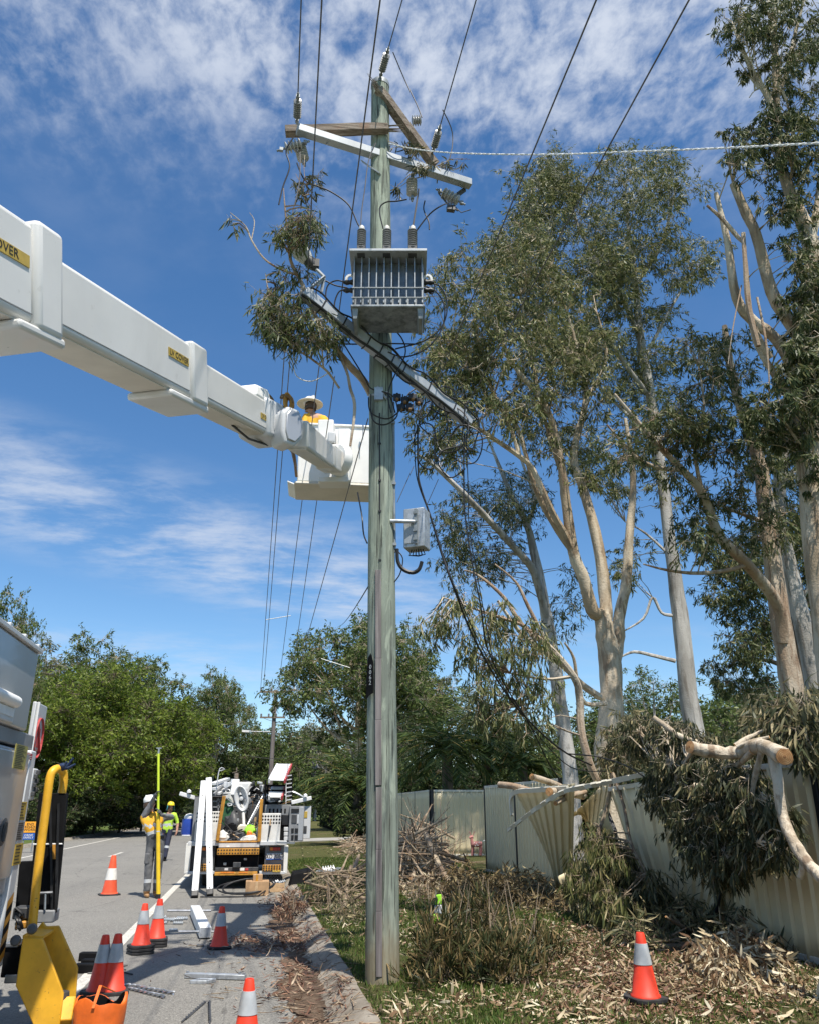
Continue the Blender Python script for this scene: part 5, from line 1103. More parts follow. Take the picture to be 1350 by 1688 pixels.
# ---------------------------------------------------------------- branch lodged in the low arm, sprigs on the top arm
L_ = [[(612, 650, 8.35, .045), (598, 625, 8.2, .045), (577, 603, 8.0, .042), (556, 577, 7.85, .038), (538, 555, 7.75, .03), (520, 520, 7.6, .024), (500, 470, 7.4, .022), (480, 430, 7.3, .018), (474, 380, 7.25, .012), (470, 340, 7.2, .008), (468, 310, 7.2, .004)],
      [(489, 452, 7.35, .016), (462, 443, 7.3, .012), (435, 425, 7.25, .010), (415, 395, 7.2, .009), (405, 372, 7.2, .007), (380, 350, 7.15, .004)], [(415, 395, 7.2, .007), (420, 365, 7.2, .005), (412, 350, 7.2, .003)],
      [(560, 640, 7.9, .013), (540, 612, 7.8, .014), (512, 590, 7.7, .012), (490, 575, 7.6, .008), (470, 545, 7.5, .005)], [(556, 577, 7.85, .02), (572, 612, 7.8, .016), (578, 640, 7.8, .018), (585, 665, 7.8, .019), (583, 700, 7.8, .016), (578, 735, 7.8, .013)],
      [(500, 470, 7.4, .016), (490, 500, 7.35, .014), (470, 520, 7.3, .010), (452, 545, 7.3, .006)], [(470, 500, 7.3, .008), (445, 480, 7.2, .006), (438, 450, 7.2, .004)], [(440, 470, 7.2, .006), (450, 505, 7.2, .005)]]
c = rs(502, 376, 28, 24, 7.2, .2, 18, .13)+rs(470, 400, 18, 26, 7.2, .2, 8, .12)+rs(450, 515, 22, 34, 7.25, .2, 24, .14)+rs(500, 535, 44, 38, 7.4, .2, 32, .13)+rs(480, 470, 28, 30, 7.3, .2, 13, .12)+rs(545, 565, 30, 20, 7.7, .2, 11, .12)+rs(388, 362, 14, 8, 7.15, .1, 2, .07)+rs(500, 345, 16, 16, 7.2, .15, 3, .1)+rs(446, 545, 14, 16, 7.25, .15, 5, .13)
boughthing('lodged_branch', 'torn gum branch lodged over the low arm left of the transformer, leaves hanging', L_, c, MT['gum_tan'], MT['gumleaf_d'], L=.105, w=.17, dens=84, droop=1.1, segs=3, sprays=5.5, bend=.08, tw=.003, spread=1.1)
L_ = [[(640, 232, D0-.15, .006), (660, 240, D0-.1, .005), (690, 262, D0+.1, .004), (712, 280, D0+.2, .003)], [(715, 275, D0+.2, .005), (745, 262, D0+.3, .004), (775, 262, D0+.3, .002)]]
c = rs(672, 252, 28, 14, D0, .15, 6, .1)+rs(688, 268, 20, 14, D0+.1, .15, 5, .09)+rs(750, 270, 26, 16, D0+.3, .1, 4, .09)+rs(660, 310, 10, 12, D0+.1, .1, 2, .08)
boughthing('leaf_sprig', 'spray of gum leaves caught on the steel crossarm right of the pole', L_, c, MT['gum_tan'], MT['hangleaf_d'], L=.12, w=.17, dens=110, droop=.9, segs=3, sprays=2.2, bend=.08, tw=.003)
c = rs(508, 290, 16, 24, 7.5, .15, 5, .1)+rs(515, 320, 16, 10, 7.5, .15, 3, .09)
boughthing('leaf_sprig', 'spray of gum leaves dangling under the left end of the steel crossarm', [[(503, 255, 7.5, .005), (502, 285, 7.5, .004), (510, 320, 7.5, .003)]], c, MT['gum_tan'], MT['hangleaf_d'], L=.12, w=.17, dens=110, droop=.9, segs=3, sprays=2.2, bend=.08, tw=.003)
# ---------------------------------------------------------------- the boom truck at the left edge
random.seed(9)
XB = -1.85
YR = atX(65, 1078, XB).y; ZT = atX(65, 1078, XB).z
bt_ = thing('boom_truck', 'silver grey elevating-platform truck at the left edge with its white boom raised over the road', 'boom truck', (-3.0, 3.0, 0))
def bx(name, lo, hi, m, parent=bt_, bevel=.012): mb = MB(); mb.span(lo, hi); return mb.build(name, m, parent, bevel=bevel)
zl = atX(48, 1212, XB).z
bx('upper_locker', (-4.2, -1.2, zl+.02), (XB, YR, ZT), MT['truckgrey'], bevel=.02)
mb = MB(); mb.span((-4.22, -1.2, ZT), (XB+.025, YR+.02, ZT+.035))
for i in range(14): y = YR-.12-i*.42; mb.span((XB-.02, y, ZT+.035), (XB+.02, y+.05, ZT+.06))
mb.build('roof_rail', MT['lightgrey'], bt_, bevel=.005)
YR = YR+.38      # the lower body reaches farther back than the upper locker
bx('deck_edge', (-4.15, -1.2, zl-.10), (XB-.03, YR+.005, zl+.018), MT['midgrey'])
bx('lower_locker', (-4.2, -1.2, .98), (XB-.02, YR-.16, zl-.12), MT['truckgrey'], bevel=.02)
mb = MB(); mb.span((XB-.018, YR-1.75, 1.10), (XB+.012, YR-.20, zl-.15)); dr = mb.build('locker_door', MT['truckgrey'], bt_, bevel=.012)
mb = MB(); q = atX(3, 1372, XB+.013); mb.lathe([(.10, 0), (.10, .012), (.07, .018), (.07, .006), (.0, .006)], q, 18, Vector((1, 0, 0))); mb.box(q+Vector((.02, 0, 0)), (.02, .035, .13)); mb.build('door_latch', MT['darkgrey'], dr)
bx('skirt', (-4.15, -1.2, .48), (XB-.035, YR-.05, .965), MT['truckgrey'])
bx('rear_post', (XB-.10, YR-.14, .45), (XB+.004, YR+.03, zl-.11), MT['lightgrey'])
# vent with a white grille on the upper locker
q0 = atX(0, 1128, XB); q1 = atX(17, 1200, XB)
mb = MB(); mb.span((XB-.002, q0.y-.75, q1.z+.03), (XB+.02, q1.y-.02, q0.z-.06)); vt = mb.build('vent', MT['lightgrey'], bt_, bevel=.01)
mb = MB(); mb.tube([(XB+.03, q0.y-.7, (q0.z+q1.z)/2+.05), (XB+.03, q1.y-.07, (q0.z+q1.z)/2+.05)], .045, 10); mb.build('vent_roll', MT['whitepure'], vt)
mb = MB(); mb.span((XB+.021, q0.y-.7, q1.z+.07), (XB+.026, q1.y-.06, q1.z+.13)); mb.build('vent_label', MT['plate'], vt)
# stickers
def sticker(x0, y0, x1, y1, m, name, X=XB+.006, lines=None, ink=None, parent=bt_):
    a, b = atX(x0, y0, X), atX(x1, y1, X); mb = MB(); mb.span((X-.004, min(a.y, b.y), min(a.z, b.z)), (X+.002, max(a.y, b.y), max(a.z, b.z))); s = mb.build(name, m, parent)
    if lines:
        H_ = abs(a.z-b.z); W_ = abs(a.y-b.y); n = lines
        mb = MB()
        for i in range(n): z = max(a.z, b.z)-H_*(i+.7)/(n+.4); mb.span((X+.002, min(a.y, b.y)+W_*.1, z-H_*.14/n*1.2), (X+.0035, min(a.y, b.y)+W_*random.uniform(.6, .9), z+H_*.14/n*1.2))
        mb.build('print', ink or MT['ink'], s)
    return s
sticker(27, 1226, 40, 1270, MT['tankyel'], 'instruction_sticker', XB+.014, 14)
sticker(31, 1322, 40, 1352, MT['yellowtag'], 'warning_sticker', lines=6)
sticker(28, 1356, 36, 1385, MT['midgrey'], 'grey_sticker', lines=8)
sticker(26, 1392, 33, 1425, MT['yellowtag'], 'warning_sticker', lines=6)
sticker(44, 1241, 52, 1253, MT['redink'], 'red_sticker', XB+.008, lines=3, ink=MT['plate'])
# rear sign board with a red ring, beyond the end of the body
pa, pb = atX(55, 1158, XB-.06), atX(70, 1240, XB-.06)
mb = MB(); mb.span((XB-.09, YR+.02, pb.z), (XB-.06, YR+.42, pa.z+.02)); rb = mb.build('sign_board', MT['lightgrey'], bt_, bevel=.008)
cz = atX(62, 1217, XB-.06).z; mb = MB(); cy_ = YR+.24; n = 24
for i in range(n): a0, a1 = 2*math.pi*i/n, 2*math.pi*(i+1)/n; mb.bar((XB-.055, cy_+.13*math.cos(a0), cz+.17*math.sin(a0)), (XB-.055, cy_+.13*math.cos(a1), cz+.17*math.sin(a1)), .006, .026, up=(1, 0, 0))
mb.build('prohibition_ring', MT['redink'], rb)
mb = MB(); mb.bar((XB-.052, cy_-.09, cz+.12), (XB-.052, cy_+.09, cz-.12), .006, .024, up=(1, 0, 0)); mb.box((XB-.054, cy_, cz), (.004, .07, .16)); mb.build('prohibition_figure', MT['redink'], rb)
mb = MB(); mb.tube([(XB-.05, YR+.06, pa.z+.02), (XB-.045, YR+.05, pb.z-.1)], .012, 6); mb.build('control_cable', MT['whitebar'], bt_)
# control block and hinges
cb = thing_ = None
mb = MB(); a, b = atX(40, 1264, XB), atX(56, 1320, XB); mb.span((XB-.05, YR+.0, b.z), (XB+.01, YR+.16, a.z)); cb = mb.build('control_block', MT['lightgrey'], bt_, bevel=.01)
for i in range(6): mb = MB(); z = b.z+.05+i*(a.z-b.z-.08)/5; mb.span((XB+.008, YR+.03+.06*(i % 2), z-.018), (XB+.035, YR+.075+.06*(i % 2), z+.018)); mb.build('switch', MT['darkgrey'], cb, bevel=.004)
# hazard tape on the lower rear corner, wheel and mudguard
mb = MB()
za, zb = .46, .92
for i in range(7):
    z0, z1 = za+(zb-za)*i/7, za+(zb-za)*(i+1)/7; mb.add([(XB+.006, YR-.13, z0), (XB+.006, YR+.02, z0+.06), (XB+.006, YR+.02, z1+.06), (XB+.006, YR-.13, z1)], [(0, 1, 2, 3)], i % 2)
mb.build('hazard_tape', [MT['amber'], MT['matblack']], bt_, smooth=False)
def wheel(name, c, r, w, parent, face=1):
    c = Vector(c); mb = MB(); prof = [(r*.55, -w/2), (r*.93, -w/2), (r, -w/2+.03), (r, w/2-.03), (r*.93, w/2), (r*.55, w/2)]; mb.lathe(prof, c, 28, Vector((1, 0, 0))); o = mb.build(name, MT['rubber'], parent)
    mb = MB(); mb.lathe([(r*.55, w/2-.02), (r*.5, w/2-.06), (r*.28, w/2-.08), (r*.22, w/2+.01), (.0, w/2+.015)], c, 20, Vector((face, 0, 0))); mb.build('rim', MT['lightgrey'], o); return o
for y in (5.55, -2.6): wheel('wheel', (-2.06, y, .46), .46, .30, bt_); wheel('wheel', (-4.0, y, .46), .46, .30, bt_, -1)
bx('chassis', (-3.5, -3.6, .55), (-2.5, YR+.25, .80), MT['darkgrey'])
bx('cab', (-4.15, -3.9, .6), (-1.9, -1.35, 2.7), MT['truckgrey'], bevel=.08)
bx('cab_window', (-1.905, -3.2, 1.7), (-1.885, -1.9, 2.4), MT['glass'])
# black pole holder behind the body
YB = 8.15
def pr(pts, Y, th, m, name, parent=bt_, bevel=.006): mb = MB(); mb.prism([atY(x, y, Y) for x, y in pts], (0, th, 0)); return mb.build(name, m, parent, bevel=bevel)
ph = pr([(64, 1308), (111, 1308), (91, 1515), (44, 1513)], YB, .07, MT['matblack'], 'pole_holder')
pr([(32, 1421), (56, 1420), (48, 1512), (24, 1508)], YB+.01, .09, MT['matblack'], 'holder_side', ph)
pr([(54, 1391), (103, 1390.5), (102.8, 1393), (53.5, 1394)], YB-.01, .008, MT['whitebar'], 'white_stripe', ph)
pr([(85, 1392), (96, 1392), (93.5, 1417), (82.5, 1417)], YB-.01, .008, MT['amber'], 'reflector', ph)
pr([(98, 1300), (108, 1300), (107, 1308), (97, 1308)], YB-.01, .008, MT['amber'], 'reflector', ph)
mb = MB(); mb.tube([atY(66, 1473, YB-.06), atY(87, 1472, YB-.06)], .012, 8); mb.tube([atY(75, 1474, YB-.06), atY(74, 1500, YB-.06)], .010, 8); mb.build('pin', MT['steel'], ph)
for x0, y0, x1, y1 in ((83, 1322, 86, 1500), (97, 1325, 92, 1505)): mb = MB(); mb.bar(atY(x0, y0, YB-.02), atY(x1, y1, YB-.02), .02, .02); mb.build('channel', MT['black'], ph)
# rear deck gear between the post and the leg
for (x0, y0, x1, y1, Y, m, nm) in ((22, 1497, 50, 1516, 7.75, 'darkgrey', 'hose_tray'), (50, 1502, 88, 1522, 8.1, 'midgrey', 'cross_beam'), (26, 1520, 44, 1532, 7.7, 'amber', 'valve_cover'), (8, 1562, 29, 1612, 7.62, 'matblack', 'lamp_housing'), (8, 1555, 30, 1563, 7.60, 'steel', 'lamp_bracket'), (8, 1608, 28, 1622, 7.60, 'steel', 'lamp_bracket')):
    a, b = atY(x0, y0, Y), atY(x1, y1, Y); bx(nm, (a.x, Y, b.z), (b.x, Y+.2, a.z), MT[m], bevel=.01)
for i in range(5):
    pts = [atY(30+random.uniform(-4, 8), 1500+8*k+random.uniform(-3, 3), 7.7+random.uniform(-.05, .1)) for k in range(5)]; mb = MB(); mb.tube([Vector(q) for q in smoothpts([tuple(p) for p in pts], 3)], .012, 6); mb.build('hose', MT['cable'], bt_)
# yellow hand rail
S = [Vector(q) for q in smoothpts([tuple(atY(x, y, Y)) for x, y, Y in ((52, 1545, 7.6), (62, 1440, 7.6), (76, 1330, 7.6), (82, 1285, 7.6), (88, 1271, 7.62), (97, 1268, 7.7), (104, 1274, 7.78), (105, 1290, 7.8), (102, 1308, 7.8))], 5)]
mb = MB(); mb.tube(S, .036, 12); mb.build('hand_rail', MT['yellow'], bt_)
gv = MB()
for x1, y1, x2, y2 in ((112, 1262, 121, 1250), (114, 1266, 124, 1260), (108, 1262, 110, 1256)): gv.tube([atY(99, 1266, 7.70), atY((99+x1)/2, (1266+y1)/2-1, 7.68), atY(x1, y1, 7.66), atY(x2, y2, 7.65)], [.032, .028, .014, .008], 8)
tag(gv.build('rubber_glove', MT['navy'], None, loc=tuple(atY(100, 1266, 7.7))), 'navy blue rubber glove draped over the top of the yellow hand rail', 'glove')
# outrigger leg: two folded yellow plates with an open channel between
lg1 = [(37, 1547), (70, 1548), (104.5, 1638), (98, 1692), (93, 1745), (72, 1745), (54, 1690), (25.5, 1626)]
lg2 = [(57, 1537), (70, 1520), (76, 1528), (97, 1527), (128, 1597), (124, 1650), (116, 1700), (92, 1720), (60, 1620)]
YL = 7.35
ol = pr(lg1, YL, .035, MT['yellow'], 'outrigger_leg', bevel=.008)
pr(lg2, YL+.42, .035, MT['yellow'], 'outrigger_plate', ol, .008)
a_, b_, c_ = atY(70, 1549, YL+.02), atY(37, 1547, YL+.02), atY(104.5, 1638, YL+.02)
mb = MB(); mb.hexa([a_, a_+Vector((0, .41, 0)), b_+Vector((0, .41, 0)), b_], [p+Vector((0, 0, .02)) for p in (a_, a_+Vector((0, .41, 0)), b_+Vector((0, .41, 0)), b_)]); mb.build('leg_cap', MT['yellow'], ol)
e_ = atY(26.5, 1628, YL+.02); f_ = atY(38, 1550, YL+.02); mb = MB(); mb.hexa([e_, f_, f_+Vector((0, .40, 0)), e_+Vector((0, .40, 0))], [p+Vector((.02, 0, 0)) for p in (e_, f_, f_+Vector((0, .40, 0)), e_+Vector((0, .40, 0)))]); mb.build('leg_back', MT['yellow'], ol)
mb = MB(); mb.bar(atY(112, 1650, YL+.2), atY(104, 1690, YL+.05), .12, .10); mb.build('jack_tube', MT['yellow'], ol, bevel=.01)
for x, y, Y in ((53, 1532, YL-.02), (26, 1551, YL-.02)): mb = MB(); mb.lathe([(.035, 0), (.04, .02), (.03, .06), (.0, .065)], atY(x, y, Y), 14, Vector((.2, -1, .1))); mb.build('pivot_pin', MT['darkgrey'], ol)
a_ = atY(80, 1760, YL+.2); mb = MB(); mb.lathe([(.24, 0), (.24, .03), (.10, .05), (.08, .25)], (a_.x, YL+.2, .003), 20); mb.build('foot_pad', MT['darkgrey'], ol)
# ---------------------------------------------------------------- boom
BA, BB = at(50, 452, 3.74), at(470, 698, 7.7); bd = (BB-BA).normalized()   # a line along the right flank
def bax(px):
    lo, hi = -1.6, 1.3
    for _ in range(50):
        m = (lo+hi)/2; d = BA.lerp(BB, m)-CAM; x = 675+d.dot(RT)/d.dot(FW)*FPX
        if x < px: lo = m
        else: hi = m
    return BA.lerp(BB, lo)-bd.cross(UPW).normalized()*.205     # the boom's own axis
bs, bu = bd.cross(UPW).normalized(), None; bu = bs.cross(bd).normalized()     # to the right of the boom, and up
def bsec(name, p0, p1, w, h, m, parent=bt_, bevel=.03, dz=0): mb = MB(); mb.bar(p0+bu*dz, p1+bu*dz, w, h, up=UPW); return mb.build(name, m, parent, bevel=bevel, seg=3)
TU = BA-bd*2.9-bs*.205
s1 = bsec('boom_base_section', TU, bax(52), .46, .595, MT['white'], bevel=.04)
c1 = bsec('boom_collar', bax(48), bax(93), .53, .665, MT['white'], bevel=.04)
s2 = bsec('boom_middle_section', bax(86), bax(322), .365, .463, MT['white'], bevel=.035)
c2 = bsec('boom_collar', bax(318), bax(343), .425, .51, MT['white'], bevel=.03)
s3 = bsec('boom_tip_section', bax(338), bax(464), .285, .357, MT['white'], bevel=.03)
for p0, p1, w, h, par in ((bax(20), bax(97), .51, .34, c1), (bax(285), bax(346), .39, .268, c2)):
    mb = MB(); mb.bar(p0-bu*h, p1-bu*h, w, .06, up=UPW); mb.build('wear_shoe', MT['white'], par, bevel=.02)
for sec, p0, p1, w, h in ((s1, TU, bax(46), .46, .595), (s2, bax(97), bax(316), .365, .463), (s3, bax(348), bax(455), .285, .357)):
    mb = MB(); mb.bar(p0-bu*(h/2+.003), p1-bu*(h/2+.003), w-.07, .012, up=UPW); mb.build('belly_bounce_tint', MT['beige'], sec)  # thin beige sheet paints bounced light under each section
    mb = MB(); mb.bar(p0+bs*(w/2+.001)-bu*(h/2-.05), p1+bs*(w/2+.001)-bu*(h/2-.05), .006, .006, up=UPW); mb.build('seam', MT['midgrey'], sec)
def bsticker(px, w, h, size, par, side, up, body='LV COVER'):
    q = bax(px)+bs*(side+.004)+bu*up; mb = MB(); mb.bar(q-bd*w/2, q+bd*w/2, .006, h, up=UPW); s = mb.build('lv_cover_sticker', MT['yellowtag'], par)
    text(body, size, frame(q+bs*.0042, bd, bu), 'sticker_text', MT['ink'], s, .0006)
bsticker(-14, .53, .072, .075, s1, .23, .05)
bsticker(299, .33, .068, .068, s2, .1825, .05)
bsticker(448, .29, .06, .056, s3, .1425, -.02)
mb = MB(); mb.tube([bax(50)-bu*.30-bs*.05+bd*.0, bax(70)-bu*.36-bs*.02, bax(97)-bu*.27-bs*.08], .013, 6); mb.tube([bax(415)-bu*.19, bax(440)-bu*.25, bax(470)-bu*.22], .012, 6); mb.build('hydraulic_hose', MT['cable'], bt_)
mb = MB(); mb.bar(TU-bd*.3, TU+bd*.4, .6, .8, up=UPW); mb.build('boom_pivot', MT['lightgrey'], bt_, bevel=.04)
mb = MB(); mb.lathe([(.50, 0), (.50, .12), (.42, .2), (.38, .9), (.3, 1.0)], (TU.x, TU.y, TU.z-1.25), 24); mb.build('turret', MT['lightgrey'], bt_)
# elbow
E0, E1 = at(447, 690, 8.75), at(484, 702, 9.05)
mb = MB(); mb.bar(bax(452)-bd*.08, bax(478), .36, .425, up=UPW, w1=.39, h1=.46); el_ = mb.build('elbow_housing', MT['lightgrey'], bt_, bevel=.05, seg=3)
mb = MB(); c = bax(447)+bu*.17; mb.hexa([c-bd*.21-bs*.14, c+bd*.24-bs*.14, c+bd*.24+bs*.14, c-bd*.21+bs*.14], [c-bd*.13-bs*.11+bu*.145, c+bd*.21-bs*.11+bu*.17, c+bd*.21+bs*.11+bu*.17, c-bd*.13+bs*.11+bu*.145]); mb.build('elbow_cover', MT['whitepure'], el_, bevel=.03)
ec = at(484, 702, 7.5); ex_ = (RT*.80-FH*.60).normalized(); ey_ = UPW; ez_ = ex_.cross(ey_)
oct_ = [(-.045, .215), (.045, .22), (.085, .12), (.085, -.10), (.02, -.23), (-.06, -.23), (-.085, -.10), (-.085, .12)]
mb = MB(); nrm_ = (RT*.75-FH*.66).normalized(); hx = UPW.cross(nrm_).normalized()
mb.prism([ec+hx*u*1.7+UPW*v for u, v in oct_], -nrm_*.22); mb.build('elbow_plate', MT['lightgrey'], el_, bevel=.03, seg=3)
mb = MB(); mb.prism([ec+nrm_*.0+hx*u*1.25+UPW*v*.8 for u, v in oct_], nrm_*.02); mb.build('elbow_cap', MT['truckgrey'], el_, bevel=.012)
for x, y, s_, D_ in ((436, 654, .136, 7.62), (473, 655, .077, 7.7)):
    q = at(x, y, D_); mb = MB(); mb.tube([q+hx*math.cos(t)*s_*.9+UPW*(math.sin(t)*s_*.55-.03) for t in np.linspace(-.2, 3.34, 14)], .022, 8); mb.build('hose_loop', MT['brownwire'], el_)
mb = MB()
for i in range(4): q = at(474+i, 661, 7.7); mb.tube([q+hx*math.cos(t)*.05+UPW*math.sin(t)*.10+FH*i*.026 for t in np.linspace(0, 6.28, 13)], .012, 6)
mb.build('hose_coil', MT['amber'], el_)
# jib and bucket
J0, J1 = at(490, 716, 7.8), at(550, 762, 11.35); jd = (J1-J0).normalized()
mb = MB(); mb.bar(J0, J1, .255, .31, up=UPW, w1=.27, h1=.31); jb = mb.build('jib', MT['white'], bt_, bevel=.03, seg=3)
mb = MB(); mb.bar(J0.lerp(J1, .72), J1+jd*.02, .30, .35, up=UPW); mb.build('jib_sleeve', MT['white'], jb, bevel=.025, seg=3)
js = jd.cross(UPW).normalized(); ju = js.cross(jd); mb = MB(); mb.bar(J0-ju*.160, J1-ju*.162, .20, .012, up=UPW); mb.build('belly_bounce_tint', MT['beige'], jb)  # beige sheet paints the bounce light under the jib
mb = MB(); q = J0.lerp(J1, .93)-ju*.18; mb.bar(q-jd*.10, q+jd*.10, .14, .005, up=UPW); mb.build('label', MT['traywhite'], jb)
BK = at(490, 793, 11.7); wx = (RT*.995+FH*.10).normalized(); wy = UPW.cross(wx).normalized()
if wy.dot(FH) < 0: wy = -wy
def bk(u, v, w): return BK+wx*u+wy*v+UPW*w
bw, bdp, bh = 1.42, .66, 1.02
mb = MB(); lo = [bk(0, .0, 0), bk(bw, 0, 0), bk(bw, bdp, 0), bk(0, bdp, 0)]; hi_ = [bk(-.02, -.02, bh), bk(bw+.02, -.02, bh), bk(bw+.02, bdp+.02, bh), bk(-.02, bdp+.02, bh)]
th = .035; li = [bk(th, th, .05), bk(bw-th, th, .05), bk(bw-th, bdp-th, .05), bk(th, bdp-th, .05)]; lh = [bk(th, th, bh), bk(bw-th, th, bh), bk(bw-th, bdp-th, bh), bk(th, bdp-th, bh)]
mb.add(lo+hi_+li+lh, [(3, 2, 1, 0), (0, 1, 5, 4), (1, 2, 6, 5), (2, 3, 7, 6), (3, 0, 4, 7), (8, 9, 10, 11), (8, 12, 13, 9), (9, 13, 14, 10), (10, 14, 15, 11), (11, 15, 12, 8), (4, 5, 13, 12), (5, 6, 14, 13), (6, 7, 15, 14), (7, 4, 12, 15)])
bk_ = mb.build('bucket', MT['whitepure'], bt_, bevel=.02, seg=3)
mb = MB(); mb.hexa([bk(-.05, -.03, -.05), bk(bw+.03, -.03, -.05), bk(bw+.03, bdp+.05, -.05), bk(-.05, bdp+.05, -.05)], [bk(-.03, -.02, -.004), bk(bw+.02, -.02, -.004), bk(bw+.02, bdp+.03, -.004), bk(-.03, bdp+.03, -.004)]); mb.build('bucket_floor', MT['beige'], bk_, bevel=.015)  # bucket underside takes the same painted bounce tone
mb = MB(); mb.hexa([bk(-.16, .1, .02), bk(-.04, .1, -.03), bk(-.04, bdp+.04, -.04), bk(-.16, bdp, .0)], [bk(-.16, .1, .05), bk(-.04, .1, .0), bk(-.04, bdp+.04, -.01), bk(-.16, bdp, .03)]); mb.build('step', MT['whitepure'], bk_, bevel=.01)
mb = MB()
for a, b in ((0, 1), (1, 2), (2, 3), (3, 0)): mb.bar(hi_[a]+UPW*.0, hi_[b]+UPW*.0, .05, .04)
mb.build('bucket_rim', MT['whitepure'], bk_, bevel=.01)
# mount on the front of the bucket
def fbox(x0, y0, x1, y1, D_, dep, m, nm, par=bk_, bevel=.02): 
    a, b = at(x0, y0, D_), at(x1, y1, D_); c = (a+b)/2+FH*dep/2; mb = MB(); mb.box(c, (abs((b-a).dot(RT)), dep, abs((a-b).z)), A3); return mb.build(nm, m, par, bevel=bevel, seg=3)
fbox(525, 691, 549, 735, 11.35, .35, MT['whitepure'], 'control_box')
fbox(541, 711, 553, 728, 11.25, .2, MT['lightgrey'], 'control_lid')
fbox(558, 706, 577, 740, 11.3, .4, MT['whitepure'], 'rotator_head')
fbox(556, 735, 577, 792, 11.42, .27, MT['whitepure'], 'mount_plate')
mb = MB(); q = at(557, 758, 11.32); mb.lathe([(.0, -.03), (.24, -.03), (.25, .0), (.25, .10), (.22, .14)], q, 24, (RT*.75+FH*.66), 0); mb.build('rotator_disc', MT['whitepure'], bk_, angle=30)
mb = MB(); q = at(547, 741, 11.35); mb.tube([q, q+RT*.25-UPW*.02], .09, 14); mb.build('pivot_tube', MT['whitepure'], bk_)
fbox(525, 786, 575, 794, 11.40, .28, MT['white'], 'mount_foot', bevel=.012)
mb = MB(); q = at(599, 704, 11.66); mb.box(q, (.03, .03, .07), A3); mb.tube([q-UPW*.03, q-UPW*.22], .008, 6); mb.build('lanyard_clip', MT['steel'], bk_)
mb = MB(); mb.tube([at(476, 735, 8.0), at(483, 745, 9.2), at(487, 765, 11.4), at(489, 785, 11.7)], .022, 8); mb.tube([at(478, 735, 8.0), at(486, 750, 9.8), at(489, 770, 11.6)], .015, 6); mb.build('hydraulic_hoses', MT['brownwire'], bk_)
# ---------------------------------------------------------------- the service truck seen from behind
random.seed(4)
YS = 19.15
st_ = thing('service_truck', 'open-backed white service truck seen from behind, crammed with tools, parked at the kerb', 'truck', (-.12, 22.0, 0))
def q3(x, y, Y=YS): return atY(290+x/5.4, 1240+y/5.4, Y)
def pbox(name, x0, y0, x1, y1, Y, dep, m, par=st_, bevel=.008):
    a, b = q3(x0, y0, Y), q3(x1, y1, Y); mb = MB(); mb.span((min(a.x, b.x), Y, min(a.z, b.z)), (max(a.x, b.x), Y+dep, max(a.z, b.z))); return mb.build(name, m if not isinstance(m, str) else MT[m], par, bevel=bevel)
gz = q3(500, 1215).z
pbox('deck', 108, 800, 990, 832, YS, 5.2, 'lightgrey')
pbox('left_side_panel', 95, 815, 118, 1085, YS, 4.6, 'traywhite')
pbox('right_side_panel', 968, 835, 992, 1085, YS, 4.6, 'traywhite')
pbox('left_rear_box', 125, 834, 340, 1065, YS+.12, .6, 'darkgrey')
pbox('right_rear_box', 800, 836, 965, 1065, YS+.14, .6, 'midgrey')
pbox('rear_beam', 95, 1066, 345, 1088, YS-.02, .3, 'lightgrey'); pbox('rear_beam', 745, 1068, 972, 1090, YS-.02, .3, 'lightgrey')
def perf(name, x0, y0, x1, y1, Y, m, nx, ny, hm, par, rr=.022, dep=.03, fy0=0., fy1=1.):
    o = pbox(name, x0, y0, x1, y1, Y, dep, m, par); a, b = q3(x0, y0, Y), q3(x1, y1, Y); mb = MB()
    for i in range(nx):
        for j in range(ny):
            c = Vector((a.x+(b.x-a.x)*(i+.5)/nx, Y-.002, a.z+(b.z-a.z)*(fy0+(fy1-fy0)*(j+.5)/ny))); mb.prism([c+Vector((math.cos(t)*rr, 0, math.sin(t)*rr)) for t in np.linspace(0, 2*math.pi, 9)[:-1]], (0, .001, 0))
    mb.build('perforations', hm, o); return o
perf('step_plate', 370, 862, 742, 915, YS-.12, 'amber', 15, 2, MT['ink'], st_, .018, .10)
pbox('tow_box', 366, 916, 736, 1032, YS+.0, .25, 'matblack')
pbox('tow_hitch', 512, 985, 578, 1030, YS-.16, .2, 'darkgrey'); pbox('tow_hitch_plate', 425, 985, 452, 1010, YS-.02, .02, 'steel'); pbox('chain_plate', 608, 945, 635, 965, YS-.02, .02, 'steel')
pbox('bumper', 350, 1032, 736, 1062, YS-.06, .14, 'darkgrey'); pbox('bumper_sticker', 570, 1034, 612, 1058, YS-.066, .006, 'whitepure'); pbox('bumper_sticker', 620, 1036, 646, 1056, YS-.066, .006, 'redink'); pbox('bumper_sticker', 435, 1036, 466, 1056, YS-.066, .006, 'lightgrey')
pbox('lower_step', 345, 1072, 726, 1098, YS-.14, .16, 'amber'); pbox('step_reflector', 400, 1070, 520, 1080, YS-.146, .006, 'orangelens'); pbox('step_reflector', 565, 1070, 640, 1080, YS-.146, .006, 'orangelens')
perf('foot_step', 775, 1008, 936, 1062, YS-.06, 'amber', 7, 3, MT['ink'], st_, .018, .12)
perf('foot_step', 215, 1000, 282, 1062, YS-.06, 'amber', 4, 3, MT['ink'], st_, .018, .12)
for i in range(5):
    mb = MB(); q = q3(870+i*14, 1066+random.uniform(-3, 3), YS-.1); mb.lathe([(.0, -.02), (.022, -.012), (.026, .004), (.0, .02)], q, 7); tag(mb.build('yellow_marble', MT['yellowtag'], None, loc=tuple(q)), 'small yellow plastic marker lying on the right foot step', 'marker', 'yellow markers on the foot step')
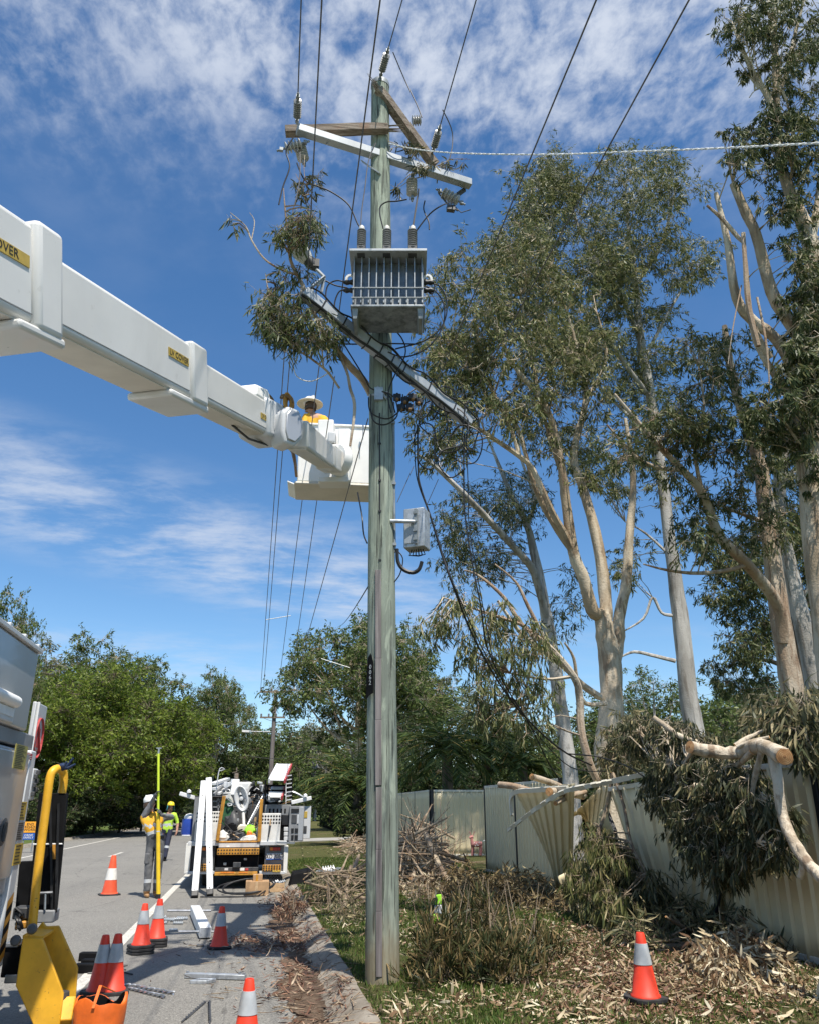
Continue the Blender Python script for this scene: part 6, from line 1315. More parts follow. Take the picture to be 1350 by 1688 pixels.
for x0 in (835, 232):
    l = pbox('tail_light', x0, 846, x0+102, 882, YS+.08, .05, 'darkgrey'); pbox('indicator_lens', x0+4, 850, x0+32, 878, YS+.07, .02, 'orangelens', l); pbox('brake_lens', x0+34, 850, x0+98, 878, YS+.07, .02, 'red', l)
pl = pbox('number_plate', 806, 905, 956, 962, YS+.10, .02, 'plate'); pbox('plate_strip', 806, 952, 940, 962, YS+.095, .006, 'signblue', pl)
a = q3(881, 931, YS+.092); text('XO 30BT', .135, frame(a, (1, 0, 0), UPW), 'plate_text', MT['ink'], pl, .001, sx=.72)
mb = MB(); 
for i in range(7): x = 800+i*24; mb.bar(q3(x, 1100, YS+.1), q3(x, 1142, YS+.1), .02, .03)
mb.bar(q3(800, 1142, YS+.1), q3(945, 1142, YS+.1), .02, .03); mb.bar(q3(800, 1118, YS+.1), q3(945, 1118, YS+.1), .02, .03); mb.build('under_step', MT['darkgrey'], st_)
for x in (200, 880):
    for dy in (.9, 5.6): c = q3(x, 1140, YS+dy); wheel('wheel', (-.86 if x < 500 else .62, YS+dy, .40), .40, .26, st_, -1 if x < 500 else 1)
mb = MB(); mb.span((-.7, YS+.3, .45), (.45, YS+6.5, .62)); mb.build('chassis', MT['matblack'], st_)
mb = MB(); mb.span((-1.05, YS+5.3, .5), (.85, YS+7.0, 2.15)); cb2 = mb.build('cab', MT['traywhite'], st_, bevel=.06)
mb = MB(); mb.span((-.95, YS+5.285, 1.35), (.75, YS+5.296, 2.0)); mb.build('rear_window', MT['glass'], cb2)
# upper works
pbox('headboard', 170, 470, 1010, 800, YS+2.6, .08, 'darkgrey'); 
pbox('left_locker', 172, 400, 330, 800, YS+.55, 2.0, 'darkgrey'); pbox('left_locker_frame', 172, 395, 184, 800, YS+.3, 2.2, 'midgrey')
pbox('left_locker_roof', 170, 392, 420, 404, YS+.3, 2.2, 'black')
mb = MB()
for x in (215, 262, 380): mb.bar(q3(x, 410, YS+.4), q3(x, 790, YS+.4), .03, .03)
for y in (440, 490): mb.bar(q3(330, y, YS+.4), q3(395, y, YS+.4), .03, .03)
mb.build('left_rack', MT['midgrey'], st_)
perf('perforated_panel', 186, 530, 382, 792, YS+.02, 'traywhite', 10, 3, MT['ink'], st_, .021, .03, .0, .4)
perf('perforated_panel', 765, 546, 926, 802, YS+.02, 'traywhite', 7, 3, MT['ink'], st_, .023, .03, .05, .40)
for pts, nm in ([((432, 392), (392, 640), (372, 792)), 'left_upright'], [((766, 420), (752, 640), (742, 800)), 'right_upright']):
    mb = MB()
    for p, r in zip(pts[:-1], pts[1:]): mb.bar(q3(*p, YS-.02), q3(*r, YS-.02), .075, .06, up=(0, 1, 0))
    mb.build(nm, MT['amber'], st_, bevel=.008)
pbox('tray_sill', 360, 795, 745, 806, YS-.03, .08, 'amber'); pbox('sill_plate', 385, 812, 745, 850, YS-.02, .03, 'lightgrey'); pbox('sill_label', 452, 838, 478, 850, YS-.03, .01, 'whitepure')
rl = pbox('right_locker', 800, 470, 1012, 806, YS+.45, 1.9, 'midgrey'); pbox('locker_painted_shade', 930, 560, 1008, 800, YS+.40, .06, 'matblack', rl)  # matt black slab stands in for the shade inside the locker
for i in range(5): pbox('slot', 832+i*34, 505, 844+i*34, 545, YS+.44, .012, 'matblack', rl)
for i in range(3): pbox('drawer', 965, 670+i*42, 1010, 705+i*42, YS+.33, .2, 'lightgrey', rl)
pbox('hose_reel', 950, 560, 1010, 650, YS+.36, .06, 'black', rl)
od = pbox('open_locker_door', 1018, 482, 1135, 795, YS+.25, .30, 'midgrey'); pbox('door_skin', 1130, 484, 1196, 772, YS+.5, .05, 'lightgrey', od)
for (x0, y0, x1, y1, m) in ((1030, 505, 1100, 540, 'black'), (1034, 560, 1075, 635, 'darkgrey'), (1085, 560, 1098, 640, 'lightgrey'), (1030, 680, 1052, 720, 'black'), (1062, 680, 1092, 720, 'black'), (1030, 740, 1050, 785, 'black'), (1060, 740, 1090, 785, 'black'), (1100, 490, 1130, 790, 'truckgrey'), (1145, 530, 1172, 588, 'yellowtag'), (1140, 660, 1166, 725, 'darkgrey')):
    pbox('door_pocket' if m in ('black', 'darkgrey') else 'door_panel', x0, y0, x1, y1, YS+(.235 if x0 < 1135 else .49), .03, m, od, .004)
mb = MB(); mb.bar(q3(900, 806, YS-.05), q3(1060, 812, YS-.08), .04, .04); mb.build('locking_bar', MT['steel'], st_)
# ladder rack with the white ladders
mb = MB()
for a, b in (((800, 470), (800, 250)), ((1028, 470), (1035, 200)), ((800, 455), (1030, 455)), ((805, 300), (1030, 300)), ((800, 345), (1034, 345)), ((985, 470), (990, 250)), ((820, 470), (822, 300))): mb.bar(q3(*a, YS+.6), q3(*b, YS+.6), .045, .045)
for a in ((800, 300), (1030, 300), (805, 455), (1025, 455)): p = q3(*a, YS+.6); mb.bar(p, p+Vector((0, 2.2, .02)), .04, .04)
rk = mb.build('ladder_rack', MT['matblack'], st_)
mb = MB()
for y in (215, 250, 285, 320, 360, 395, 430): mb.bar(q3(985, y, YS+.58), q3(1034, y-8, YS+.58), .022, .022)
mb.bar(q3(982, 465, YS+.57), q3(984, 240, YS+.57), .03, .02); mb.build('rack_rungs', MT['lightgrey'], st_)
def slab(pts, Y0, dY, m, name, lab, rung=True):
    a, b, c, d = [q3(*p, Y0+dy) for p, dy in zip(pts, (dY, dY, 0, 0))]      # far pair, near pair
    t = thing(name, lab, 'ladder', (a+c)/2)
    mb = MB(); mb.bar(d, a, .045, .09); mb.build('rail', MT['ladder'], t); mb = MB(); mb.bar(c, b, .045, .09); mb.build('rail', MT['redink'] if rung else MT['ladder'], t)
    mb = MB(); mb.hexa([d+UPW*.01, c+UPW*.01, b+UPW*.01, a+UPW*.01], [d+UPW*.03, c+UPW*.03, b+UPW*.03, a+UPW*.03]); mb.build('tread_board', MT[m], t)
    mb = MB()
    for i in range(9): mb.bar(d.lerp(a, (i+.5)/9)+UPW*.04, c.lerp(b, (i+.5)/9)+UPW*.04, .03, .03)
    mb.build('rungs', MT['ladder'], t); return t
slab([(905, 118), (1030, 120), (972, 262), (832, 258)], YS+.3, 1.5, 'ladder', 'ladder', 'white ladder with red side rail tilted up on the truck ladder rack')
slab([(862, 322), (968, 326), (945, 412), (832, 410)], YS+.2, .8, 'traywhite', 'ladder', 'short folded white ladder lying below the tilted one on the rack')
for a, b in (((330, 285), (465, 242)), ((345, 330), (440, 282)), ((372, 372), (452, 318))): mb = MB(); mb.bar(q3(*a, YS+.7), q3(*b, YS+1.6), .12, .07); mb.build('white_tool_arm', MT['ladder'], st_, bevel=.01)
mb = MB(); mb.bar(q3(340, 380, YS+.6), q3(455, 270, YS+1.1), .05, .06); mb.build('blue_arm', MT['midgrey'], st_)
for a, b, c in (((36, 370), (170, 410), (118, 368)), ((1030, 452), (1208, 410), (1155, 405))): mb = MB(); mb.bar(q3(*a, YS+.3), q3(*b, YS+.45), .05, .085); o = mb.build('side_flap', MT['ladder'], st_, bevel=.01); mb = MB(); mb.lathe([(.0, 0), (.05, .01), (.045, .06), (.0, .09)], q3(*c, YS+.35), 10); mb.build('flap_lamp', MT['whitebar'], o)
# crane gear in the middle
cg = thing('crane_gear', 'white hydraulic crane gear and grey motor folded in the middle of the service truck tray', 'crane', q3(520, 790, YS+1.0))
mb = MB(); mb.tube([q3(455, 600, YS+.9), q3(470, 360, YS+.9)], .145, 16); mb.build('cylinder', MT['traywhite'], cg, bevel=.01)
mb = MB(); mb.bar(q3(520, 400, YS+.85), q3(530, 255, YS+1.0), .2, .2); mb.bar(q3(500, 300, YS+.9), q3(508, 250, YS+1.0), .08, .1); mb.build('column', MT['lightgrey'], cg, bevel=.02)
mb = MB(); mb.hexa([q3(560, 330, YS+.9), q3(640, 375, YS+.7), q3(640, 375, YS+1.3), q3(560, 330, YS+1.3)], [q3(555, 270, YS+.9), q3(672, 265, YS+.7), q3(690, 270, YS+1.3), q3(560, 265, YS+1.3)]); mb.build('motor_cover', MT['traywhite'], cg, bevel=.05, seg=3)
mb = MB(); mb.hexa([q3(640, 375, YS+.72), q3(660, 330, YS+.72), q3(690, 300, YS+.8), q3(600, 340, YS+.7)], [q3(640, 385, YS+1.3), q3(662, 340, YS+1.3), q3(692, 310, YS+1.3), q3(600, 350, YS+1.3)]); mb.lathe([(.0, 0), (.08, .02), (.08, .12), (.0, .14)], q3(645, 435, YS+.7), 12, (0, -1, 0)); mb.build('motor', MT['midgrey'], cg)
c = q3(585, 415, YS+.62); mb = MB()
for k in range(5): mb.tube([c+Vector((math.cos(t)*(.15-.02*k), .03*k-.06, math.sin(t)*(.25-.03*k)-math.cos(t)*.09)) for t in np.linspace(0, 6.28, 25)], .024, 6)
mb.lathe([(.0, 0), (.045, .01), (.045, .10), (.0, .11)], c+Vector((0, .04, 0)), 14, (0, -1, 0)); mb.build('hose_coil', MT['lightgrey'], cg)
c = q3(540, 215, YS+1.2); mb = MB(); mb.tube([c-UPW*.15, c+UPW*.07], .05, 8); mb.tube([c+UPW*.07-Vector((.1, 0, 0)), c+UPW*.1, c+UPW*.2], .012, 5); mb.build('red_hook', MT['hardwood'], cg)
for i, (x0, y0, x1, y1, D_) in enumerate(((665, 330, 792, 395, 1.3), (680, 395, 760, 450, 1.2), (690, 300, 740, 330, 1.5), (745, 290, 790, 335, 1.6))):
    pbox('gear_box', x0, y0, x1, y1, YS+D_, .35, 'matblack' if i % 2 == 0 else 'midgrey', cg, .03)
for i in range(14):
    a = q3(random.uniform(660, 790), random.uniform(300, 430), YS+1.15); b = a+Vector((random.uniform(-.25, .25), random.uniform(-.1, .1), random.uniform(-.2, .2))); mb = MB(); mb.tube([a, (a+b)/2+UPW*random.uniform(-.06, .06), b], .014, 6); mb.build('gear_hose', MT['lightgrey' if i % 3 == 0 else 'black'], cg)
mb = MB(); mb.tube([q3(600, 520, YS+.6), q3(608, 660, YS+.5)], .035, 8); mb.tube([q3(580, 470, YS+.6), q3(618, 540, YS+.6), q3(590, 560, YS+.6)], .03, 8); mb.build('white_pipe', MT['traywhite'], cg)
c = q3(457, 535, YS+.72); mb = MB(); mb.prism([c+Vector((math.cos(t)*.15, 0, math.sin(t)*.30)) for t in np.linspace(0, 6.28, 25)[:-1]], (0, .03, 0)); tag(mb.build('green_board', MT['green'], None, loc=tuple(c)), 'dark green oval board standing behind the left orange upright', 'board')
GT = 'grey poles leaning in the tray'
for i, (a, b) in enumerate((((640, 650), (782, 380)), ((655, 640), (790, 400)), ((670, 600), (775, 395)), ((530, 785), (690, 640)))):
    mb = MB(); p, r = q3(*a, YS+.25+.06*i), q3(*b, YS+.75+.05*i); mb.tube([p, r], .022, 8); tag(mb.build('tool_pole', MT['steel'] if i < 3 else MT['traywhite'], None, loc=tuple(p)), 'grey steel pole leaning against the right side of the crowded tray' if i < 3 else 'off-white pole lying diagonally over the tools in the tray', 'pole', GT if i < 3 else None)
for i in range(34):
    x, y = random.uniform(340, 990), random.uniform(300, 470) if i < 22 else random.uniform(520, 780)
    if i >= 22: x = random.uniform(440, 730)
    a = q3(x, y, YS+random.uniform(.55, 1.3)); P_ = [a]
    for _ in range(4): P_.append(P_[-1]+Vector((random.gauss(0, .12), random.gauss(0, .06), random.gauss(-.03, .1))))
    mb = MB(); mb.tube([Vector(q) for q in smoothpts([tuple(p) for p in P_], 3)], random.choice((.008, .012, .018, .028)), 6); mb.build('gear_hose', MT[random.choice(('black', 'black', 'midgrey', 'lightgrey', 'galv', 'brownwire', 'darkgrey'))], cg)
for i in range(16):
    q = q3(random.uniform(345, 470) if i < 7 else random.uniform(640, 800), random.uniform(270, 440), YS+random.uniform(.7, 1.5)); an = random.uniform(-.6, .6); mb = MB(); mb.box(q, (random.uniform(.05, .2), random.uniform(.06, .2), random.uniform(.04, .14)), (Vector((math.cos(an), 0, math.sin(an))), Vector((0, 1, 0)), Vector((-math.sin(an), 0, math.cos(an))))); mb.build('gear_fitting', MT[random.choice(('midgrey', 'black', 'galv', 'darkgrey', 'lightgrey'))], cg, bevel=.01)
# loose things in the tray
def blob(name, lab, cat, x, y, Y, sx, sy, sz, m, seed, grp=None, rough=.25):
    random.seed(seed); c = q3(x, y, Y); mb = MB(); n, k = 12, 7; vs = []
    for i in range(k):
        ph_ = -math.pi/2+math.pi*i/(k-1)
        for j in range(n): t = 2*math.pi*j/n; r = 1+random.uniform(-rough, rough); vs.append(c+Vector((math.cos(t)*math.cos(ph_)*sx*r, math.sin(t)*math.cos(ph_)*sy*r, math.sin(ph_)*sz*r)))
    mb.add(vs, [(i*n+j, i*n+(j+1) % n, (i+1)*n+(j+1) % n, (i+1)*n+j) for i in range(k-1) for j in range(n)]); return tag(mb.build(name, MT[m], None, loc=tuple(c)), lab, cat, grp)
blob('plastic_bag', 'crumpled white plastic bag in the left front corner of the tray', 'bag', 418, 762, YS+.16, .13, .1, .13, 'traywhite', 1)
blob('safety_vest', 'lime green safety vest heaped on the tools in the tray', 'vest', 660, 700, YS+.3, .14, .11, .11, 'limeviz', 2)
blob('yellow_bag', 'pale yellow bag under the white pipe in the tray', 'bag', 600, 680, YS+.3, .12, .1, .08, 'hatcream', 3)
blob('canvas_bag', 'dark bag slumped behind the plastic bag in the tray', 'bag', 510, 640, YS+.45, .18, .15, .24, 'darkgrey', 4)
blob('white_rag', 'white rag spilling over the right of the tray sill', 'rag', 660, 770, YS+.1, .2, .08, .06, 'traywhite', 5)
for i, (x, y, l, m, sx, sz) in enumerate(((655, 735, 'small orange box tilted in front of the lime vest', 'orangelens', .09, .1), (692, 755, 'small brown box beside the orange box in the tray', 'card', .09, .09), (470, 735, 'black plastic tub in the left of the tray', 'black', .16, .12), (555, 745, 'dark grey tool case lying in the middle of the tray', 'darkgrey', .22, .08), (500, 690, 'black tool case standing behind the tub', 'matblack', .14, .18), (600, 760, 'light grey metal tray of small parts at the sill', 'galv', .2, .05), (720, 730, 'white plastic drum at the right end of the tray', 'whitebar', .08, .14), (390, 640, 'grey canister wedged behind the left orange upright', 'lightgrey', .06, .16))):
    c = q3(x, y, YS+.22+.03*i); a = random.uniform(-.5, .5); mb = MB(); mb.box(c, (sx*1.3, .2, sz*1.3), (Vector((math.cos(a), 0, math.sin(a)*.4)).normalized(), Vector((0, 1, 0)), Vector((-math.sin(a)*.4, 0, 1)).normalized())); mb.box(c+UPW*sz*.7, (sx*.6, .1, .03)); tag(mb.build('tool_box', MT[m], None, loc=tuple(c), bevel=.015), l, 'box')
for i in range(16):
    a = q3(random.uniform(420, 720), random.uniform(700, 785), YS+random.uniform(.08, .4)); b = a+Vector((random.uniform(-.4, .4), random.uniform(-.1, .3), random.uniform(-.05, .25))); mb = MB(); mb.tube([a, b], [.012, .012], 6); mb.bar(b-(b-a).normalized()*.02, b+(b-a).normalized()*.07, .04, .03)
    tag(mb.build('hand_tool', MT[random.choice(['steel', 'black', 'crate', 'lightgrey'])], None, loc=tuple(a)), 'long-handled hand tool lying in the jumble of the truck tray', 'tool', 'hand tools jumbled in the tray')
h = thing('brush', 'wooden handled brush hanging on the right perforated panel', 'brush', q3(840, 650, YS-.02)); mb = MB(); mb.bar(q3(845, 600, YS-.03), q3(840, 655, YS-.03), .03, .03); mb.build('handle', MT['crate'], h); mb = MB(); mb.hexa([q3(834, 655, YS-.05), q3(852, 655, YS-.05), q3(852, 655, YS-.01), q3(834, 655, YS-.01)], [q3(820, 760, YS-.04), q3(830, 762, YS-.04), q3(830, 762, YS-.01), q3(820, 760, YS-.01)]); mb.build('bristles', MT['darkgrey'], h)
# blue water cooler on a side tray
tb = pbox('side_tray', 55, 740, 150, 752, YS+.5, .5, 'lightgrey')
cw = q3(110, 740, YS+.7); ct = thing('water_cooler', 'blue water cooler with white lid on a shelf at the left of the service truck', 'cooler', cw)
mb = MB(); mb.lathe([(.15, 0.0), (.165, .05), (.155, .32), (.15, .34)], cw, 18); mb.build('body', MT['blue'], ct); mb = MB(); mb.lathe([(.12, .34), (.125, .38), (.08, .44), (.0, .46)], cw, 18); mb.build('lid', MT['whitebar'], ct)
# two white bars propped on the tail of the truck
for (tx, ty, bx0, by0, lab) in ((250, 270, 167, 1300, 'white square fibreglass bar propped on the truck, the left and more slanted one'), (295, 240, 305, 1284, 'white square fibreglass bar propped on the truck, the right and upright one')):
    b0 = gp(290+bx0/5.4, 1240+by0/5.4, 0.012); t0 = q3(tx, ty, YS-.12); d = (t0-b0).normalized()
    r_ = thing('crossarm_bar', lab, 'bar', b0, 0, 'white bars propped on the service truck')
    mb = MB(); mb.bar(b0+d*.10, t0, .125, .125, up=(0, 1, 0)); o = mb.build('bar', MT['whitebar'], r_, bevel=.012)
    mb = MB(); mb.bar(b0, b0+d*.12, .13, .13, up=(0, 1, 0)); mb.build('end_cap', MT['black'], r_, bevel=.012)
    mb = MB(); sN = d.cross(Vector((0, 1, 0))).normalized(); nN = sN.cross(d); nN = nN if nN.y < 0 else -nN
    for t in (.05, .25, .37, .55, .63, .85): c = b0.lerp(t0, t)+nN*.0635; mb.prism([c+sN*math.cos(u)*.014+d*math.sin(u)*.014 for u in np.linspace(0, 6.28, 9)[:-1]], nN*.001)
    mb.build('bolt_holes', MT['ink'], o)
# ---------------------------------------------------------------- fences
random.seed(31)
XF = 5.3
def corr(name, TL, TR, BR, BL, m, parent=None, pitch=.19, depth=.032, label=None, cat=None, bend=None, group=None, tag_cat=None):
    """a ribbed steel sheet between four corners; bend(u, v) adds a dent along its normal"""
    TL, TR, BR, BL = map(Vector, (TL, TR, BR, BL)); Wd = ((TR-TL).length+(BR-BL).length)/2
    n = max(2, int(round(Wd/pitch))); us = []
    for i in range(n): us += [(i+0.0)/n, (i+.36)/n, (i+.46)/n, (i+.56)/n, (i+.66)/n][:5]
    us.append(1.0); hs_ = [0, 0, 1, 1, 0]*n+[0]; vsn = 9; nr = ((TR-TL).cross(BL-TL)).normalized()
    if nr.dot(CAM-TL) < 0: nr = -nr
    mb = MB(); rows = []
    for j in range(vsn):
        v = j/(vsn-1); row = []
        for u, h in zip(us, hs_):
            p = TL.lerp(TR, u).lerp(BL.lerp(BR, u), v)+nr*(h*depth)
            if bend: p = p+nr*bend(u, v)
            row.append(p)
        rows.append(row)
    K = len(us); mb.add([p for r in rows for p in r], [(j*K+i, j*K+i+1, (j+1)*K+i+1, (j+1)*K+i) for j in range(vsn-1) for i in range(K-1)])
    o = mb.build(name, m, parent, loc=None if parent else tuple((TL+BR)/2), angle=25)
    md = o.modifiers.new('thick', 'SOLIDIFY'); md.thickness = .003
    return o
def fence(name, label, pts, zt, parentlist=None, m='fence', post='fencedk', group=None, bays=None):
    """posts at pts [(x, y)], sheets between; zt the top height"""
    b = Vector((pts[0][0], pts[0][1], float(vz(pts[0][0], pts[0][1])))); t = thing(name, label, 'fence', b, 0, group)
    P = [Vector((x, y, 0)) for x, y in pts]
    for i, (x, y) in enumerate(pts):
        d = (P[min(i+1, len(P)-1)]-P[max(i-1, 0)]).normalized(); s = d.cross(UPW)
        mb = MB(); z0 = float(vz(min(x, 6), y)); mb.box((x, y, (z0+zt)/2), (.075, .055, zt-z0+.03), (d, s, UPW)); mb.build('post', MT[post], t, bevel=.006)
    for p, q in zip(P[:-1], P[1:]):
        d = (q-p).normalized(); z0 = float(vz(min(p.x, 6), p.y))+.03; a, c = p+d*.03, q-d*.03
        corr('panel', a+UPW*(zt-.03), c+UPW*(zt-.03), c+UPW*z0, a+UPW*z0, MT[m], t)
        mb = MB(); mb.bar(a+UPW*(zt-.02), c+UPW*(zt-.02), .05, .06); mb.build('top_rail', MT['fencerail'], t, bevel=.006)
        mb = MB(); mb.bar(a+UPW*(z0-.0), c+UPW*(z0-.0), .05, .06); mb.build('bottom_rail', MT['fencerail'] if m == 'fence' else MT[m], t, bevel=.006)
    return t
ztop = atX(1300, 1258, XF).z
yn = atX(1168, 1548, XF-.05).y; YP = atX(1346, 1300, XF).y
fence('fence', 'upright cream steel fence at the right edge behind the cut bough', [(XF, yn-.12), (XF, YP), (XF, YP-2.4), (XF, YP-4.8)], ztop)
y1, y2, y3 = atX(803, 1437, 5.45).y, atX(855, 1455, 5.42).y, atX(935, 1483, 5.38).y
zt2 = atX(800, 1297, 5.45).z
fence('fence', 'two upright cream panels with black posts left of the torn gap', [(5.45, y1), (5.42, y2), (5.38, y3)], zt2)
Y4 = gp(713, 1412, .27).y
fence('fence', 'cream panel facing the camera in full sun with the pink deer in front', [(atY(713, 1412, Y4).x, Y4), (atY(713, 1412, Y4).x+2.5, Y4)], atY(715, 1303, Y4).z)
X4 = atY(713, 1412, Y4).x
fence('fence', 'far cream fence with dark posts running away behind the timber pole', [(X4-.04, Y4+.15+2.4*i) for i in range(9)], atY(714, 1303, Y4).z)
# torn sheets
lt = thing('leaning_fence_panel', 'cream fence panel pushed over to the left under the fallen bough', 'fence panel', atX(1130, 1530, 5.2))
TL, TR, BR, BL = atX(1004, 1302, 4.95), atX(1238, 1266, 5.12), atX(1167, 1550, 5.2), atX(1090, 1508, 5.22)
corr('sheet', TL, TR, BR, BL, MT['fence'], lt, bend=lambda u, v: .07*math.sin(u*4+v*2)*math.sin(v*3), pitch=.21)
mb = MB(); mb.bar(TL, TR, .05, .06); mb.build('top_rail', MT['fencerail'], lt, bevel=.006)
mb = MB(); mb.bar(atX(1163, 1490, 5.28), atX(1178, 1556, 5.28), .05, .07); mb.bar(TR, BR, .03, .06); mb.build('post', MT['fencedk'], lt)
ts = thing('torn_fence_sheet', 'cream sheet folded into a hanging triangle in front of the second upright panel', 'fence panel', atX(900, 1400, 5.0))
corr('sheet', atX(846, 1302, 4.45), atX(940, 1297, 4.6), atX(937, 1478, 5.28), atX(921, 1440, 5.26), MT['fence'], ts, bend=lambda u, v: .16*math.sin(u*3.1)*v-.08*u, pitch=.2)
for cs, lab, cc in ((((940, 1335), (1012, 1292), (992, 1402), (958, 1352)), 'crumpled sunlit cream sheet between the logs and the leaning panel', (975, 1350)), (((924, 1438), (938, 1442), (968, 1500), (940, 1512)), 'bent cream strip of fence reaching the ground at the torn gap', (945, 1480)), (((900, 1508), (926, 1488), (936, 1502), (912, 1524)), 'small cream scrap of fence lying flat on the leaves at the torn gap', (920, 1505)), (((985, 1395), (1000, 1330), (1006, 1375), (992, 1452)), 'narrow cream strip hanging behind the drooping leaves', (995, 1390))):
    X_ = 5.0 if cc[1] < 1480 else 4.7
    t = thing('fence_scrap', lab, 'fence panel', atX(*cc, X_)); corr('sheet', *[atX(x, y, X_+.08*i) for i, (x, y) in enumerate(cs)], MT['fence'], t, bend=lambda u, v: .09*math.sin(u*5+1)*math.cos(v*4), pitch=.16)
mb = MB(); S = [Vector(q) for q in smoothpts([tuple(atX(x, y, X)) for x, y, X in ((837, 1369, 4.2), (868, 1345, 4.25), (900, 1322, 4.3), (930, 1305, 4.4), (975, 1295, 4.6), (1010, 1288, 4.8), (1060, 1277, 4.95))], 4)]
for a, b in zip(S[:-1], S[1:]): mb.bar(a, b+(b-a)*.05, .062+random.uniform(-.012, .012), .035, up=(1, 0, .6+random.uniform(-.5, .5)))
tag(mb.build('bent_rail', MT['fencerail'], None, loc=tuple(S[0])), 'long twisted silver fence rail poking out to the left over the torn gap', 'fence rail')
mb = MB(); S = [Vector(q) for q in smoothpts([tuple(atX(x, y, X)) for x, y, X in ((843, 1345, 4.4), (841, 1318, 4.4), (850, 1306, 4.42), (880, 1303, 4.45), (935, 1300, 4.55))], 4)]
for a, b in zip(S[:-1], S[1:]): mb.bar(a, b+(b-a)*.05, .07, .04, up=(1, 0, .3))
tag(mb.build('bent_rail', MT['fencerail'], None, loc=tuple(S[0])), 'curled cream fence rail capping the folded triangle sheet', 'fence rail')
mb = MB(); mb.bar(atX(935, 1340, 5.35), atX(938, 1480, 5.38), .075, .06); tag(mb.build('fence_post', MT['fencedk'], None, loc=tuple(atX(938, 1480, 5.38))), 'black fence post left standing in the torn gap', 'fence post')
mb = MB(); mb.bar(atX(990, 1318, 5.3), atX(1012, 1372, 5.3), .08, .06); mb.bar(atX(1012, 1372, 5.3), atX(1020, 1440, 5.35), .08, .06); tag(mb.build('fence_post', MT['fencedk'], None, loc=tuple(atX(1012, 1372, 5.3))), 'kinked black fence post beside the leaning panel', 'fence post')
# black mesh fence, brick pillar
bp = gp(595, 1378, .2); brp = thing('brick_pillar', 'brown brick gate pillar peeking out left of the timber pole', 'pillar', bp)
mb = MB(); zt3 = atY(595, 1320, bp.y).z; mb.span((bp.x-.28, bp.y-.25, .1), (bp.x+.5, bp.y+.25, zt3)); mb.build('shaft', MT['brick'], brp); mb = MB(); mb.span((bp.x-.34, bp.y-.31, zt3+.003), (bp.x+.56, bp.y+.31, zt3+.08)); mb.build('cap', MT['path'], brp, bevel=.01)
mf = thing('mesh_fence', 'black mesh fence curving away beyond the driveway behind the date palm', 'fence', (bp.x-.6, bp.y+1, .2))
pts = [atY(584, 1372, bp.y+.5), atY(570, 1370, bp.y+1.5), atY(556, 1366, bp.y+6), atY(543, 1360, bp.y+13), atY(534, 1354, bp.y+21), atY(528, 1348, bp.y+30)]
for i, p in enumerate(pts): mb = MB(); mb.box((p.x, p.y, 1.0), (.06, .06, 1.7)); mb.build('post', MT['matblack'], mf)
for p, q in zip(pts[:-1], pts[1:]):
    mb = MB(); n = max(6, int((q-p).length/.14))
    for i in range(n): c = Vector(p).lerp(q, (i+.5)/n); mb.box((c.x, c.y, .98), (.035, .035, 1.5))
    for z in (.3, 1.72): mb.bar((p.x, p.y, z), (q.x, q.y, z), .04, .04)
    mb.build('mesh_panel', MT['matblack'], mf)
# pink deer
dp_ = gp(783, 1411, .30); k_ = .009*dp_.y/7.0*.62
dq = lambda x, y, s=0: atY(x, y, dp_.y-.1+s)
de = thing('deer_ornament', 'pink deer ornament with white spots standing before the sunlit fence panel', 'ornament', dq(783, 1411))
mb = MB(); mb.tube([dq(776, 1393), dq(782, 1392.5), dq(789, 1392), dq(794, 1390)], [.05, .085, .085, .04], 10); mb.build('body', MT['deer'], de)
mb = MB(); mb.tube([dq(778, 1392), dq(777, 1386), dq(777, 1381)], [.06, .045, .04], 8); mb.tube([dq(779, 1380), dq(776, 1380.5), dq(773, 1382)], [.05, .05, .025], 8); mb.build('head', MT['deer'], de)
for x0, s_ in ((777, 0), (779.5, .12), (790, 0), (792.5, .12)): mb = MB(); mb.tube([dq(x0, 1393, s_), dq(x0+.5, 1402, s_), dq(x0, 1411, s_)], [.035, .024, .022], 6); mb.build('leg', MT['deer'], de)
for x0, x1 in ((776, 773), (779, 782)): mb = MB(); mb.tube([dq(x0, 1378), dq((x0+x1)/2, 1374), dq(x1, 1371)], .012, 5); mb.build('antler', MT['deer'], de)
mb = MB(); mb.lathe([(.0, 0), (.02, .05), (.0, .09)], dq(795, 1388), 6, (1, 0, .6)); mb.build('tail', MT['deerspot'], de)
mb = MB()
for x, y in ((781, 1390), (785, 1392), (789, 1389.5), (787, 1394), (783, 1395)): mb.lathe([(.0, 0), (.018, .004), (.0, .012)], dq(x, y, -.085), 7, (0, -1, 0))
mb.build('spots', MT['deerspot'], de)
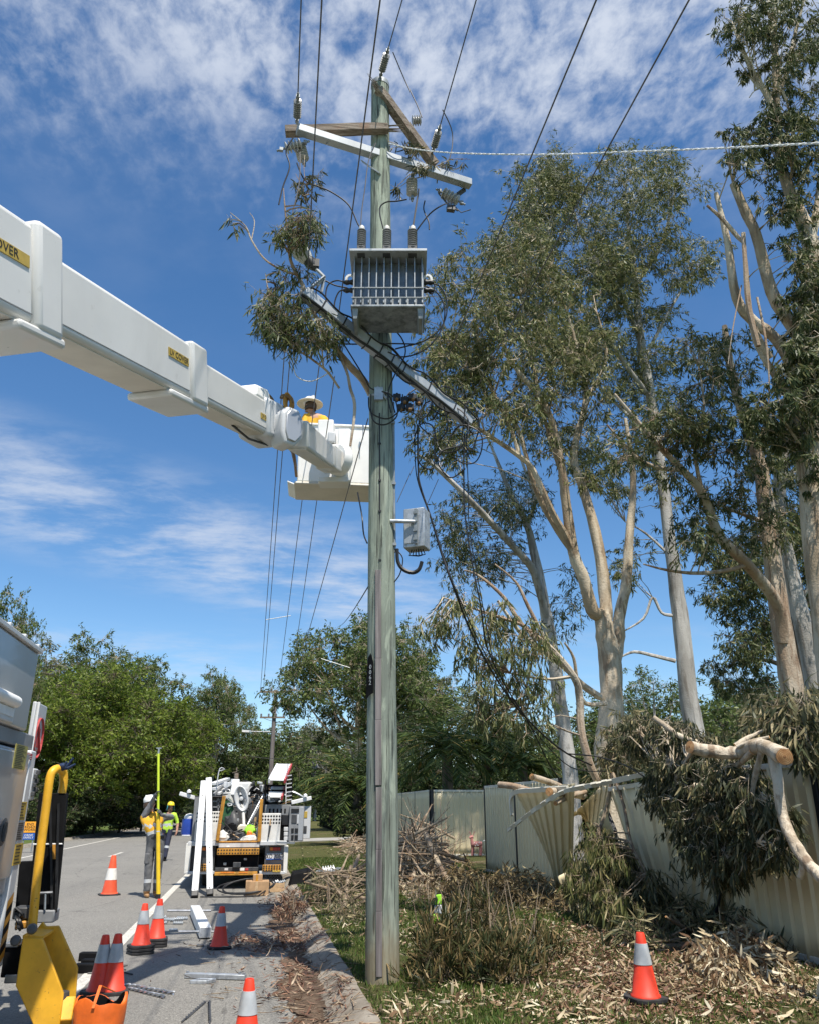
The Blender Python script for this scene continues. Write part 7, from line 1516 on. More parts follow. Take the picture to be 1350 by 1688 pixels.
# ---------------------------------------------------------------- fallen boughs, logs, brush
def X_s(x, y, rx, ry, X, sp, n, r): return samp(x, y, rx, ry, None, sp, n, r, X)
def rings(mb, p, d, r):
    """a sawn face: pale wood with darker growth rings"""
    p, d = Vector(p), Vector(d).normalized(); rr_ = [r*1.0, r*.94, r*.82, r*.74, r*.62, r*.55, r*.42, r*.36, r*.22, r*.14, .0]
    mb.lathe([(q, .002+.0006*i) for i, q in enumerate(rr_)], p, 16, d, 1, [2, 1, 2, 1, 2, 1, 2, 1, 2, 2])
def boughX(name, label, limbs, clumps, bm, lm, cat='branch', group=None, twm=None, cuts=(), twl=None, **k):
    L3 = [smoothpts([tuple(atX(x, y, X))+(r,) for x, y, X, r in l], 4) for l in limbs]; b = L3[0][0]
    root = thing(name, label, cat, tuple(float(q) for q in b[:3]), 0, group); mb = MB()
    for l in L3: mb.tube([q[:3] for q in l], [q[3]*random.uniform(.9, 1.12) for q in l], 14, 0, True, 1, wob=.10)
    tw = None
    if clumps:
        o, tw = foliage('leaves', root, clumps, lm, twigs=np.array([q[:3] for i, l in enumerate(L3) for q in l if twl is None or i in twl]), **k)
        mb.add(tw[0].tolist(), tw[1].tolist(), 0)
    for i, e in cuts: l = L3[i]; a, b = (l[0], l[1]) if e == 0 else (l[-1], l[-2]); rings(mb, a[:3], Vector(a[:3])-Vector(b[:3]), a[3])
    mb.build('limb', [bm, MT['cut'], MT['cut2']], root); return root
L_ = [[(1137, 1232, 4.25, .062), (1165, 1238, 4.45, .06), (1205, 1242, 4.68, .06), (1235, 1234, 4.8, .066), (1262, 1232, 4.75, .07), (1293, 1248, 4.55, .07)],
      [(1270, 1238, 4.7, .05), (1278, 1262, 4.65, .048), (1283, 1300, 4.6, .046), (1290, 1345, 4.6, .046), (1308, 1388, 4.55, .046), (1335, 1428, 4.5, .048), (1380, 1470, 4.45, .05), (1425, 1530, 4.38, .05), (1450, 1600, 4.3, .045)],
      [(1078, 1184, 4.6, .03), (1095, 1196, 4.65, .03), (1120, 1214, 4.7, .03), (1150, 1224, 4.85, .028)], [(1310, 1392, 4.55, .03), (1322, 1405, 4.52, .034), (1324, 1430, 4.5, .03), (1320, 1447, 4.5, .026)],
      [(1143, 1297, 4.6, .035), (1160, 1297, 4.7, .035), (1180, 1292, 4.85, .034)], [(1152, 1316, 4.6, .036), (1166, 1308, 4.75, .036), (1180, 1300, 4.9, .034)], [(1212, 1230, 4.75, .03), (1235, 1216, 4.9, .022), (1262, 1203, 5.1, .012)],
      [(1215, 1232, 4.7, .02), (1240, 1222, 4.8, .018), (1268, 1215, 4.9, .012)], [(1240, 1240, 4.75, .03), (1190, 1290, 4.8, .02), (1170, 1350, 4.7, .012), (1165, 1420, 4.7, .006)], [(1255, 1240, 4.75, .03), (1240, 1310, 4.7, .02), (1250, 1390, 4.6, .010)], [(1140, 1240, 4.7, .02), (1110, 1300, 4.75, .012), (1120, 1380, 4.7, .006)]]
c = X_s(1080, 1210, 60, 24, 5.15, .3, 40, .14)+X_s(1130, 1235, 50, 36, 5.0, .25, 40, .14)+X_s(1100, 1285, 34, 44, 4.8, .15, 30, .13)+X_s(1185, 1290, 60, 44, 4.8, .15, 46, .13)
c += X_s(1140, 1350, 42, 56, 4.75, .14, 44, .13)+X_s(1205, 1365, 52, 58, 4.72, .14, 48, .13)+X_s(1262, 1365, 34, 56, 4.70, .12, 30, .12)+X_s(1190, 1425, 40, 20, 4.70, .12, 16, .12)
boughX('fallen_bough', 'sawn gum bough hooked over the fence with a curtain of wilting leaves', L_, c, MT['gum_pale'], MT['hangleaf_d'], cuts=((0, 0), (0, 1), (2, 0), (4, 0), (5, 0)), twl=(6, 7, 8, 9, 10), L=.115, w=.18, dens=210, droop=1.5, segs=3, sprays=3.2, bend=.09, tw=.003, spread=.8)
c = X_s(1310, 1190, 48, 38, 5.6, .4, 40, .19)+X_s(1345, 1225, 30, 40, 5.5, .3, 20, .18)+X_s(1265, 1200, 30, 25, 5.7, .3, 14, .17)
boughX('fallen_bough', 'heap of grey-green gum leaves behind the fence top at the right edge', [[(1400, 1290, 5.6, .05), (1350, 1230, 5.6, .045), (1310, 1195, 5.65, .03), (1270, 1190, 5.7, .012)]], c, MT['gum_tan'], MT['hangleaf'], L=.16, w=.17, dens=170, droop=1.1, segs=3, sprays=3.0, bend=.09, tw=.003, spread=.8)
c = X_s(1030, 1222, 34, 38, 5.6, .4, 24, .19)+X_s(1010, 1265, 30, 25, 5.5, .3, 12, .17)
boughX('fallen_bough', 'olive gum foliage heaped at the foot of the cream gum', [[(1090, 1260, 5.6, .03), (1040, 1230, 5.6, .02), (1010, 1200, 5.7, .008)]], c, MT['gum_tan'], MT['hangleaf'], L=.15, w=.17, dens=170, droop=1.0, segs=3, sprays=2.6, bend=.09, tw=.003, spread=.8)
c = X_s(990, 1410, 30, 34, 4.6, .2, 30, .14)+X_s(965, 1455, 34, 40, 4.4, .2, 36, .14)+X_s(1000, 1490, 32, 36, 4.4, .2, 30, .14)+X_s(975, 1375, 16, 16, 4.7, .15, 8, .12)
boughX('fallen_bough', 'long drooping bundle of yellow-green gum leaves left of the leaning panel', [[(1010, 1275, 5.0, .03), (1000, 1330, 4.9, .028), (985, 1380, 4.7, .022), (975, 1440, 4.5, .015), (975, 1510, 4.3, .007)], [(1010, 1275, 5.0, .02), (1028, 1330, 4.9, .022), (1040, 1390, 4.8, .018), (1065, 1440, 4.7, .01)]], c, MT['twig'], MT['hangleaf_y'], L=.15, w=.14, dens=180, droop=1.9, segs=3, sprays=3.0, bend=.07, tw=.003, spread=.9)
c = X_s(1050, 1480, 34, 50, 4.9, .25, 36, .18)+X_s(1040, 1420, 22, 30, 5.0, .2, 14, .16)
boughX('fallen_bough', 'dark shaded leaves stuffed under the leaning panel', [[(1020, 1390, 5.1, .03), (1040, 1440, 5.0, .024), (1060, 1510, 4.9, .010)]], c, MT['twig'], MT['hangleaf_d'], L=.15, w=.16, dens=160, droop=1.3, segs=3, sprays=2.6, bend=.08, tw=.003, spread=.8)
for (x0, y0, X0, x1, y1, X1, r, lab) in ((823, 1294, 4.3, 872, 1304, 4.6, .055, 'short sawn log lying on the fence top at the left of the torn gap'), (876, 1281, 4.5, 935, 1303, 5.3, .052, 'longer sawn log slanting over the torn gap, right of the short one'), (905, 1306, 4.35, 960, 1312, 5.2, .065, 'thick pale sawn log end under the longer log at the torn gap'), (915, 1325, 4.5, 965, 1306, 5.2, .035, 'thin dark sawn log below the thick one at the torn gap')):
    S = [Vector(q) for q in smoothpts([tuple(atX(x0, y0, X0)), tuple((atX(x0, y0, X0)+atX(x1, y1, X1))/2+UPW*.02), tuple(atX(x1, y1, X1))], 4)]; mb = MB(); mb.tube(S, r, 14, 0, True, 1, wob=.04); rings(mb, S[0], S[0]-S[1], r)
    tag(mb.build('sawn_log', [MT['gum_tan'], MT['cut'], MT['cut2']], None, loc=tuple(S[0])), lab, 'log', 'sawn logs on the torn fence')
def gs(x, y, rx, ry, z0, z1, n, r):
    """clumps on the ground: (x, y) seen at ground level, heaped up to z1"""
    out = []
    for _ in range(n):
        a, b = random.gauss(0, .45), random.gauss(0, .45); p = gp(x+a*rx, y+b*ry, .22); hgt = z0+(z1-z0)*random.random()*max(.15, 1-(a*a+b*b)*.8)
        out.append((Vector((p.x, p.y, float(vz(p.x, p.y))+hgt)), r*random.uniform(.7, 1.3)))
    return out
def brush(name, label, cl_, lm, sticks_=(), bm='twig', cat='brush pile', **k):
    C = sum((c for c, _ in cl_), Vector())/len(cl_); root = thing(name, label, cat, (C.x, C.y, float(vz(C.x, C.y))))
    mb = MB()
    for P_, R_ in sticks_: mb.tube(P_, R_, 7, 0, True, 1, wob=.08)
    base = np.array([[c.x, c.y, float(vz(c.x, c.y))] for c, _ in cl_]); o, tw = foliage('leaves', root, cl_, lm, twigs=base, **k)
    mb.add(tw[0].tolist(), tw[1].tolist(), 0); mb.build('branches', [MT[bm], MT['cut']], root); return root
# standing brush in front: dark leaves pointing up
c = gs(725, 1600, 48, 18, .0, .46, 70, .12)+gs(825, 1602, 62, 16, .0, .30, 80, .12)+gs(785, 1572, 80, 16, .0, .50, 56, .12)+gs(885, 1578, 40, 16, .0, .2, 24, .11)
brush('brush_pile', 'dark green heap of upright leafy cuttings just right of the timber pole', c, MT['hangleaf_b'], [([q_, q_+Vector((a_*.5, b_*.5, .35)), q_+Vector((a_*1.1, b_, .72))], [.007, .006, .002]) for q_, a_, b_ in [(gp(random.uniform(690, 900), random.uniform(1575, 1605), .2), random.uniform(-.3, .3), random.uniform(-.2, .3)) for _ in range(16)]], L=.13, w=.12, dens=150, droop=-.75, segs=3, sprays=3.2, bend=.06, tw=.003, spread=.9)
c = gs(835, 1484, 85, 18, .0, .34, 130, .14)+gs(765, 1476, 55, 14, .0, .42, 60, .14)+gs(920, 1500, 40, 14, .0, .2, 24, .13)
brush('brush_pile', 'low wide mound of browning leaves in front of the upright panels', c, MT['hangleaf_n'], L=.13, w=.18, dens=150, droop=.3, segs=1, sprays=2.2, bend=.06, tw=.003, spread=.9)
def stickpile(x, y, rx, ry, n, L, hmax, seed, up=.5, lean=None, r0=.012):
    random.seed(seed); out = []
    for _ in range(n):
        a, b = random.gauss(0, .45), random.gauss(0, .45); p = gp(x+a*rx, y+b*ry, .22); z = float(vz(p.x, p.y))+random.random()*hmax*max(.1, 1-a*a)
        d = Vector((random.gauss(0, 1), random.gauss(0, .7), random.uniform(-.1, up)))
        if lean: d = d+Vector(lean)
        d.normalize(); l = L*random.uniform(.35, 1.2); s = Vector((p.x, p.y, z)); k = Vector((random.gauss(0, .06), random.gauss(0, .06), random.gauss(0, .06)))*l
        P_ = [s-d*l*.5, s+k, s+d*l*.5+k*1.5]; P_ = [Vector((q.x, q.y, max(q.z, float(vz(q.x, q.y))+.02))) for q in P_]; r = r0*random.choice((.5, .7, .8, 1, 1.2, 2.0)); out.append((P_, [r*1.2, r, r*.45]))
    return out
c = gs(690, 1475, 60, 18, .0, .35, 40, .16)
brush('brush_pile', 'tall pale heap of bare tangled sticks right of the pole before the fence', c, MT['dryleaf'], stickpile(682, 1442, 55, 26, 300, 1.4, .95, 3, .9, None, .017)+stickpile(700, 1425, 45, 22, 90, 1.8, 1.0, 7, 1.4, (.0, 0, .4), .014)+[([gp(700, 1440, .3)+UPW*.85, gp(715, 1450, .3)+UPW*.45, gp(738, 1455, .3)], [.06, .06, .05])], 'twig_pale', L=.10, w=.2, dens=70, droop=.4, sprays=1.2, spread=.9, tw=.003)
c = gs(585, 1410, 26, 8, .0, .2, 16, .14)
brush('brush_pile', 'far small heap of pale sticks on the grass left of the pole', c, MT['dryleaf'], stickpile(588, 1404, 22, 9, 80, 1.1, .45, 5, .4), 'twig_pale', L=.10, w=.2, dens=60, droop=.4, sprays=1.0, spread=.9, tw=.003)
c = gs(545, 1480, 45, 18, .0, .45, 44, .16)+gs(575, 1500, 30, 18, .0, .35, 20, .16)
sp_ = stickpile(560, 1480, 40, 20, 70, 1.0, .55, 8, .6)+[([gp(500, 1470, .2)+UPW*.2, gp(520, 1462, .2)+UPW*.32, gp(545, 1470, .2)+UPW*.30, gp(560, 1480, .2)+UPW*.1], [.012, .016, .018, .02]), ([gp(575, 1475, .2)+UPW*.15, gp(585, 1450, .2)+UPW*.25, gp(592, 1432, .2)+UPW*.3], [.05, .05, .04]), ([gp(568, 1500, .2), gp(573, 1480, .2)+UPW*.25, gp(578, 1468, .2)+UPW*.4], [.035, .035, .03]), ([gp(548, 1460, .2)+UPW*.25, gp(585, 1466, .2)+UPW*.3, gp(602, 1462, .2)+UPW*.4], [.04, .035, .03])]
brush('brush_pile', 'brown leafy pile spilling over the kerb behind the timber pole', c, MT['hangleaf'], sp_, 'twig', L=.12, w=.17, dens=110, droop=.7, sprays=2.2, spread=.9, tw=.003)
c = gs(483, 1490, 14, 10, .0, .28, 16, .13)
brush('brush_pile', 'small rusty-brown tuft of dead leaves at the kerb edge', c, MT['redleaf'], (), 'twig', L=.11, w=.16, dens=140, droop=.2, sprays=2.4, spread=.9, tw=.003)
# pale leaf swathes in the right foreground
c = gs(1195, 1605, 55, 26, .0, .22, 60, .13)+gs(1250, 1590, 50, 20, .0, .16, 28, .13)
brush('leaf_heap', 'heap of pale bleached gum leaves right of the orange cone on the grass', c, MT['dryleaf'], (), 'twig', 'leaf heap', L=.13, w=.22, dens=140, droop=.75, segs=3, sprays=2.6, bend=.08, tw=.003, spread=.9)
c = gs(1120, 1545, 60, 22, .0, .35, 60, .15)+gs(1190, 1560, 70, 18, .0, .25, 44, .14)+gs(1050, 1560, 40, 16, .0, .22, 20, .14)
brush('leaf_heap', 'brown and olive leaf heap banked along the foot of the leaning panel', c, MT['hangleaf'], stickpile(1110, 1560, 60, 18, 26, .7, .2, 12, .4), 'twig', 'leaf heap', L=.14, w=.18, dens=130, droop=.6, segs=3, sprays=2.4, bend=.08, tw=.003, spread=.9)
c = gs(1320, 1575, 60, 14, .0, .2, 30, .13)
brush('leaf_heap', 'low dark leaf heap along the foot of the upright fence at the right edge', c, MT['hangleaf_d'], (), 'twig', 'leaf heap', L=.14, w=.18, dens=130, droop=.4, segs=3, sprays=2.2, bend=.08, tw=.003, spread=.9)
# hi-vis marker cloth caught in the brush
hv = thing('hi_vis_vest', 'lime and silver high visibility vest hanging in the dark green cuttings', 'vest', gp(722, 1545, .2)+UPW*.4)
def hq(x, y): return at(x, y, FH.dot(gp(725, 1572, .22)-CAM)-.75)
for pts, m in ((((718, 1476), (727, 1475), (727, 1492), (716, 1493)), 'limeviz'), (((716, 1493), (727, 1492), (729, 1508), (715, 1506)), 'reflect'), (((714, 1507), (719, 1510), (718, 1533), (713, 1534)), 'limeviz'), (((722, 1511), (728, 1513), (727, 1531), (722, 1532)), 'limeviz')):
    mb = MB(); mb.prism([hq(x, y) for x, y in pts], FH*.03); mb.build('cloth' if m == 'limeviz' else 'reflective_band', MT[m], hv, bevel=.008)
ins = gp(541, 1470, .2)+UPW*.36; t = insul('white ribbed insulator lying on top of the brown leafy pile by the kerb', ins, RT+UPW*.12, .24, .04, .075, 5, 'whitebar')
# ---------------------------------------------------------------- traffic cones
def cone_proto(h, sq, band, m_lo, m_hi, nbase=1):
    root = thing('traffic_cone', None, None); s = h
    for i in range(nbase):
        mb = MB(); z = i*.035; a = sq/2; ch = a*.35
        mb.prism([(a-ch, -a, z), (a, -a+ch, z), (a, a-ch, z), (a-ch, a, z), (-a+ch, a, z), (-a, a-ch, z), (-a, -a+ch, z), (-a+ch, -a, z)], (0, 0, .03)); mb.build('base', MT['rubber'], root, bevel=.006)
    z0 = .03+(nbase-1)*.035; rb_, rt_ = sq*.37, sq*.115
    rr = lambda z: rb_+(rt_-rb_)*z
    mb = MB(); mb.lathe([(rb_*1.12, z0), (rb_*1.10, z0+.012), (rr(.02), z0+.022), (rr(band[0]), z0+s*band[0])], n=24); mb.build('lower_body', MT[m_lo], root)
    mb = MB(); mb.lathe([(rr(band[0])+.004, z0+s*band[0]), (rr(band[1])+.004, z0+s*band[1])], n=24); mb.build('reflective_sleeve', MT['coneband' if m_hi == 'conered' else 'conewhite'], root)
    mb = MB(); mb.lathe([(rr(band[1]), z0+s*band[1]), (rr(.97), z0+s*.97), (rt_*.9, z0+s), (rt_*.55, z0+s), (rt_*.5, z0+s*.9)], n=24); mb.build('tip', MT[m_lo if m_hi == 'conered' else 'conered2'], root)
    return root
CG = 'orange traffic cones standing round the worksite'
big = cone_proto(.70, .40, (.36, .66), 'conered2', 'conered2'); sml = cone_proto(.435, .275, (.50, .83), 'conered', 'conered'); stk = cone_proto(.435, .275, (.50, .83), 'conered', 'conered', 3)
def cone(proto, x, y, z, label, rz, first=False, s=1.0, lift=0):
    o = proto if first else copy_tree(proto); p = gp(x, y, z); o.location = (p.x, p.y, p.z+.006+lift); o.rotation_euler = (0, 0, rz); o.scale = (s,)*3; return tag(o, label, 'traffic cone', CG)
cone(big, 180, 1477, 0, 'orange cone with worn white band, alone out in the traffic lane', .3, True)
cone(sml, 361.5, 1565, 0, 'orange cone standing alone left of the leaf drift on the road', .2, True)
cone(stk, 231, 1574, 0, 'front stack of orange cones with three black bases on the white edge line', .5, True)
cone(stk, 256.5, 1562, 0, 'rear stack of orange cones partly behind the front stack', .1)
cone(sml, 404, 1742, 0, 'orange cone cut off by the bottom of the picture near the kerb', .4)
cone(big, 1065, 1652, .2, 'orange cone standing on the leaf-strewn grass at the right', .15, s=.66)
cone(sml, 184, 1640, 0, 'front orange cone rising out of the orange vinyl bag, its band in shade', .2, s=1.06)
cone(sml, 163, 1640, 0, 'rear orange cone leaning behind the one in the orange vinyl bag', .9, s=1.04)
# right-hand cone keeps the grey sleeve of the small kind
rc = [o for o in bpy.data.objects if o.get('label', '').startswith('orange cone standing on the leaf-strewn')][0]
for ch in list(rc.children): bpy.data.objects.remove(ch)
sm2 = copy_tree(sml)
for ch in list(sm2.children): ch.parent = rc
rc.scale = (1.02,)*3; bpy.data.objects.remove(sm2)
# orange vinyl bag
bg = gp(158, 1708, 0); bg_t = thing('vinyl_bag', 'orange vinyl bag with a black lining slumped open on the road beside the yellow leg', 'bag', bg)
random.seed(3); mb = MB(); n = 30; rows = []
for z, r in ((.0, .15), (.03, .165), (.10, .172), (.16, .176), (.215, .18), (.235, .175), (.235, .16), (.21, .157), (.08, .155), (.06, .0)):
    rows.append([bg+Vector((math.cos(t)*r*(1.08+.05*math.sin(3*t+z*9)+.03*math.sin(7*t)), math.sin(t)*r*(.85+.05*math.sin(4*t)), z+(.025*math.sin(3*t+1)+.02*math.sin(5*t) if z > .2 else 0))) for t in np.linspace(0, 2*math.pi, n+1)[:-1]])
vs = [p for r in rows for p in r]; fs = [(i*n+j, i*n+(j+1) % n, (i+1)*n+(j+1) % n, (i+1)*n+j) for i in range(len(rows)-1) for j in range(n)]; mi = [0 if i < 6 else 1 for i in range(len(rows)-1) for j in range(n)]
mb.add(vs, fs); mb.m = mi; mb.build('pouch', [MT['bagorange'], MT['matblack']], bg_t, angle=70)
mb = MB(); a = bg+Vector((-.02, -.16, .21)); mb.bar(a, a+Vector((.02, .10, .13)), .022, .006); mb.bar(a+Vector((.02, .10, .13)), a+Vector((.10, .30, .05)), .022, .006); mb.build('strap', MT['bagorange'], bg_t)
# bits of hardware on the road
def on(x, y, z=.008): return gp(x, y, 0)+UPW*z
tl = thing('steel_beam', 'white square steel beam lying end-on across the parking lane behind the lone cone', 'beam', on(335, 1548)); a, b = on(338, 1550, .085), on(321, 1510, .085); mb = MB(); mb.bar(a, b, .15, .13); mb.build('beam', MT['whitebar'], tl, bevel=.01)
d = (b-a).normalized(); mb = MB(); mb.bar(a-d*.004, a+d*.006, .135, .115); mb.build('end_plate', MT['galv'], tl); mb = MB(); mb.tube([a+d*.10-RT*.35, a+d*.10+RT*.2], .013, 6); mb.tube([b-d*.15-RT*.45, b-d*.15+RT*.25], .02, 6); mb.build('through_bolts', MT['steel'], tl)
tl = thing('steel_bracket', 'long flat galvanised bar lying across the road nearest the lens', 'bar', on(355, 1616)); a, b = on(306, 1614, .03), on(405, 1617, .03); mb = MB(); mb.bar(a, b, .075, .045); mb.build('bar', MT['galv'], tl, bevel=.006)
mb = MB(); d = (b-a).normalized()
for t in (.03, .9, .97): c = a.lerp(b, t)+UPW*.024; mb.lathe([(.016, 0), (.016, .012), (.0, .014)], c, 8)
mb.build('bolt_heads', MT['steel'], tl)
c = on(333, 1622, .02); mb = MB(); s_ = [c+RT*-.10-FH*.05, c+RT*.06-FH*.05, c+RT*.12+FH*.05, c+RT*-.04+FH*.05]
for i in range(4): mb.bar(s_[i], s_[(i+1) % 4], .03, .03)
tag(mb.build('shackle', MT['galv'], None, loc=tuple(c), bevel=.004), 'small galvanised loop bracket beside the long flat bar', 'bracket')
def drill(name, a, b, r, lab, grp, m='steel'):
    a, b = Vector(a), Vector(b); d = (b-a).normalized(); p, q = perp(d); L = (b-a).length; mb = MB(); k = int(L/.012)
    for j in range(2): mb.tube([a+d*L*i/k+(p*math.cos(i*.55+j*math.pi)+q*math.sin(i*.55+j*math.pi))*r*.6 for i in range(k+1)], r*.55, 5)
    mb.tube([a-d*.09, a+d*.02], r*.5, 8); return tag(mb.build(name, MT[m], None, loc=tuple(a)), lab, 'drill bit', grp)
DG = 'auger bits lying on the road'
drill('auger_bit', on(208, 1628, .018), on(287, 1642, .018), .018, 'long auger bit lying on the boom shadow, the upper of two', DG)
drill('auger_bit', on(212, 1634, .018), on(270, 1648, .018), .018, 'long auger bit lying on the boom shadow, the lower of two', DG)
drill('auger_bit', on(305, 1684, .014), on(338, 1655, .014), .013, 'dark auger bit lying diagonally at the bottom of the road', DG, 'darkgrey')
drill('auger_bit', on(346, 1688, .014), on(345, 1655, .014), .012, 'dark auger bit lying straight toward the lens beside the diagonal one', DG, 'darkgrey')
random.seed(6)
for i in range(9):
    a = on(266+random.uniform(-4, 36), 1522+random.uniform(-6, 6), .03+.02*(i % 3)); an = random.uniform(-.5, .5); L = random.uniform(.12, .22)
    t = insul('silver coach bolt with washers in the loose heap left of the white beam', a, RT*math.cos(an)+FH*math.sin(an), L, .014, .028, 5, 'galv_lt', 'coach_bolt', 'bolt', 'heap of silver bolts on the road', False)
t = insul('single short steel bolt lying apart from the silver bolt heap', on(286, 1536, .02), RT, .12, .016, .02, 2, 'galv_lt', 'coach_bolt', 'bolt', None, False)
mb = MB(); a = on(330, 1562, .015); mb.box(a, (.09, .05, .03)); tag(mb.build('road_stone', MT['darkgrey'], None, loc=tuple(a), bevel=.01), 'small dark clod on the road in front of the white beam', 'stone')
t = thing('black_bricks', 'black plastic sign weights with cables lying behind the bagged cones', 'weights', on(150, 1600))
for x, y in ((147, 1586), (151, 1598), (140, 1606)): mb = MB(); mb.box(on(x, y, .05), (.22, .10, .09), (RT, FH, UPW)); mb.build('weight', MT['matblack'], t, bevel=.012)
mb = MB()
for i in range(6): a = on(132+random.uniform(-4, 40), 1602+random.uniform(-4, 8), .02); mb.tube([a, a+Vector((.18, .05, .01)), a+Vector((.34, random.uniform(-.1, .1), .0))], .008, 5)
mb.build('cables', MT['cable'], t)
# boxes, coil, crate behind the truck
for (x0, y0, x1, y1, D_, lab) in ((406, 1454, 443, 1478, .4, 'brown cardboard box on the road behind the service truck'), (418, 1443, 433, 1454, .3, 'small cardboard box stacked on the brown one')):
    Yb = gp(424, 1478).y; a, b = atY(x0, y0, Yb), atY(x1, y1, Yb); z0 = .008 if y1 > 1460 else b.z
    t = thing('cardboard_box', lab, 'box', ((a.x+b.x)/2, Yb, z0)); mb = MB(); mb.span((a.x, Yb+(.0 if z0 < .1 else .05), z0), (b.x, Yb+D_, a.z)); mb.build('carton', MT['card'], t, bevel=.006)
    mb = MB(); mb.span(((a.x+b.x)/2-.04, Yb-.002+(.0 if z0 < .1 else .05), z0+.002), ((a.x+b.x)/2+.01, Yb+.002+(.0 if z0 < .1 else .05), a.z)); mb.build('tape', MT['amber' if z0 > .1 else 'crate'], t)
Yc = gp(455, 1472).y; a, b = atY(446, 1456, Yc), atY(469, 1472, Yc); ct_ = thing('timber_crate', 'low timber crate of odds and ends at the kerb behind the service truck', 'crate', ((a.x+b.x)/2, Yc, .008))
for i in range(2): mb = MB(); h0 = .012+i*(a.z-.012)/2; mb.span((a.x, Yc, h0), (b.x, Yc+.02, h0+a.z*.42)); mb.span((a.x, Yc+.28, h0), (b.x, Yc+.30, h0+a.z*.42)); mb.span((a.x, Yc+.02, h0), (a.x+.02, Yc+.28, h0+a.z*.42)); mb.span((b.x-.02, Yc+.02, h0), (b.x, Yc+.28, h0+a.z*.42)); mb.build('slats', MT['crate'], ct_)
for i, (dx, l) in enumerate(((.06, 'white porcelain fuse lying in the timber crate'), (.2, 'silver fitting lying in the timber crate'))): insul(l, (a.x+dx+.04, Yc+.14, a.z), (1, .3, .2), .16, .02, .04, 4, 'whitebar' if i == 0 else 'galv_lt', 'fuse', 'fuse', None, False)
mb = MB(); q = gp(400, 1477); pts = []
for i in range(90): t = i*.21; r = .52+.04*math.sin(t*.37); pts.append(q+Vector((math.cos(t)*r+.12*math.sin(t*.13), math.sin(t)*r*.55+.1, .05+.16*(1+math.sin(t+.4))*.7+.012*math.sin(t*2.3))))
pts += [q+Vector((.3, -.35, .02)), q+Vector((-.2, -.42, .015)), q+Vector((-.8, -.30, .015))]
mb.tube(pts, .014, 6); tag(mb.build('cable_coil', MT['cable'], None, loc=tuple(q)), 'loose coil of black cable standing on the road by the cardboard box', 'cable coil')
kb = gp(480, 1462, .1); mb = MB(); mb.hexa([kb+Vector((-.05, -.1, -.02)), kb+Vector((.5, -.05, .05)), kb+Vector((.5, .4, .05)), kb+Vector((-.05, .4, -.02))], [kb+Vector((.02, -.02, .25)), kb+Vector((.46, .0, .32)), kb+Vector((.44, .3, .36)), kb+Vector((.02, .3, .28))]); tag(mb.build('tool_bag', MT['matblack'], None, loc=tuple(kb), bevel=.03), 'black canvas tool bag on the kerb right of the timber crate', 'bag')
# END ROAD WORK sign across the road
sg = gp(47, 1402, .1); sgt = thing('road_sign', 'orange end of road work sign over a blue panel on the far verge', 'road sign', (sg.x, sg.y, .1)); sY = sg.y
a, b = atY(39, 1355, sY), atY(60, 1373, sY); mb = MB(); mb.span((a.x, sY, b.z), (b.x, sY+.02, a.z)); p1_ = mb.build('upper_panel', MT['signyel'], sgt)
c1_, c2_ = atY(38, 1374, sY), atY(58, 1385, sY); mb = MB(); mb.span((a.x, sY, c2_.z), (b.x, sY+.02, c1_.z)); p2_ = mb.build('lower_panel', MT['signblue'], sgt)
W_ = b.x-a.x; H_ = a.z-b.z
text('END\nROAD\nWORK', H_*.30, frame(((a.x+b.x)/2, sY-.006, (a.z+b.z)/2), (1, 0, 0), UPW), 'sign_text', MT['ink'], p1_, .002, sx=W_/(H_*1.15))
text('DRIVE\nSAFELY', (c1_.z-c2_.z)*.42, frame(((a.x+b.x)/2, sY-.006, (c1_.z+c2_.z)/2), (1, 0, 0), UPW), 'sign_text', MT['signwhite'], p2_, .002, sx=1.15)
for x in (a.x+.1, b.x-.1): mb = MB(); mb.bar((x, sY+.04, .05), (x, sY+.04, a.z), .04, .04); mb.build('sign_leg', MT['galv_dk'], sgt)
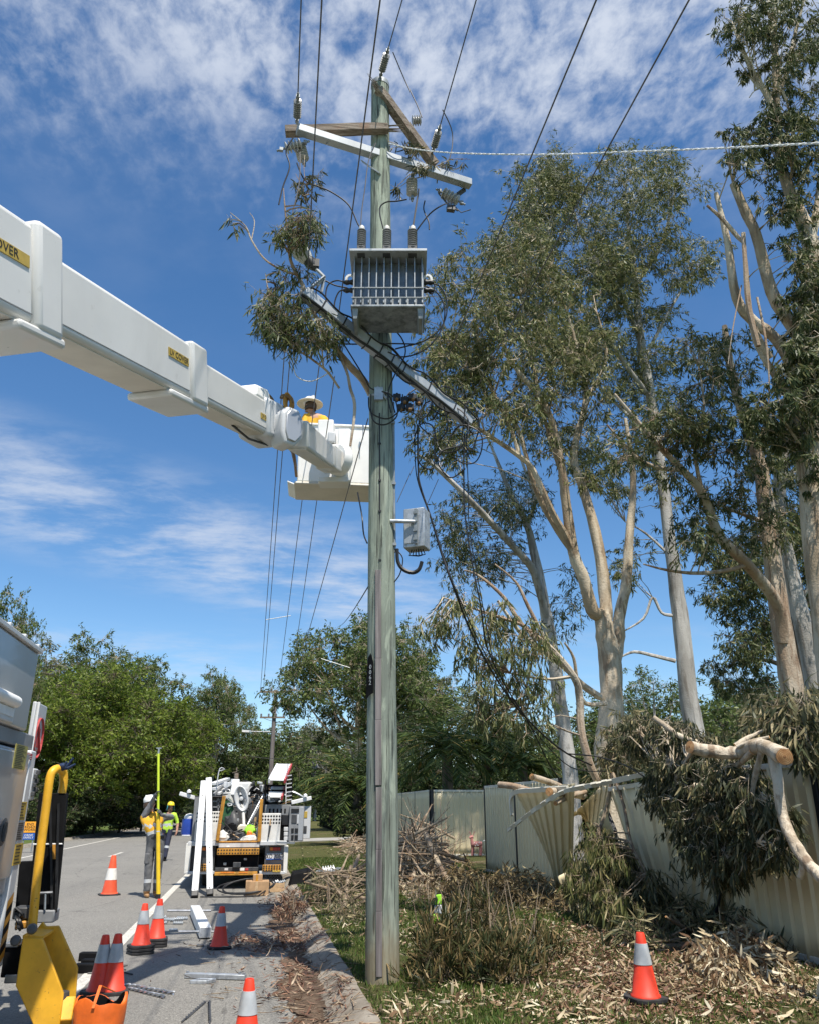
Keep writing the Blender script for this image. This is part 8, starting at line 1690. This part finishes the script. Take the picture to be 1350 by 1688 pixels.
# ---------------------------------------------------------------- people
def person(label, base, J, E, R_, M_, mats, bands=(), yaw=0):
    """J joints (right, away, up) in metres from the feet; E bones; R_ radii; M_ material index by bone; one continuous skin"""
    names = list(J); ix = {n: i for i, n in enumerate(names)}
    me = bpy.data.meshes.new('person'); me.from_pydata([tuple(J[n]) for n in names], [(ix[a], ix[b]) for a, b in E], [])
    ob = bpy.data.objects.new('person_skin', me); COL.objects.link(ob)
    ob.modifiers.new('s', 'SKIN')
    for n in names:
        v = me.skin_vertices[0].data[ix[n]]; r = R_[n]; v.radius = r if isinstance(r, tuple) else (r, r); v.use_root = (n == 'pelvis')
    sb = ob.modifiers.new('b', 'SUBSURF'); sb.levels = 2; sb.render_levels = 2
    dg = bpy.context.evaluated_depsgraph_get(); dg.update(); m2 = bpy.data.meshes.new_from_object(ob.evaluated_get(dg)); bpy.data.objects.remove(ob)
    for m in mats: m2.materials.append(m)
    seg = [(Vector(J[a]), Vector(J[b]), M_.get((a, b), M_.get(b, 0)), (a, b)) for a, b in E]
    for p in m2.polygons:
        c = p.center; best, bi, bt_2 = 1e9, 0, None
        for a, b, mi, nm in seg:
            d = b-a; t = max(0, min(1, (c-a).dot(d)/max(d.length_squared, 1e-9))); q = (c-(a+d*t)).length/(1 if nm[1] in ('chest', 'spine', 'pelvis') else .9)
            if q < best: best, bi, bt_2 = q, mi, nm
        for bones, z0, z1, mi in bands:
            if bt_2[1] in bones and z0 <= c.z < z1: bi = mi
        p.material_index = bi; p.use_smooth = True
    # cloth folds
    for v in m2.vertices:
        n = math.sin(v.co.z*61+v.co.x*23)*math.cos(v.co.x*47+v.co.y*31); v.co += v.normal*n*.004
    root = bpy.data.objects.new('person', m2); COL.objects.link(root); root.location = base; root.rotation_euler = (0, 0, -YAW+yaw)
    return tag(root, label, 'person')
def pchild(mb, name, m, root, **k):
    o = mb.build(name, m, None, loc=(0, 0, 0), **k); o.parent = root; return o
def hand(J, E, R_, M_, w, d, side, mi, pre, up):
    """five fingers on a palm: w wrist, d toward the fingers, side across the palm, up the curl direction"""
    w, d, side, up = Vector(J[w] if isinstance(w, str) else w), Vector(d).normalized(), Vector(side).normalized(), Vector(up).normalized()
    J[pre+'palm'] = w+d*.07; R_[pre+'palm'] = (.036, .02); E.append((pre+'wrist', pre+'palm')); M_[pre+'palm'] = mi
    for i, (o, l) in enumerate(((-.030, .062), (-.010, .072), (.010, .068), (.028, .054))):
        a, b, c = w+d*.095+side*o, w+d*(.095+l*.5)+side*o+up*.022, w+d*(.095+l*.55)+side*o+up*.055
        for k, q, r in (('a', a, .0095), ('b', b, .009), ('c', c, .008)): J[f'{pre}f{i}{k}'] = q; R_[f'{pre}f{i}{k}'] = r; M_[f'{pre}f{i}{k}'] = mi
        E += [(pre+'palm', f'{pre}f{i}a'), (f'{pre}f{i}a', f'{pre}f{i}b'), (f'{pre}f{i}b', f'{pre}f{i}c')]
    t1, t2 = w+d*.045-side*.045+up*.01, w+d*.075-side*.055+up*.04
    J[pre+'t1'], J[pre+'t2'] = t1, t2; R_[pre+'t1'] = .011; R_[pre+'t2'] = .009; M_[pre+'t1'] = M_[pre+'t2'] = mi; E += [(pre+'palm', pre+'t1'), (pre+'t1', pre+'t2')]
def head(J, E, R_, M_, neck, c, face, mi):
    """skull, jaw and nose on the neck"""
    c, f = Vector(c), Vector(face).normalized()
    J['skull'] = c; R_['skull'] = (.088, .098); J['crown'] = c+UPW*.075; R_['crown'] = (.066, .075); J['jaw'] = c-UPW*.075+f*.035; R_['jaw'] = (.052, .056); J['nose'] = c+f*.108-UPW*.015; R_['nose'] = .014
    E += [(neck, 'skull'), ('skull', 'crown'), ('skull', 'jaw'), ('skull', 'nose')]
    for k in ('skull', 'crown', 'jaw', 'nose'): M_[k] = mi
def face_bits(root, c, face, hairm=None, cover=True):
    c, f = Vector(c), Vector(face).normalized(); s = f.cross(UPW).normalized()
    for sg in (-1, 1):
        mb = MB(); mb.lathe([(.0, -.008), (.009, 0), (.0, .006)], c+f*.088+s*sg*.033+UPW*.005, 8, f); pchild(mb, 'eye', MT['ink'], root)
        mb = MB(); mb.lathe([(.0, -.006), (.026, 0), (.02, .012), (.0, .014)], c+s*sg*.088-f*.01-UPW*.01, 8, s*sg+f*.2); pchild(mb, 'ear', MT['skin'], root)
    mb = MB(); mb.tube([c+f*.088+s*-.022-UPW*.055, c+f*.096-UPW*.057, c+f*.088+s*.022-UPW*.055], .006, 5); pchild(mb, 'mouth', MT['redink'], root)
    if hairm:
        mb = MB(); mb.lathe([(.098, -.07), (.104, -.02), (.10, .03), (.08, .075), (.0, .11)], c-f*.022, 14, UPW); pchild(mb, 'hair', hairm, root)
def helmet(root, c, face, m, brim='peak', tilt=None, flap=None):
    c, f = Vector(c), Vector(face).normalized(); s = f.cross(UPW).normalized(); ax = (UPW+f*(tilt or 0)).normalized()
    mb = MB(); mb.lathe([(.116, .0), (.118, .03), (.108, .07), (.078, .105), (.04, .122), (.0, .125)], c+UPW*.012, 20, ax)
    mb.bar(c+UPW*.095-f*.09, c+UPW*.095+f*.09, .03, .085)
    h = pchild(mb, 'helmet', m, root)
    if brim == 'peak':
        mb = MB(); mb.prism([c+UPW*.02+s*.095*math.sin(t)+f*(.09+.10*math.cos(t)) for t in np.linspace(-1.5, 1.5, 9)], UPW*.010); o = pchild(mb, 'peak', m, root); o.parent = h
    else:
        mb = MB(); mb.lathe([(.12, .028), (.19, .020), (.225, .004), (.225, -.004), (.19, .010), (.12, .014)], c+UPW*.0, 24, ax); o = pchild(mb, 'sun_brim', MT['hatcream'], root); o.parent = h
    if flap:
        mb = MB(); n = 11; vs = []
        for r, z in ((.115, .02), (.125, -.06), (.15, -.15)):
            for t in np.linspace(-1.9, 1.9, n): vs.append(c-f*math.cos(t)*r+s*math.sin(t)*r+UPW*z)
        mb.add(vs, [(i*n+j, i*n+j+1, (i+1)*n+j+1, (i+1)*n+j) for i in range(2) for j in range(n-1)]); o = pchild(mb, 'neck_flap', flap, root); o.modifiers.new('t', 'SOLIDIFY').thickness = .004
    return h
# material slots: 0 trousers 1 shirt 2 sleeve 3 skin 4 boots 5 gloves 6 reflective 7 lower shirt
MS = [MT['greycloth'], MT['hvyellow'], MT['greysleeve'], MT['skin'], MT['boot'], MT['glove'], MT['reflect'], MT['greycloth']]
def legs(J, E, R_, M_, hipz, lx, ly, rx, ry, toe, bootr=.05, sp=.10):
    for p, x, y, s in (('l', lx, ly, -1), ('r', rx, ry, 1)):
        J[p+'hip'] = (s*sp+J['pelvis'][0], J['pelvis'][1], hipz-.03); J[p+'knee'] = ((s*sp+J['pelvis'][0]+x)/2, (J['pelvis'][1]+y)/2+toe[1]*.02, .50); J[p+'ankle'] = (x, y, .12); J[p+'heel'] = (x-toe[0]*.05, y-toe[1]*.05, .05); J[p+'toe'] = (x+toe[0]*.17, y+toe[1]*.17, .045)
        for k, r in (('hip', .108), ('knee', .082), ('ankle', .072), ('heel', .05), ('toe', (.048, .04))): R_[p+k] = r
        E += [('pelvis', p+'hip'), (p+'hip', p+'knee'), (p+'knee', p+'ankle'), (p+'ankle', p+'heel'), (p+'heel', p+'toe')]
        M_.update({p+'hip': 0, p+'knee': 0, p+'ankle': 0, p+'heel': 4, p+'toe': 4})
# worker with the measuring stick
w1b = gp(250, 1481); Dm = FH.dot(gp(260.5, 1483)-CAM)
def loc_(x, y): q = at(x, y, Dm)-w1b; return Vector((q.dot(RT), q.dot(FH), q.z))
J = {'pelvis': (-.03, 0, 1.0), 'spine': (-.09, 0, 1.20), 'chest': (-.145, .01, 1.40), 'neck': (-.185, .01, 1.55)}
R_ = {'pelvis': (.172, .132), 'spine': (.168, .13), 'chest': (.182, .135), 'neck': .064}; M_ = {'spine': 7, 'chest': 1, 'neck': 1}
E = [('pelvis', 'spine'), ('spine', 'chest'), ('chest', 'neck')]
legs(J, E, R_, M_, 1.0, -.085, -.06, .055, .08, (.35, .9*.0-.5), sp=.095)
FC = (.86, .3, .12); HC = Vector((-.235, .02, 1.70)); head(J, E, R_, M_, 'neck', HC, FC, 3)
for p, sh, elb, wr, hd_ in (('l', (-.30, -.09, 1.47), (-.15, -.14, 1.72), tuple(loc_(261, 1312)+Vector((-.065, -.045, -.04))), (.35, .12, .9)), ('r', (.04, .10, 1.45), (.24, .10, 1.46), tuple(loc_(261, 1341)+Vector((.075, -.045, -.03))), (-.5, .1, .8))):
    J[p+'sh'], J[p+'elb'], J[p+'wrist'] = sh, elb, wr; R_[p+'sh'] = .078; R_[p+'elb'] = .054; R_[p+'wrist'] = .038; E += [('chest', p+'sh'), (p+'sh', p+'elb'), (p+'elb', p+'wrist')]
    M_.update({p+'sh': 1, p+'elb': 2, p+'wrist': 2}); hand(J, E, R_, M_, wr, hd_, (0, 1, .1), 5, p, (1, .1, 0) if p == 'l' else (-1, .1, 0))
w1 = person('worker in a white helmet, yellow shirt and grey trousers holding up the measuring stick', w1b, J, E, R_, M_, MS, [(('chest', 'neck', 'lsh', 'rsh'), 1.27, 1.33, 6), (('chest', 'spine'), 1.14, 1.20, 6), (('spine', 'chest'), 1.20, 1.27, 1), (('lankle', 'rankle', 'lknee', 'rknee'), .27, .33, 6)])
face_bits(w1, HC, FC, MT['hair']); helmet(w1, HC+Vector((-.01, 0, .045)), FC, MT['helmet'], 'peak', -.25)
mb = MB(); mb.lathe([(.178, 0), (.181, .02), (.181, .045), (.178, .06)], (-.035, 0, 1.065), 20); o = pchild(mb, 'belt', MT['black'], w1); o.scale = (1, .8, 1)
for sx in (-1, 1): mb = MB(); mb.box((sx*.12-.015, -.09, .70), (.10, .06, .2)); pchild(mb, 'cargo_pocket', MT['greycloth'], w1, bevel=.02)
# measuring stick
a_ = gp(260.5, 1483); r_ = thing('measuring_stick', 'tall telescopic yellow and lime measuring stick held upright by the worker', 'measuring stick', a_)
mid, top = at(261, 1345, Dm), at(261.5, 1243, Dm)
mb = MB(); mb.tube([a_+UPW*.08, mid], .040, 12); o = mb.build('lower_tube', MT['rody'], r_); mb = MB(); mb.tube([a_+UPW*.0, a_+UPW*.09], .045, 12); mb.build('foot', MT['black'], r_)
mb = MB(); mb.tube([mid, top], .024, 10); mb.build('upper_tube', MT['rod'], r_); mb = MB(); mb.tube([top, top+UPW*.10], .018, 8); mb.bar(top+UPW*.11-RT*.05, top+UPW*.11+RT*.05, .03, .02); mb.build('tip', MT['galv'], r_)
mb = MB(); mb.lathe([(.0415, 0), (.0415, .02)], at(261, 1372, Dm), 12); mb.build('ring', MT['reflect'], r_)
# second worker walking behind
MS2 = [MT['navycloth'], MT['hvlime'], MT['hvlime'], MT['skin'], MT['matblack'], MT['skin'], MT['reflect'], MT['hvlime']]
J = {'pelvis': (0, 0, .98), 'spine': (.0, 0, 1.15), 'chest': (.01, -.01, 1.36), 'neck': (.02, -.02, 1.52)}; R_ = {'pelvis': (.15, .12), 'spine': (.155, .12), 'chest': (.18, .125), 'neck': .06}; M_ = {'spine': 1, 'chest': 1, 'neck': 3}; E = [('pelvis', 'spine'), ('spine', 'chest'), ('chest', 'neck')]
legs(J, E, R_, M_, .98, -.05, .16, .06, -.18, (.25, -.9))
FC2 = (.6, -.75, -.05); HC2 = Vector((.05, -.05, 1.68)); head(J, E, R_, M_, 'neck', HC2, FC2, 3)
for p, sh, elb, wr, hd_ in (('l', (-.21, 0, 1.44), (-.28, .05, 1.16), (-.24, -.10, .94), (0, -.3, -1)), ('r', (.22, -.02, 1.44), (.32, .03, 1.17), (.34, -.06, .92), (0, -.2, -1))):
    J[p+'sh'], J[p+'elb'], J[p+'wrist'] = sh, elb, wr; R_[p+'sh'] = .078; R_[p+'elb'] = .055; R_[p+'wrist'] = .036; E += [('chest', p+'sh'), (p+'sh', p+'elb'), (p+'elb', p+'wrist')]; M_.update({p+'sh': 1, p+'elb': 2, p+'wrist': 3}); hand(J, E, R_, M_, wr, hd_, (0, 1, 0), 3, p, (-1 if p == 'r' else 1, 0, 0))
w2 = person('worker in a yellow helmet and lime vest walking behind the man with the stick', gp(271, 1420), J, E, R_, M_, MS2, [(('lhip', 'rhip', 'spine'), .99, 2, 1), (('chest', 'spine'), 1.08, 1.14, 6), (('lankle', 'rankle', 'lknee', 'rknee'), .40, .47, 6)])
face_bits(w2, HC2, FC2, MT['hair']); helmet(w2, HC2+Vector((0, 0, .045)), FC2, MT['helmety'], 'peak', 0, MT['visor'])
# worker in the bucket, seen from below over the rim
MS3 = [MT['navycloth'], MT['hvyellow'], MT['hvyellow'], MT['skin'], MT['boot'], MT['hvyellow'], MT['reflect'], MT['hvyellow']]
bz = bk(.24, .36, .055); J = {'pelvis': (0, .05, .80), 'spine': (.01, .0, .97), 'chest': (.0, -.04, 1.17), 'neck': (-.05, -.07, 1.31)}; R_ = {'pelvis': (.15, .12), 'spine': (.16, .125), 'chest': (.175, .13), 'neck': .06}; M_ = {'spine': 1, 'chest': 1, 'neck': 3}; E = [('pelvis', 'spine'), ('spine', 'chest'), ('chest', 'neck')]
legs(J, E, R_, M_, .80, -.10, .05, .10, .09, (-.6, .4))
FC3 = (-.8, .55, -.15); HC3 = Vector((-.10, -.07, 1.46)); head(J, E, R_, M_, 'neck', HC3, FC3, 3)
for p, sh, elb, wr, hd_ in (('l', (-.16, -.10, 1.24), (-.18, -.17, 1.0), (-.06, -.19, .84), (.5, .1, -.8)), ('r', (.17, .0, 1.23), (.29, .04, 1.02), (.35, .04, .84), (.3, .2, -.8))):
    J[p+'sh'], J[p+'elb'], J[p+'wrist'] = sh, elb, wr; R_[p+'sh'] = .085; R_[p+'elb'] = .06; R_[p+'wrist'] = .042; E += [('chest', p+'sh'), (p+'sh', p+'elb'), (p+'elb', p+'wrist')]; M_.update({p+'sh': 1, p+'elb': 1, p+'wrist': 2}); hand(J, E, R_, M_, wr, hd_, (0, 1, 0), 5, p, (1, 0, 0))
w3 = person('worker in a wide cream sun brim and yellow shirt standing in the raised bucket', bz, J, E, R_, M_, MS3, [(('chest', 'spine'), .99, 1.05, 6), (('lelb', 'relb', 'lwrist'), 1.0, 1.06, 6)])
face_bits(w3, HC3, FC3, MT['hair']); helmet(w3, HC3+Vector((0, 0, .05)), FC3, MT['helmet'], 'sun')
